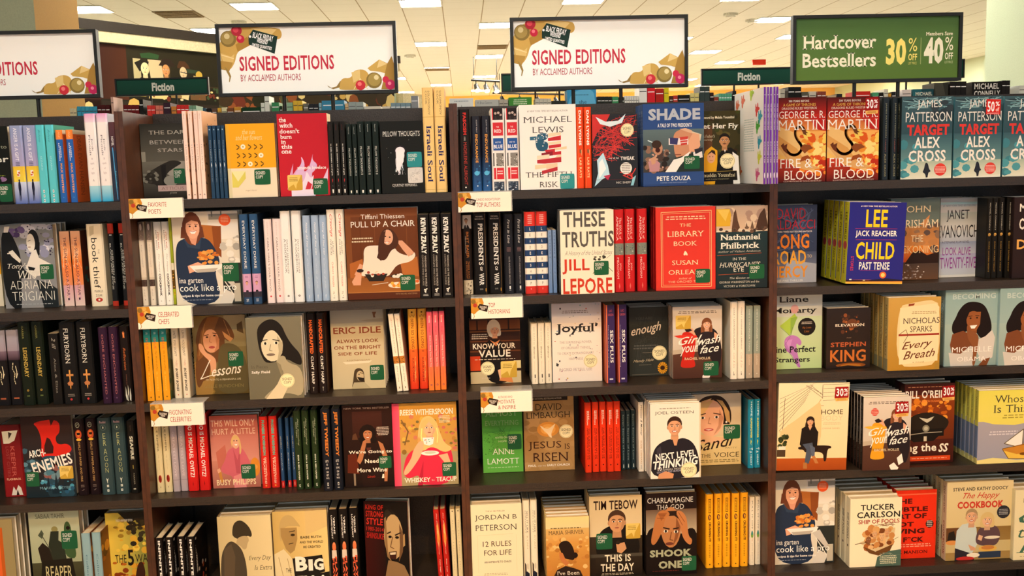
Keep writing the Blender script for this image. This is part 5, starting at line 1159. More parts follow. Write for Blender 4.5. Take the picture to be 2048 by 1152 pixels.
CV['target'] = """r 0 0 100 45 35555c 25454e;r 0 45 100 78 2f5660 5f8a8c;r 0 78 100 100 a8bca8 e4e6d0;w 26 4 0 0 100 16 1.4 6a9aa0,1c2a2e,8ab4b8,243a40;k 12 7 60 0 100 40 8 14 2a3438,1f2c30;k 10 8 0 55 30 100 6 12 4a9aa4,3a808c
t n e8e8e0 30 4 78 16 JAMES;t n e8e8e0 8 18.5 98 30.5 PATTERSON;t x d8301f 11 33.5 94 47 TARGET;t b f0eee4 26 49 76 62.5 ALEX;t b f0eee4 15 65 88 79 CROSS;p 17161c 48 81 51 80 54 82 56 88 60 91 55 92 54 96 53 100 50 100 49 94 43 92 46 88;d 78 89 12 d8341f;m f4d0c4 68 85 88 93.5 5;p e8ead8 30 99 100 97 100 100 30 100"""
CV['truths'] = """r 0 0 100 100 efe6cf;t b 55534e 7 1.5 84 20 THESE;t b 55534e 4 25 100 44 TRUTHS;t c 4a4438 8 48 97 55 A History of the United States;t b c43a24 3 58 54 76 JILL;t b c43a24 4 81 96 100 LEPORE;k 10 3 62 54 84 60 1.5 3 3a3c34;s 5a5a4c .6 78 56 84 52;s 5a5a4c .6 86 58 94 54;s 4a5a44 1 88 68 97 74;s 4a5a44 1 60 76 68 70"""
CV['library'] = """r 0 0 100 100 d83a2e;s f2c98c .9 9 6 93 5 93 96.5 9 95.5 9 6;s f2c98c .5 11.5 8 90.5 7 90.5 94 11.5 93.5 11.5 8;m f0c8a0 16 10.5 84 16 2;t s f4dca8 40 20 59 23.5 THE;t s f4e0b4 19 29 81 35.5 LIBRARY;t s f4e0b4 30 41 69 46.5 BOOK;p f6e6c0 49 52 53 56 53 58.5 50.5 58 50 56.5 49 58.5 46 57.5 47 55;t s f4e0b4 27 64 71 69.5 SUSAN;t s f4e0b4 21 75.5 76 81 ORLEAN;t i f0c8a0 38 84.5 60 87 author of;t s f0c8a0 20 88.5 80 91 THE ORCHID THIEF"""
CV['hurr'] = """r 0 0 100 31 b8a08c d8bc9c;r 0 31 100 100 23383c 1e2a2e;k 14 3 20 2 100 22 6 12 c8a898,d8c4a8,a88c7c;s d8d0bc 3 0 30 40 28 70 31 100 29;p 5a4030 30 28 34 8 38 4 42 18 46 26 40 31 30 31;p 4a3428 76 28 84 10 90 6 94 2 97 14 100 22 100 30 78 30;k 20 5 0 26 100 31 2 4 4a3a30,6a5040,3a3028;p 6a5444 56 28 59 20 62 28;p 6a5444 66 28 70 18 74 28;p dcae32 0 3 26 3 29 10 27 24 0 24;p e8c65c 2 4 26 4 18 18
t S f0ede0 8 34 86 41 Nathaniel;t S f0ede0 8 44 84 51.5 Philbrick;t i c8c4b4 4 53.5 86 56 author of Valiant Ambition;s a8502c .8 2 59.5 88 57.5;t s e0dccc 32 62.5 58 65.5 IN THE;t i e8e4d4 6 68 86 74 HURRICANE'S;t s e8e4d4 34 74.5 54 79.5 EYE;s a8502c .8 4 83 62 82;t i d8d4c4 26 86 66 88.5 The Genius of;t s d8d4c4 6 91 84 93.5 GEORGE WASHINGTON and the;t s d8d4c4 14 96 76 98.5 VICTORY at YORKTOWN"""
CV['value'] = """r 0 0 100 100 3a2016 2c1810;r 0 4 100 18 5a2e14 7a4420;r 14 4 17 20 2a1810;r 36 2 39 20 2a1810;r 76 2 79 20 2a1810;r 0 20 100 22 7a4a24;r 0 35 100 36.5 6a3c20;r 0 50 100 52 6a3c20;r 0 58 20 80 c03a1a d04a20;r 0 82 100 100 c8b890;r 86 66 100 78 d8c890
p 17110f 34 36 42 33 58 34 64 38 72 60 66 70 70 90 76 100 34 100 30 70 20 66 24 46;p d88a54 40 34 50 38 60 34 52 44;e 48 17 13.5 14 d8c8ae;p d8c8ae 36 18 38 28 44 30;f 50 19 8.4 e0a47c d8c8ae B;p e4b48c 54 80 62 78 64 92 58 96;p d8884c 56 96 66 86 80 88 84 100
m d8c8b4 4 24 36 33 3;t b f4ecda 6 39 90 47.5 KNOW YOUR;t b f4ecda 17 49 80 60 VALUE;m e0d0b8 6 62.5 92 64.5 1;t n d8c8b4 22 91 38 92.5 EDITION"""
CV['joyful'] = """r 0 0 100 25 b4b8c8 e4dcd4;r 0 25 100 100 f1e7d8;m 8a8080 20 9 74 13.5 2;k 46 5 2 2 98 99 0.8 1.8 c8503a,3a4a6a,8aa4c0,d8a84c,4a8a84,b88a94,3a3a44,c8b48a;t S 2a2826 6 26 86 40 Joyful;p 3a3a3a 88 25 93 27 91 30 87 30;p 3a3a3a 8 75 13 77 11 80 7 79
t s a89a90 15 48 80 51 THE SURPRISING POWER;t s a89a90 18 55 76 58 OF ORDINARY THINGS;t s a89a90 10 62 84 65 TO CREATE EXTRAORDINARY;t s a89a90 33 69 62 72 HAPPINESS;t s b09a94 13 82.5 80 86 INGRID FETELL LEE"""
CV['enough'] = """r 0 0 100 100 31342f;w 20 4 0 0 100 100 1 3a3d38,2a2d28;t n 4a4a44 16 14 60 18 YOU ARE;a C e8dcc8 44 33 80 17 -10 enough;m 5a5a54 10 54 76 62 2;s a89c88 .5 34 66 58 66;a C b8a888 36 78 54 5 -3 Mandy Hale;m 6a6658 24 83 58 85 1;s a89c88 .4 6 98 88 97.5"""
CV['enough'] += ';' + ';'.join(f"p e8a01c 86 {90 if 1 else 0} {86 + 13 * math.cos(t):.1f} {89 + 8.6 * math.sin(t):.1f} {86 + 13 * math.cos(t + .3):.1f} {89 + 8.6 * math.sin(t + .3):.1f}" for t in [i * .42 for i in range(15)]) + ";d 86 89 6 3a2010"
CV['girl'] = """r 0 0 100 60 d8cfc2 cabfae;r 0 60 100 100 5a3c2e 4a2c22;m 5a4c40 10 6 90 10 2;p bcae98 0 60 30 58 60 62 0 66;p 241c20 40 34 54 28 84 30 96 44 100 66 94 90 84 92 78 70 60 74 50 68 52 46;p d8a484 24 32 40 30 50 44 44 54 40 40;p 241c20 24 31 32 29 40 33 28 36;f 69 25 7.5 e4b090 7a4a2c Lw;p 2a2226 50 40 60 36 80 36 88 50 60 50;p e0a888 84 36 92 40 90 50 84 44
p c4281c 18 36 30 34 46 40 46 60 42 72 46 80 44 85 16 85 16 78 20 70 18 50;p d83626 2 40 14 39 48 40 50 43 12 43;p a81c14 20 70 40 70 40 73 20 73;a C f4ece0 36 47 50 12 -7 Girl,;a C f8f2e8 74 47 46 11 -7 wash;a C f8f2e8 33 61 38 13 -5 your;a C f8f2e8 74 59 40 11 -6 face;t b d8c8a4 24 70.5 76 74 RACHEL HOLLIS;p ece4dc 60 97 66 93 76 97 74 100 60 100"""
CV['girly'] = CV['girl'].replace('c4281c', 'e0a024').replace('d83626', 'e8b038').replace('a81c14', 'b87c14') + ";p f0ece0 56 94 66 90 76 98 60 100;p f0ece0 72 84 82 78 86 90 76 94;d 24 20 8 d0281c;m f4c8b8 17 16 31 24 4"
CV['almost'] = """r 0 0 100 100 44983c 62b048;t s 9ac48a 8 12 88 20 ALMOST;t s 8ab87c 8 26 90 33 EVERYTHING;k 90 4 4 44 40 74 0.5 1.1 1f4a22,2c5a2a;w 10 6 24 34 74 60 0.5 2a5a2a;t n c8e0b8 32 49 62 51.5 NOTES ON;t n c8e0b8 40 54.5 60 57 HOPE;t s eef2e0 24 66 78 74 ANNE;t s eef2e0 10 80 90 88 LAMOTT;m b8dca4 8 92 92 94 1"""
CV['risen'] = """r 0 0 100 100 a8824e;k 30 4 0 0 100 100 8 16 b08a54,a07a46,b48e5a;r 0 0 88 7 241a12;t n d8c8b0 18 3 76 5.4 #1 NATIONAL BESTSELLING AUTHOR;t s 2a1c12 24 11 76 19.5 DAVID;t s 2a1c12 5 22 93 30 LIMBAUGH;e 48 45 22 10 d8923c;e 48 45 15 7 e8a850;e 47 46 8 4.4 f0c070;p f4dcae 30 38 46 46 58 40 64 37 56 48 54 52 56 57 50 55 46 50 38 46
t s 3a1c12 8 61 74 73 JESUS;t s 3a1c12 80 65 91 72 IS;t s 3a1c12 16 76 88 88 RISEN;t b f0e8d8 7 91.5 23 94.5 PAUL;t n d8c8b0 26 92.5 42 94.5 AND THE;t b f0e8d8 45 91.5 90 94.5 EARLY CHURCH"""
CV['joel'] = """r 0 0 100 100 ece6d6;r 97 0 100 100 d8ccb0;m 8a8070 16 5.5 82 7.5 1;t n 4a443e 9 10 86 15 JOEL OSTEEN;p 221f27 2 70 12 54 40 46 46 50 66 45 88 54 98 78 96 100 0 100;p 3a3640 12 60 20 56 26 80 14 96;f 48 31 13 d8a078 3a2418 Sw;p d0986e 40 44 56 44 52 56 46 56;p 221f27 30 50 44 48 50 62 40 60;p 221f27 66 47 52 58 56 62 70 52
a b f6f2ea 50 69 80 9 -5 NEXT LEVEL;a o f6f2ea 50 79.5 90 11 -5 THINKING;a b e8e4dc 18 87 8 5 -4 10;a n d8d4cc 46 87.5 44 2.6 -4 POWERFUL THOUGHTS;a n b8b8d0 42 90.5 60 2.4 -4 SUCCESSFUL AND ABUNDANT LIFE;p d0946a 16 94 30 90 46 94 44 100 14 100"""
CV['sandi'] = """r 0 0 100 60 d8ccb4 d0bc94;r 0 60 100 100 dcc890 d8bc7c;p 2a1c16 10 14 22 4 48 1 66 6 80 22 80 44 66 42 8 50;p d8b074 8 22 20 10 40 6 34 14 16 30 8 48;p c8a064 50 8 62 10 76 26 78 42 70 38 64 20;e 38 34 27 26 e4ae8c;p c88e6c 56 22 64 34 58 48 44 58 54 44;p d8b074 12 26 22 12 44 8 36 16 18 34;s 4a3024 2 16 29 28 27;s 4a3024 2 44 27 58 29;e 22 33 5 1.8 f0e8e0;e 22 33 2.4 1.8 2a241c;e 50 32.6 5 1.8 f0e8e0;e 50 32.6 2.4 1.8 2a241c;s b07c5c 1.4 36 33 33 41 39 42;e 34 50 10 2 b8504a;p f0e4da 27 49.4 41 49.4 34 51;p e0b48c 16 56 46 60 70 62 60 70 10 68;d 70 40 2 f0ece0
a C 2a1c14 46 69 84 16 -9 Sandi;t s 8a7a54 68 75.5 92 77.5 PATTY;t s 4a3c24 18 84 38 89 THE;t s 4a3c24 44 82.5 96 89.5 VOICE;m 8a7848 4 92 96 97 2"""
CV['rules'] = """r 0 0 100 100 f0e3bc;t n 8a7c58 29 7.5 67 9.5 THE #1 BESTSELLER;t s 3a362c 8 13 90 20.5 JORDAN B;t s 3a362c 8 25 90 32 PETERSON;t n 4a2a1c 22 45.5 78 52 12 RULES;t n 4a2a1c 24 56.5 78 63 FOR LIFE;t b 4a4030 24 70 77 72.5 AN ANTIDOTE TO CHAOS;s d8c898 .5 12 38 82 37;s d8c898 .4 12 38 12 84;s d8c898 .4 88 38 88 84;m b0a07c 22 85 70 88 2;t s 6a5c3c 12 94 62 96.5 FOREWORD BY NORMAN DOIDGE"""
CV['maria'] = """r 0 0 100 18 ecd890 e8d49a;r 0 18 100 40 dcb46a d89a4a;r 0 40 100 100 d89c48 b8742c;k 50 4 0 32 100 80 3 7 e0ac5c,c8863c,eac078,b87830;m 6a5434 8 16 84 19 1;t s 4a3620 6 21 88 27 MARIA SHRIVER;p 26170f 28 44 34 38 50 36 62 46 66 60 64 68 52 66 40 64 34 54;d 66 60 7 241610;p c87840 30 54 38 56 44 66 54 72 44 76 34 68 30 62;p 2c1c16 16 92 24 82 44 76 64 80 78 84 88 100 14 100
t s f0e4cc 24 84 76 90 I've Been;t s f0e4cc 24 92 84 98 Thinking..."""
CV['tebow'] = """r 0 0 100 50 d0b888 e0cca0;r 0 50 100 100 3a2e20 1c140e;t b 2a140e 8 5.5 92 17 TIM TEBOW;p 17130f 10 62 18 44 40 36 62 34 84 40 96 60 94 72 60 74 14 76;p 15110d 60 62 94 62 94 76 60 74;f 52 33 15 d09868 4a3020 S;p d09868 50 60 66 58 70 66 60 72 52 70;d 54 58 4 2a2018;r 0 72 100 76 4a4438
t b f4e8cc 28 73 78 82 THIS IS;t b f4e8cc 20 84.5 84 94 THE DAY;m c8b898 20 96 84 99 2;r 0 78 10 100 241a12"""
CV['shook'] = """r 0 0 100 20 1c0f0c;r 0 20 100 50 6a5240 b8a88a;r 0 50 100 100 1a0f0c 140c0a;t n d8d4c8 3 5.5 93 12 CHARLAMAGNE;t n d8d4c8 21 14 75 20 THA GOD;p 140d0c 0 48 14 40 30 46 30 66 70 66 78 44 100 44 100 72 0 72
e 49 42 20 25 b87c4c;p 8a5430 60 30 68 42 62 56 52 66 58 50;p 2a1a12 30 34 36 22 62 22 68 34 56 28 42 28;s 1f120c 2.6 34 42 46 44;s 1f120c 2.6 54 44 64 43;e 39 46.5 4.4 1.8 e8e0d0;e 39 46.5 2.2 1.8 1a100c;e 59 47.5 4.4 1.8 e8e0d0;e 59 47.5 2.2 1.8 1a100c;s 7a4828 2 50 48 47 57 53 58;e 46 62 8 2 6a3428
p b8743f 8 60 16 38 20 26 30 20 44 22 48 27 38 30 34 42 28 52 16 64;p 9a5c30 24 24 42 24 30 34;p c07c48 58 22 70 22 80 30 82 42 84 54 92 58 88 66 74 58 68 44 66 34;s 7a4424 1 64 24 76 36;s 7a4424 1 60 26 72 40;s 7a4424 1 24 26 38 27;s 7a4424 1 22 30 36 31
t x a8ac8c 7 69 90 78 SHOOK;t x a8ac8c 24 83 72 92.5 ONE;m 6a2a20 10 94.5 66 96 1"""
CV['mercy'] = """r 0 0 100 60 3f4a68 35405c;r 0 60 100 100 4a5470 8a90a4;w 24 4 0 0 100 60 2 4a5878,343e58,56648a;p a8acb8 40 70 100 76 100 100 20 100;t n b0283a 16 4 76 18 DAVID;t n b0283a -4 19 96 31 BALDACCI;t b e0dcd8 4 33 90 35 NEW YORK TIMES BESTSELLING AUTHOR;t b e8862c 10 37 84 56 LONG;t b e8a83c 8 58 78 76 ROAD;t n e8d0a8 80 64 90 68 TO;t b e8942c 2 78 82 93 MERCY;p 1c1814 40 62 43 60 45 64 44 72 42 76 40 72;t b d8d8d4 8 95.5 72 98.5 ATLEE PINE THRILLER"""
CV['lee'] = """r 0 0 100 100 2a2a86;t b f0e4e4 20 4 84 6 #1 NEW YORK TIMES BESTSELLING AUTHOR;t b f0d41e 30 9 68 30.5 LEE;r 12 32 86 32.4 c83a4a;t b f4f0e8 13 34.5 86 43.5 JACK REACHER;r 14 45.5 86 45.9 c83a4a;t b f0d41e 15 48.5 83 70 CHILD;r 20 71.5 76 71.8 c83a4a;t b f4f0e8 22 73 76 82.5 PAST TENSE;r 24 83.5 74 83.8 a83a6a;v n d83a2c 7 66 12 84 STORES;d 65 89 6 e86a2c;d 65 89 3.5 f4d87a;r 0 95 100 100 e8602c f0c850;p 2a2030 0 95 40 95.5 70 93 100 95 100 96.5 0 97.5;r 6 94 10 95.5 f0f0e8;r 30 95 34 96 f0e0a8"""
CV['reckon'] = """r 0 0 100 34 5a6e70 6a7468;r 0 34 100 58 a87444 c8884c;r 0 58 100 78 e08a34 b84a1c;r 0 78 100 100 4a3c34 6a4a34;k 30 4 0 32 100 64 5 11 8a6a50,b8804c,5a4a44,d89a54;p 2a1a14 30 80 46 66 60 64 76 70 100 66 100 80;k 60 6 0 80 70 99 1 2.4 a89a94,6a5a54,c8bcb4;s 2a1810 1 20 76 20 60;p c88a54 60 32 80 20 74 36
t s ecdcb8 24 9 82 19.5 JOHN;t s ecdcb8 16 26 98 36 GRISHAM;t s ecdcb8 42 45 67 53 THE;t s ecd09c 5 58 99 67 RECKONING"""
CV['janet'] = """r 0 0 100 18 9aa4ac b8bcc0;r 0 18 100 40 a8b8b8 c8c4bc;r 0 40 100 55 c4c8c4 a8b0bc;r 0 55 100 70 8a98b4 b8bcc8;r 0 70 100 100 a8a8c8 c4ccd0;r 0 5 100 8 9cc4cc;t n 6a8a94 6 8.4 90 11 #1 NEW YORK TIMES BESTSELLING;t n 1c1614 16 15 74 30 JANET;t n 1c1614 -6 34 98 50 EVANOVICH;t n 4a3a3a 6 54 76 57 A STEPHANIE PLUM NOVEL;t n 8a2a8a 8 62 80 72 LOOK ALIVE;t n 8a2a8a 2 75 95 89 TWENTY-FIVE;r 0 97 100 100 d8dcd8"""
CV['conn'] = "r 0 0 100 100 2a1c1c;t b f0ece0 12 8 100 18 MICHAEL;t b f0ece0 12 26 100 40 CONNELLY;t b e8b05c 8 52 96 64 DARK;d 70 72 24 e0a03c"
CV['nine'] = """r 0 0 100 100 c8d0cc;r 0 30 100 100 c0d2ac b4d094;t S 1e1c1a 12 3 72 11 Liane;t S 1e1c1a 0 18 89 27.5 Moriarty;p a8c84c 14 42 30 34 44 26 50 32 40 42 34 56 24 48;p 8ab048 36 32 50 30 40 48 36 58;s 6a8a5a .8 16 44 36 56 40 44;e 44 20 8 6 d8a8a8;p b87ac0 22 60 36 54 50 56 60 64 56 70 46 64 54 90 58 99 50 98 40 80 26 76;p c890d0 26 62 40 60 34 74;s 8a5a9a .8 36 56 24 68 40 84 56 98
t S 1e1c1a -8 69.5 88 78 Nine Perfect;t S 1e1c1a 4 84 76 93 Strangers;d 69 44 18 1e1a16;m c8c0b0 58 37 80 41 2;t i a8682c 60 44 78 47 Big Little;t i a8682c 64 48.5 74 51.5 Lies"""
CV['elev'] = """r 0 0 100 100 211510;k 44 4 34 12 72 40 1.6 4.6 8a4a20,5a3018,3a2014,a85c28;e 58 26 12 8 6a3a1c;t S ece0cc 20 26 86 30.5 ELEVATION;t n a88a70 46 48 56 50 A novel;t b b85a30 10 56.5 90 64 STEPHEN;t b c8702c 9 69 90 89 KING;e 56 95 34 4 8a4a14;e 56 96 24 3 b8701c;p 1c120e 26 97 50 95 70 97 92 98 92 100 20 100"""
CV['breath'] = """r 0 0 100 100 c8a050 b0842c;p ead29c 18 12 40 8 80 4 86 6 98 10 100 92 60 96 16 94;p f2dfb0 22 14 90 9 97 14 96 88 22 92;p 8a3a1c 38 9 50 8 48 11 38 12;m a88c5c 44 19 92 23.5 2;t n 3a2c20 29 28 98 36 NICHOLAS;t n 3a2c20 42 39.5 84 47.5 SPARKS;r 20 50 98 52.5 9a2c1c;s 6a4a2c 1 22 50 34 44 38 52 30 62;a C 6a3418 56 66 60 13 -6 Every;a C 6a3418 60 78 62 11 -5 Breath;t n a8844c 48 88 70 90 a novel;p a88434 92 92 100 90 100 100 90 100"""
CV['obama'] = """r 0 0 100 45 8fb0b0 9cb8b4;r 0 45 100 100 a4bcb4 8fa8a4;t b bcd0cc 13 6 93 13 BECOMING;p 1c1210 20 36 24 28 36 18 52 16 72 20 82 34 88 50 84 62 70 68 54 52 26 58 14 58 12 46;p 7a4628 10 72 14 58 34 54 50 60 54 70 40 100 16 90;p cfccc4 8 82 30 84 48 74 56 76 56 100 12 100;p d4d0c8 62 66 76 62 88 54 94 64 90 90 70 96 60 80;f 52 40 12.6 96592f 1c1210 U w;p 96592f 40 30 66 30 65 46 58 55 50 55 42 48;p fdf6ee 46 47.5 60 47 55 51.5 49 51.5;e 47 38 1.8 1 180e0a;e 59 37.6 1.8 1 180e0a;s 1c100c 1 43 35.4 50 35;s 1c100c 1 56 34.8 63 35.2;p 1c1210 36 46 36 30 44 20 54 22 46 28 40 38;p 1c1210 68 44 70 32 62 24 54 22 64 22 74 30
p 8a5430 42 62 40 48 44 46 46 54 56 56 64 62 62 74 58 100 52 100 54 76 46 68;p 7a4626 64 100 74 92 86 90 80 100;t n f4f0e8 14 75 88 82 MICHELLE;t n f0ece4 24 88 78 94 OBAMA"""
CV['home'] = """r 0 0 100 86 f0e2bc e8d6a6;r 0 86 100 100 b0541c 9a4416;""" + ';'.join(f"s 3a2c1c .45 2 {18 + i * 5.2:.1f} {52 - i * 2:.1f} {-4 + i * 3.4:.1f}" for i in range(8)) + ';' + ';'.join(f"s 4a3a24 .4 63 {2 + i * 4.6} 100 {1.5 + i * 4.2}" for i in range(5)) + """
s 3a2c1c .6 9 17 7 54;s 5a4830 .5 38 3 62 17;s 5a4830 .5 44 2 62 14;s 5a4830 .5 60 12 40 3;s 3a2c1c .6 62 2 62 18;s c8a878 1 60 19 54 26 64 26;s c8a878 1 50 32 40 33;s c8a878 1 38 40 30 40.6;s c8a878 1 26 47 14 48;s c8a878 1 12 55 2 55.4;p dcc690 2 56 14 48 27 41 39 33 51 26 62 19 62 86 0 86
t n 4a3c28 61 30.5 92 36 HOME;t t d8c49a 61 37.5 92 43 BODY;m d0bc90 64 45 90 48 2;t t a88c60 63 51 88 53.5 JOANNA GAINES;k 16 5 0 60 14 72 2 4 3a4424,2a3018;r 2 72 12 76 e8e0cc;r 0 76 12 84 4a3a28;p 2a1a12 30 72 76 71 78 75 72 75 71 90 67 90 66 78 40 80 38 76 30 76
p 1c1614 34 52 42 48 52 48 56 54 56 72 34 74;f 46 44 4.4 d8a47c 2a1c14 L;p 1c1614 34 54 40 50 52 50 58 56 57 72 36 74 32 70;p d8a47c 43 49 49 49 46 54;p 4a5466 36 70 50 68 52 76 46 92 40 92 42 76;p 5a6478 46 70 54 74 54 84 50 84;p b87a44 50 84 54 83 60 92 55 92;p a8703c 38 91 43 91 44 98 38 98"""
CV['kill'] = """r 0 0 100 14 3a1410 4a1a10;r 0 14 100 100 8a3c10 4a1c10;k 44 4 6 22 90 44 3 7 d87a1c,b85a14,e89a34,8a3a10;r 0 70 100 100 4a1c12 3a140e;m b8805c 4 3 80 5 1;t b f0e8d8 2 8 96 18 BILL O'REILLY;t b e8843c 30 20.5 72 23 & MARTIN DUGARD;p 241c14 2 50 14 40 40 35 70 38 90 46 88 54 76 62 10 62 2 58;p 15110c 4 58 80 56 80 66 6 68;s a8a08c 1.6 4 64 40 61.5 76 61;p 17120e 10 68 70 66 60 72 20 73;p c8c4ac 30 42 46 44 60 41 54 46 46 49 38 46;d 44 56 7 8a8670;d 44 56 4 b8b49c;r 40 66 46 72 c8bfa4;t b f4ecd8 -30 75 66 88 Killing the;a o f4ecd8 80 81 20 11 0 SS;r 2 91 94 97 d84818;m f0b090 6 93 90 95 1"""
CV['boat'] = """r 0 0 100 50 e4dc5c e8dc6c;r 0 42 100 100 a8a4ac 9a9cac;p e6dc64 0 40 20 46 46 48 70 44 100 46 100 36 0 36;t s 3a3a30 20 7 96 17 Whose Boat;t s 3a3a30 19 20 104 30.5 Is This Boat?;m a89a40 30 33 94 39.5 2;m d8d4d8 14 55 52 62 2;p f4f0e4 34 73 58 54 57 80;s 6a5a34 1 34 73 58 54 57 80 34 73;s 6a5438 1.4 60 48 59 84;p c8862c 32 80 60 74 100 76 100 96 38 92;p e8c04c 32 82 50 88 100 86 100 96 40 94;s 6a4a1c .8 32 80 60 75 100 77;s 6a4a1c .8 32 81 40 94 100 97;e 59 88 5 2 7a4a14;p e8dc8c 0 95 20 92 50 96 100 95 100 100 0 100"""
CV['tuckerc'] = """r 0 0 100 100 f2e8c4;t b 2a2620 20 9 86 17.5 TUCKER;t b 2a2620 13 19.5 97 28.5 CARLSON;t S a8321f 16 31 96 37 SHIP OF FOOLS;w 8 3 40 36 92 42 .8 8a5a34;p d8c090 18 64 26 62 50 44 88 44 84 70 70 80 40 76;k 46 4 30 44 82 72 4 8 c88a4c,a8622c,d8a464,e0b47c,7a4420;f 48 52 5 d8a878 8a6a44 U;f 62 56 5 e0b484 c8a878 U;f 72 50 5 d8a070 6a4a2c U;f 36 60 5 8a5a38 3a2418 U;p 6a4420 26 70 50 78 84 68 78 78 56 84 38 80;s 6a4a28 1 10 66 34 64;s 6a4a28 .8 84 62 94 58
p 4a6458 50 100 54 86 76 78 100 76 100 100;w 12 8 54 80 98 98 1 5a7468,8a9a84;m d8d8b8 58 84 92 97 5"""
CV['mansonc'] = """r 0 0 100 100 e83214;r 0 5 100 7 f06a44;t x 4a120c -6 12 40 19.5 THE;t x 4a120c -16 24 79 31 SUBTLE;t x 4a120c -12 34 76 41.5 ART OF;t x 4a120c -14 46 45 53 NOT;t x 4a120c -24 56 72 63.5 GIVING;t x 4a120c -4 68 70 76 A F*CK;m f4a888 -6 78 90 84 2;t b 5a160e -20 88 80 93 MARK MANSON;d 84 50 10 241410;m f4e0d0 77 45 91 55 4"""
CV['happyc'] = """r 0 0 100 60 e0ce9a d8c48c;t b 3a3028 9 7 92 11.5 STEVE AND KATHY DOOCY;t C c8402c 24 14 80 23.5 The Happy;t x c83a28 16 25 86 34 COOKBOOK;r 0 58 100 100 8a6a34 a88a50;r 0 58 26 78 6a4424;p 241c14 2 74 4 64 12 62 16 74;r 0 76 100 90 c8b47c;e 9 77 9 3 d8924c
p c8d4cc 16 62 24 54 40 52 46 60 48 80 40 92 14 84;f 38 45 8 e0ac84 a88c64 Sw;p 5c4448 48 62 56 56 74 56 82 64 82 76 74 84 50 82 44 76;f 62 50 7.6 e4b48c d8bc7c Bw;p d8a078 34 80 44 84 46 88 38 88;p e4b48c 50 68 56 70 54 76 48 74;e 70 72 12 2 e8dcc0;p 2a2630 14 84 40 92 44 100 14 100;e 64 86 14 4 e0b04c;e 64 85 10 2.6 c8803c;r 50 90 84 98 2c3a50;e 42 94 10 3 f0e8d0;e 30 98 14 2.6 c8322c;d 86 40 10 2a2a30;m b8b8b8 79 36 93 44 4"""
CV['ocl'] = "r 0 0 100 100 e8dcae;t S 3a3a30 16 12 60 18 B;t i 3f6a54 8 32 60 48 o;t i 3f6a54 8 52 70 68 tell;t i 3f6a54 6 70 70 90 lo;m a89c6c 10 94 80 96 1"
CV['sandside'] = "r 0 0 100 100 e0ccb0"
CV['maxside'] = "r 0 0 100 100 d0622e;k 0 1 0 0 1 1 1 1 fff;v n 8a3a1c 20 8 40 90 DEAR EVAN HANSEN;r 0 0 100 6 d8c8a8"
CV['palm'] = "r 0 0 100 100 5e3226 4a2a22;k 10 3 10 40 90 70 4 8 3a7a70,2a5a54;a C 3f8a84 50 52 60 10 -60 Palm"
CV['mlside'] = "r 0 0 100 100 e0a87a;k 9 4 20 8 90 30 1 2 5a3a24;k 12 8 0 30 20 90 2 4 4a3424,8a6a4a"
CV['bonesside'] = "r 0 0 100 100 d8c8a8;a b 2a2018 40 14 50 10 80 UNTIL;a b 2a2018 40 60 60 12 80 BOBBY"
CV['greenphoto'] = "r 0 0 100 100 6a7448 8a7a4a;k 40 4 0 0 100 100 6 14 8a9460,4a5a34,a8a078,c8b890;f 70 80 12 d8a87c 3a2418 S"
CV['fireside'] = "r 0 0 100 100 7a4420 a8641c;k 24 4 0 0 100 100 6 14 b8641c,d8902c,5a2a14,3a1c10"
CV['infside'] = "r 0 0 100 100 1c1410;v x e8e0d0 6 4 16 60 INFINITE WONDER;k 20 4 10 10 90 50 8 14 2a1e16,15100c;k 14 6 10 50 90 100 3 7 d8884c,a8502c,e8d8c0;p c8482c 30 96 50 70 60 74 44 100"
HANDS_BACK = "r 0 0 100 100 f2f2ee;m b8ccc8 34 30 70 66 14;" + ';'.join(f"e {x} {y} 5 3.4 {c};e {x + 3} {y - 4} 1.8 3.4 {c};e {x - 3} {y - 3.6} 1.6 3 {c};e {x + 6} {y - 1} 3 1.6 {c};e {x - 1} {y + 4} 2.2 3.4 {c}" for x, y, c in ((78, 22, 'd8342c'), (80, 40, '4aa83c'), (86, 56, '2aa0bc'), (86, 72, 'c8d83a'), (80, 90, 'c8508a'), (30, 10, 'd86a4a'), (10, 14, 'e0744c'), (60, 4, 'a8d02c'), (20, 88, 'd87040'), (88, 30, '3aa4b8')))
# ---------------------------------------------------------------- the books: left bookcase
G = lambda *b: [('g',) + b]
facing(1, 'jelly', -66, 27, 255, 2.0, 'black front cover with green sticker at the top left frame edge', '1a1a14', '141610', 0.03, 1, stickers=[('g', 72, 74, 100, 97)])
spines(1, 'anger', [(29.6, 55.8), (56.4, 81)], 252, 1.0, 'lavender and yellow spines with a standing man, top shelf', '9aa6c8')
spines(1, 'teal', [(81.5, 99.5), (100, 117.2)], 250.6, 1.0, 'plain turquoise spines with boxed letters, top left shelf', '5cc8d2', '4f9c86')
spines(1, 'max', [(117.6, 139.4), (141, 155.5)], 260.7, 1.0, 'blue spines with orange tops on the top left shelf', '2a62b0', 'c85a2c', maxT=0.028, cover_art=CV['maxside'])
spines(1, 'spark', [(179.5, 202.4), (203.4, 225.5)], 228, 1.0, 'tall white spines fading pink to blue, top left shelf', 'f0ecea', 'c8c4c8')
spines(1, 'streak', [(226.2, 242)], 245, 2.0, 'glossy maroon and black spine ending the top left shelf', '2a2028', '2a2a34', mat='gloss')

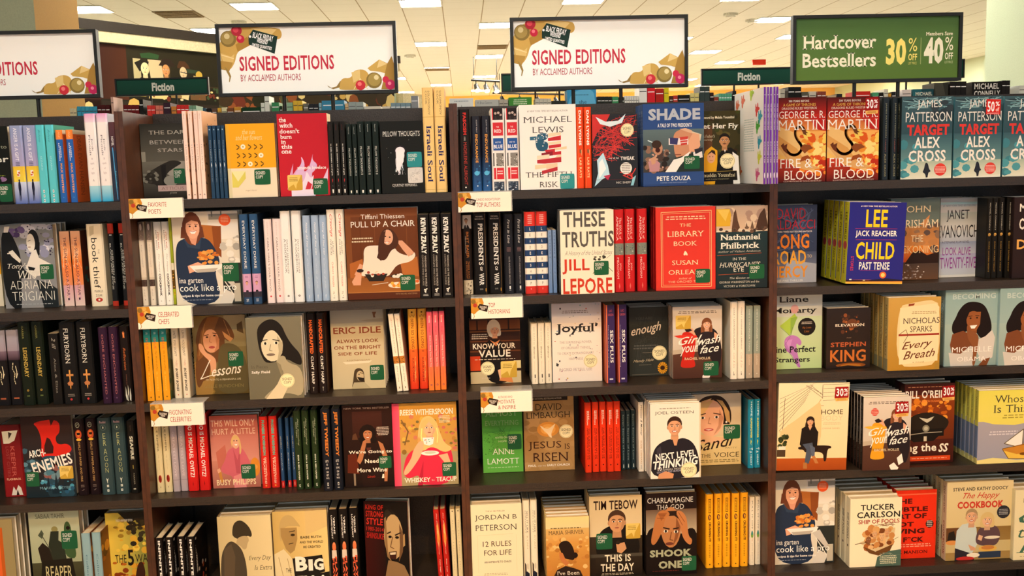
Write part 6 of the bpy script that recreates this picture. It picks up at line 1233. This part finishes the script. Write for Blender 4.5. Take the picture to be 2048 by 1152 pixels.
facing(2, 'yellow', -80, 8.5, 454, 614.6, 'sliver of an olive yellow cover at the left frame edge, second shelf', 'a89c50', 'a89c50')
facing(2, 'tony', 12.5, 118, 451, 616.4, 'grey cover of a dancing couple in black and white', '7d8486', '7d8486', 0.032, 3, stickers=G(70, 48, 96, 66))
spines(2, 'sunstar', [(129.6, 150), (150.5, 170.8)], 463.5, 612.8, 'peach and orange spines right of the dancing couple cover', 'e8a074', '5e3226', False, cover_art=CV['palm'])
spines(2, 'thief', [(183.4, 216.4)], 449, 613.2, 'thick cream spine with big black letters, second shelf left', 'ebe2c6', 'd8cca8')
spines(2, 'bone', [(217, 246), (246.8, 258.6)], 448, 612.5, 'black spines with red tops beside the thick cream one', '15181a', '15181a', maxT=0.035)

spines(3, 'ribbon', [(-4, 21.5), (22, 47)], 662, 811.6, 'dusk coloured spines with a cream ribbon, left frame edge', '5a4a58', '161416')
spines(3, 'legend', [(47.4, 70.6), (71.2, 98.5)], 646, 811, 'dark green spines with gold lettering, third shelf left', '141d12')
spines(3, 'black2', [(107, 126.5)], 668, 809.5, 'narrow black spine left of two black spines with swords', '171513', '171513', False)
spines(3, 'fury', [(129, 160), (161.5, 193.5)], 646, 809, 'black spines with white letters and a bronze sword', '151515')
spines(3, 'ogre', [(206, 223.6), (225, 243.4)], 656, 807.6, 'dark purple spines on the dim left third shelf', '2e1830', '2e1830')
spines(3, 'reflect', [(246.6, 267)], 654, 803, 'black spine with a flower on top and white lotus petals below', '1a1210')

spines(4, 'keeper', [(10, 53)], 851, 993.7, 'thick dark red spine left of the red and blue fantasy cover', '6a1416')
facing(4, 'arch', 54, 153.7, 835, 994.6, 'red and blue fantasy cover with slanting white letters', '33201c', '33201c', 0.035, 1, stickers=[('g', 2, 68, 28, 86), ('y', 70, 62, 97, 78)])
spines(4, 'paper', [(156.7, 177.7), (179.7, 201.4)], 839, 991, 'black spines with a fiery face under a round emblem', '1e1012')
spines(4, 'eragon', [(204.6, 230.6), (231.6, 257.5)], 837, 990, 'slate spines with stacked gold letters and an eye', '34484a')
spines(4, 'seafire', [(261.5, 279.5)], 843, 986.7, 'black spine with white letters at the end of the fourth shelf', '15130f')

facing(5, 'orange', -74, 39, 1044, 0.5, 'orange cover in a tan frame, bottom left corner of the picture', '9a8a5c', '9a8a5c', 0.03, 3)
facing(5, 'reaper', 71.5, 171, 1021, 4.0, 'pale green cover with hooded warriors, lowest shelf left', '9a9a78', '8a8a68', 0.036, 2, stickers=G(62, 24, 94, 44))
spines(5, 'bluecloth', [(172.5, 191.5), (192.5, 211.5)], 1068, 0.5, 'pale blue grey spines below the slate ones, lowest shelf', '8fb0b4', '7a4420', cover_art=CV['fireside'])
facing(5, 'wave5', 222, 309, 1027.5, 7.0, 'yellow green cover with a shadow figure, beside the case upright', 'e0c860', '6a5a20', 0.035, 2, stickers=G(84, 26, 112, 42)[:0])

# ---------------------------------------------------------------- second bookcase
facing(1, 'darkstars', 289, 392, 249, 13.0, 'dark grey photo cover above the favorite poets card', '2b2a25', '2b2a25', 0.02, 3, False, stickers=G(60, 60, 82, 80))
spines(1, 'mylove', [(373.6, 384), (384.7, 395.3), (395.8, 404.8), (405.4, 414)], 222.8, 0.8, 'slim pale pink spines standing tall on the top shelf', 'f4d8ca', 'e0a87a', False, cover_art=CV['mlside'])
spines(1, 'fierce', [(423.8, 431), (431.6, 439.6), (440.2, 448), (448.6, 457.6)], 252, 1.0, 'slim navy spines with a pale moon on top', '23415e', '1c3450', False)
facing(1, 'yellow', 459, 556, 249, 1.0, 'yellow and cream cover with rows of flowers and leaves', 'e0a832', 'e8a41e', 0.024, 3, False, stickers=[('g', 54, 62, 87, 83)])
facing(1, 'witch', 562, 661, 229, 1.2, 'red cover with pale flames and white lettering', 'c0202e', 'c0202e', 0.024, 3, False, stickers=[('g', 66, 79, 96, 99), ('y', 15, 74, 45, 93)])
spines(1, 'girls', [(661.5, 672), (672.8, 683.6), (684.4, 695.4)], 243.8, 0.4, 'black spines with a red heart beside the red cover', '1c1a17', '2a2824', False)
spines(1, 'pillow2', [(698, 708), (708.8, 718.6)], 249, 0.8, 'shorter dark green black spines in the middle top shelf', '16211d', '16211d', False)
spines(1, 'pillow2', [(719.6, 733), (734.6, 747.4), (749, 762)], 243.6, 0.8, 'taller dark green black spines left of the jellyfish cover', '16211d', '16211d', False)
facing(1, 'pillow', 765, 850.6, 243.6, 1.0, 'black cover with a glowing jellyfish and two square stickers', '191a17', '191a17', 0.024, 3, False, stickers=[('k', 60, 43, 95, 64), ('n', 61, 64.5, 96, 86)])
spines(1, 'israeli', [(851.2, 872.2), (873, 896)], 176, 1.0, 'very tall cream spines with navy letters, rising over the case', 'f0cd84', 'c8853c', W=0.22)

spines(2, 'cravphoto', [(278.5, 297), (297.6, 316)], 445, 612, 'cream spines with dark photo bands, below the poets card', 'e0d5c2')
spines(2, 'happy', [(316.6, 331.4), (332, 346.8)], 444.6, 611, 'white spines with red and black lettering left of the cook', 'f4f0e6')
spines(2, 'lime', [(347.4, 353.8)], 436, 609.5, 'lime green book edge beside the smiling cook cover', 'a8b41e', '7a7a14')
facing(2, 'ina', 354.4, 485.6, 425.4, 608.7, 'cover of a smiling cook in a denim shirt with a tray, upper copy', '8f9c28', 'dcd6c4', 0.03, 2, stickers=G(72, 56, 97, 76))
spines(2, 'dorie', [(487.5, 505), (506.7, 524)], 429.6, 609.4, 'blue spines with white letters and a small portrait', '2c5077', '2a3c54')
spines(2, 'carla', [(534, 552), (553, 568)], 439, 606.7, 'pinkish white spines with a red dot, second shelf', 'ecdcda')
spines(2, 'matty', [(568.7, 587.4), (588, 611)], 423, 605.4, 'broad white spines with grey serif letters and a black disc', 'efefec')
spines(2, 'paleblue', [(612, 628), (629.2, 644), (645, 659.6)], 431.7, 603.6, 'pale blue spines with white script lettering', '9fb7d4')
spines(2, 'crave', [(661, 677), (678, 695)], 420, 602.4, 'cream spines with red script, left of the brown wood cover', 'f1ebdc')
facing(2, 'chair', 697, 840.6, 419, 598.4, 'brown wood cover of a woman in white leaning on a table', '6e3c1e', '6e3c1e', 0.03, 2, stickers=G(73, 74, 94, 91))
spines(2, 'zraly', [(841.5, 862.6), (863.3, 885), (886.4, 907)], 429.8, 596.4, 'black spines with heavy white letters ending the second shelf', '1a1614', '1a1614', False)

spines(3, 'issue', [(295.5, 310), (310.6, 325.4), (326, 341)], 660, 802.6, 'orange spines with teal tops below the chefs card', 'f0a01c', '6a7448', False, cover_art=CV['greenphoto'])
spines(3, 'bones', [(350, 365), (366, 381.8)], 657, 797.2, 'cream spines with black lettering left of the long haired woman', 'e4d9be', 'd8c8a8', cover_art=CV['bonesside'])
facing(3, 'lessons', 393, 498.6, 633, 788.7, 'cover of a woman with long brown hair resting her chin', '6a5428', '6a5428', 0.03, 3, stickers=G(64, 46, 93, 65))
facing(3, 'field', 500, 608.6, 637, 798, 'grey cover of a dark haired woman with bare shoulder', '77735f', 'c8b890', 0.034, 4, stickers=[('c', 57, 69, 84, 87)])
spines(3, 'harp', [(619, 636.8), (638, 655.6)], 628, 787.7, 'dark brown spines with orange and white letters, third shelf', '221714', '4a2a1c')
facing(3, 'idle', 667, 771.7, 619, 777.9, 'beige cover with brown lettering and a bearded head', 'a8a088', 'a8a088', 0.032, 4, stickers=G(71, 71, 98, 90))
spines(3, 'jessie', [(794.6, 805.4), (806.2, 817.6)], 628.5, 783.4, 'tilted white spines with a photo band, third shelf', 'f2e9d4', 'e0d0b0', False, lean=4.6)
spines(3, 'solong', [(819.8, 839.4), (840.4, 857.2)], 619, 779, 'yellow to red spines with dark letters, third shelf', 'e3a042', 'd8361c')
spines(3, 'stove', [(858, 869.4), (870.2, 881.4), (882.2, 893.4)], 624, 781.4, 'bright pink spines ending the third shelf', 'ee5f74', 'd84a5c', False)

spines(4, 'kemper', [(315, 329.6), (330.4, 345)], 834, 985.7, 'cream spines with a red blot below the celebrities card', 'e2d3a2', 'd8c890')
spines(4, 'great', [(347, 361), (361.8, 376)], 834, 983.7, 'lilac grey spines below the celebrities card', 'b3a6aa')
spines(4, 'ovitz', [(377, 398), (399, 421)], 829, 982.5, 'thick red spines with tall white letters, fourth shelf', 'd4201c', 'b81c18')
facing(4, 'busy', 427, 522.6, 833, 975.9, 'cover of a blonde woman in a pink suit', 'b4564a', 'a84a40', 0.03, 3, stickers=G(60, 68, 90, 88))
spines(4, 'robinson', [(524.6, 541.5), (543.3, 559.5)], 834, 977, 'red spines with teal letters right of the pink suit cover', 'd0281e')
spines(4, 'guru', [(560.5, 573.3), (574, 585.8), (586.5, 593.2)], 837.5, 976, 'navy spines with a red foot, fourth shelf', '24456c', maxT=0.0172)
spines(4, 'napier', [(593.8, 607.4), (608.2, 624.6), (625.6, 642)], 822.5, 979.7, 'leafy green spines in the fourth shelf', '22331a')
spines(4, 'tweedy', [(648, 666), (668, 687)], 820, 982, 'near black spines with jagged orange lettering', '161a24')
facing(4, 'wine', 691, 789, 812, 974, 'dark brown cover of a woman with curly black hair', '3a1814', '2e1710', 0.03, 2, False, spine='wineside', stickers=G(71, 63, 96, 78))
facing(4, 'reese', 790, 917.5, 808.5, 970.7, 'cover of a blonde woman in a red dress sipping tea', 'e0506c', 'd29a3a', 0.026, 3, stickers=G(75, 73, 97, 90))

spines(5, 'infinite', [(313.5, 334), (335, 356), (359, 377.5), (379.5, 398.5)], 1077.5, 0.6, 'black spines with white letters, lowest shelf', '17110e', '1c1410', cover_art=CV['infside'])
facing(5, 'kerry', 444, 550, 1035, 1.0, 'sepia cover of a young man looking down, lowest shelf', 'a89060', 'd8c488', 0.042, 4)
facing(5, 'fella', 553, 661, 1025, 2.0, 'sepia cover of a ballplayer in a cap, lowest shelf', 'b89858', 'd8bc78', 0.042, 4)
spines(5, 'verne', [(663.5, 681.5), (683.5, 701.5), (703.5, 722)], 1020.5, 2.0, 'black spines with coral letters and a small photo', '15110f')
facing(5, 'strong', 738, 826, 1003, 5.0, 'turned black cover of a shouting man lit from one side', '2a0e0c', 'a81c18', 0.034, 1, yaw=-9)
spines(5, 'eternity', [(878, 889), (889.8, 903.2)], 1020, 4.0, 'tilted red and orange spines, lowest shelf', 'b8221a', 'b8221a', lean=2.5, maxT=0.0175)
spines(5, 'notone', [(906, 916.4), (917.2, 928)], 1019, 4.0, 'cream spines against the upright, lowest shelf', 'e3d5a8', lean=0.8, maxT=0.0142)

# ---------------------------------------------------------------- third bookcase
spines(1, 'fascism', [(921.6, 943.6)], 219.6, 1.0, 'black spine with red lettering beside the case upright', '1b1614')
spines(1, 'endur', [(946, 964.4), (965.2, 984.4)], 233, 1.0, 'black to blue spines with orange lettering', '16202c', mat='gloss')
spines(1, 'redblue', [(985.4, 1012), (1013, 1040.6)], 217.7, 0.8, 'striped red white and blue spines with old photos', 'f0ece6', 'e8e4dc')
facing(1, 'lewis', 1042, 1154, 211, 0.6, 'white cover with a toppling block tower in flag colours', 'f4f1ea', 'f4f1ea', 0.024, 4, stickers=[('k', 70, 82, 96, 100)])
spines(1, 'labrats', [(1154.6, 1169), (1170, 1185)], 215, 0.8, 'bright orange spines with white letters, top shelf', 'e4471c')
facing(1, 'tweak', 1185.8, 1276, 230, 1.0, 'black cover covered in red scribbles', '1a1513', '2a1a18', 0.03, 3, mat='gloss', stickers=[('c', 63, 11, 92, 33)])
facing(1, 'shade', 1287, 1408, 209, 0.0, 'blue cover with a photo of a man behind flag sunglasses', '2b4b80', '2d4c86', 0.03, 4, stickers=G(67, 64, 93, 80))
facing(1, 'fly', 1396, 1480, 223.4, 5.0, 'dark olive cover of a father and a girl in a yellow scarf', '3a3418', 'c8a44c', 0.03, 2, stickers=[('c', 52, 58, 88, 79)])
for_hands = spines(1, 'hands', [(1525.6, 1532.4), (1533, 1539), (1539.6, 1545), (1545.6, 1550.8), (1551.4, 1557.4)], 174.5, -10.0, 'slim purple spines jutting out over the upright', '6a2aa0', 'e8e8e4', True, W=0.29, back_c='f2f2ee', back_art=HANDS_BACK)

spines(2, 'baier', [(928, 947)], 431, 589.4, 'dark brown spine with photos at head and foot', '1f1613')
spines(2, 'pow', [(949, 978), (979.4, 1008)], 428, 588.6, 'broad black spines with white slab letters', '171412')
spines(2, 'firstline', [(1010, 1030), (1031.4, 1050)], 429.5, 588.4, 'blue black spines with white italics', '1f2128', '1f2128')
spines(2, 'leader', [(1051.7, 1074), (1075, 1097.4)], 424.8, 588, 'spines striped navy and white between red bands', 'd8362c', 'efe9dc')
spines(2, 'slimblue', [(1098.2, 1106), (1107, 1115)], 461, 586.8, 'short slim pale blue spines, left of the big lettered cover', '7f9cc4', None, False)
facing(2, 'truths', 1122.5, 1229, 422.5, 588, 'cream cover with huge grey and red letters', '2c3e4e', 'e8dcc0', 0.038, 3, spine='truth', stickers=G(62, 61, 90, 78))
spines(2, 'soul', [(1229.8, 1249), (1250.6, 1272), (1275, 1297)], 419.8, 584.5, 'red spines with a small photo patch, second shelf', 'c21f22')
facing(2, 'library', 1312.5, 1431, 416, 580.5, 'coral red cover in a thin gold border', '8a1418', 'd83a2e', 0.034, 3, spine='library', stickers=G(66, 75, 91, 92))
facing(2, 'hurr', 1432.5, 1534.6, 414, 576.8, 'teal cover with sailing ships under a pink sky', '23383c', '23383c', 0.034, 2, stickers=G(64, 71, 94, 89))

facing(3, 'value', 942, 1042.7, 637, 766.9, 'brown cover of a woman with short fair hair in black', '2c1810', '3a2016', 0.03, 3, stickers=[('c', 20, 66, 48, 88), ('y', 60, 67, 92, 92)])
spines(3, 'days', [(1064, 1077), (1078, 1091.4), (1092.2, 1105)], 648, 768.8, 'short cream spines left of the confetti cover', 'f0e6cc', None, back_c='e8dcc0')
facing(3, 'joyful', 1106, 1204.4, 608, 763.9, 'white cover sprinkled with confetti shapes', 'b8cbd6', 'f1e7d8', 0.032, 3, spine='joy', stickers=[('c', 63, 65, 91, 83)])
spines(3, 'sex', [(1213, 1231.4), (1235, 1257)], 611, 766.7, 'purple spines edged in orange, third shelf', '3a2858', 'e8764c', False, back_c='e8764c', maxT=0.027)
facing(3, 'enough', 1259.4, 1336, 616, 752, 'slate cover with chalk script and a sunflower', '31342f', '1c1e1a', 0.024, 4, stickers=[('c', 59, 56, 97, 78)])
facing(3, 'girl', 1346, 1444, 615, 756.9, 'cover of a woman beside a red hydrant', 'b8a898', 'd8cfc2', 0.024, 4, stickers=[('g', 62, 77, 93, 97), ('y', 6, 12, 37, 31)])
spines(3, 'cole', [(1460.6, 1475.5), (1476.3, 1490.4)], 604, 758.9, 'tall white spines near the end of the third shelf', 'ece4d4', None, back_c='d8d8cc')
spines(3, 'gray', [(1491.4, 1505.5), (1507.4, 1521)], 613, 757, 'grey green spines ending the third shelf', '8f9c90', None, False)

facing(4, 'almost', 967, 1047, 806, 945, 'bright green cover below the motivate card', '3a8830', '55a040', 0.022, 3, stickers=G(62, 46, 97, 68))
facing(4, 'risen', 1050, 1149.6, 793, 941.2, 'brown parchment cover with a glowing dove', 'a8824e', 'a8824e', 0.034, 3, stickers=[('c', 70, 39, 98, 58)])
spines(4, 'manson', [(1170.6, 1184.6), (1185.6, 1199.6), (1200.6, 1214.4), (1215.2, 1228.4), (1229.2, 1242)], 806, 945.8, 'orange red spines in a row, fourth shelf', 'ea3a18', None, back_c='d83214')
spines(4, 'slate', [(1243, 1252.2), (1253, 1262), (1263, 1273)], 823, 939.9, 'small slate blue spines right of the orange row', '1e2e34', None)
spines(4, 'suze', [(1277, 1289.2), (1290.2, 1300.6)], 805, 943.8, 'white spines with black handwriting, fourth shelf', 'efe6d4', None)
facing(4, 'joel', 1301.6, 1401.7, 809.5, 956.8, 'white cover of a smiling man in a dark shirt', 'e8e0d0', 'ece6d6', 0.024, 8, stickers=[('c', 60, 79.5, 92, 100)])
facing(4, 'sandi', 1384, 1482, 790, 930.2, 'cream cover of a woman with swept blonde hair', 'd8c8a0', 'dcc890', 0.026, 2, stickers=G(64, 44, 98, 64))
spines(4, 'super', [(1495.4, 1508.4), (1509.4, 1521.4)], 800, 936.9, 'turquoise spines ending the fourth shelf', '1e84a4', None, back_c='1a6a84')

facing(5, 'rules', 946, 1047, 1011, 0.5, 'cream cover with plain dark lettering, lowest shelf', 'e8dcb4', 'f0e3bc', 0.036, 4, stickers=G(70, 83, 98, 104)[:0])
spines(5, 'serhant', [(1048.4, 1062.4), (1063.6, 1077.4)], 1002, 2.5, 'white spines with a navy suit photo at the foot', 'eee4c8', None)
facing(5, 'maria', 1094, 1180, 1036, 0.8, 'sandy orange cover of a woman seen from behind', 'd8bc7c', 'd89c48', 0.026, 7, stickers=G(60, 88, 89, 108)[:0])
facing(5, 'tebow', 1181, 1285, 994.5, 3.0, 'cover of a short haired man resting on folded arms', 'c8b080', '5a4830', 0.032, 4, stickers=[('g', 12, 46, 43, 66), ('y', 69, 35, 97, 54)])
facing(5, 'shook', 1293, 1393.6, 988.4, 2.2, 'dark cover of a man holding his head', '1c0f0c', '2a1c14', 0.03, 5, stickers=G(70, 78, 99, 96))
spines(5, 'crush', [(1411.6, 1427.4), (1430, 1445), (1446.8, 1461.8), (1464, 1479), (1481, 1497)], 990, 1137, 'yellow orange spines in a row, lowest shelf', 'f0ab1c', None, back_c='e09a18')
spines(5, 'pulloff', [(1498.8, 1509.6), (1511, 1522.6)], 995, 1130.5, 'white spines with a green tree, right of the yellow row', 'e9e2cc', None)

# ---------------------------------------------------------------- right bookcase
facing(1, 'firebl', 1552, 1650.8, 196.5, 0.5, 'left of two red and gold dragon covers', '5a1612', '8a1c14', 0.045, 3)
facing(1, 'firebl', 1653, 1756, 195.5, 0.5, 'right of two red and gold dragon covers, with sale sticker', '5a1612', '8a1c14', 0.045, 3, stickers=[('z', 72, 1, 98, 21)])
spines(1, 'targetsp', [(1762, 1777), (1780, 1797)], 197, 2.0, 'black spines left of the teal thriller covers', '121a1c', None, mat='gloss')
facing(1, 'target', 1800.6, 1902, 195, 0.5, 'leftmost of three teal thriller covers with a walking figure', '3a6a74', '24444c', 0.04, 3, mat='gloss', spine='targetsp')
facing(1, 'target', 1905.6, 2000.4, 194, 0.5, 'middle teal thriller cover, wearing a red fifty percent sticker', '3a6a74', '24444c', 0.04, 3, mat='gloss', stickers=[('q', 65, 4, 96, 23)])
facing(1, 'target', 2004, 2104, 193, 0.5, 'teal thriller cover cut by the right frame edge', '3a6a74', '24444c', 0.04, 3, mat='gloss')

facing(2, 'mercy', 1538, 1632.5, 412, 566.3, 'blue grey cover with orange letters against the upright', '3f4a68', '3f4a68', 0.04, 2)
facing(2, 'lee', 1691, 1804, 409, 571, 'deep blue cover with big yellow letters', 'b8b226', '2a2a70', 0.04, 5, roll=-2.2, spine='child')
facing(2, 'reckon', 1779, 1876, 399, 560, 'sunset cover partly behind the deep blue one', '4a5a5c', '5a4a3a', 0.04, 1)
facing(2, 'janet', 1877.5, 1955, 397.5, 554.5, 'silver cover with black and purple letters', 'a8b0b4', 'a8b0b4', 0.036, 3, mat='gloss')
spines(2, 'connelly', [(1970, 1981.6), (1982, 1994), (1995, 2007.6), (2009, 2022)], 397, 557.5, 'black spines with a gold disc, second shelf right', '17140f', None, maxT=0.019)
facing(2, 'conn', 2024, 2112, 395, 556, 'dark cover with white capitals at the right frame edge', '2a1c1c', '2a1c1c', 0.04, 2)

facing(3, 'nine', 1545, 1643, 590, 738, 'pale green cover with a smoky flower', 'a8c89a', 'c0d2ac', 0.036, 3)
facing(3, 'elev', 1652, 1739.6, 618, 737, 'small black cover with orange letters, right third shelf', '16100c', '211510', 0.022, 6, spine='king', mat='gloss')
facing(3, 'breath', 1774.6, 1878.4, 597, 741, 'parchment cover tied with a red band', 'b9a468', 'c8a050', 0.034, 6, spine='sparks')
facing(3, 'obama', 1887.8, 1994.5, 580, 732, 'left pale teal cover of a smiling woman with curled dark hair', '9ab8b8', '8fb0b0', 0.04, 4, spine='becoming')
facing(3, 'obama', 1996, 2102, 577.5, 730, 'pale teal portrait cover cut by the right frame edge', '9ab8b8', '8fb0b0', 0.04, 4, spine='becoming')

facing(4, 'home', 1552.4, 1692, 771, 943, 'cream cover of a seated woman under a staircase', 'e0d0a8', 'f0e2bc', 0.03, 3, roll=-1.6, stickers=[('z', 79, 4.5, 99, 21)])
facing(4, 'girly', 1724.5, 1819.5, 796, 941, 'cover of a woman beside a yellow hydrant, with sale sticker', '1c1613', '2a201a', 0.022, 8, spine='girlsp', stickers=[('z', 66, 7, 95, 28)])
facing(4, 'kill', 1806, 1905.7, 770, 926.5, 'dark red cover with a peaked officer cap', '3a1410', '3a1410', 0.034, 2, stickers=[('z', 74, 3, 100, 22)])
facing(4, 'boat', 1953.6, 2110, 783, 925.8, 'yellow and lilac cover with a toy sailing boat', '8a8a68', 'c8c268', 0.024, 6, spine='boat')

facing(5, 'ina', 1545, 1668, 961, 1127.8, 'cover of a smiling cook in denim, lower right copy', '8f9c28', 'dcd6c4', 0.03, 4)
facing(5, 'tuckerc', 1699, 1801, 999, 1133.5, 'cream cover with a crowded boat of tiny figures', 'efe6c4', 'f0e6c0', 0.036, 6, spine='tucker')
facing(5, 'mansonc', 1790, 1870, 982.5, 1117, 'orange red front cover with black letters, lower right', 'd83214', 'd83214', 0.03, 5)
facing(5, 'happyc', 1890.5, 2021.6, 966, 1119.5, 'cream cover of a couple cooking in a kitchen', 'd8c8a0', 'd8c48c', 0.032, 5, spine='happysp')
facing(5, 'ocl', 2026, 2130, 981, 1119, 'cream cover with green italics at the lower right corner', 'e8dcae', 'e0d4a4', 0.036, 4)
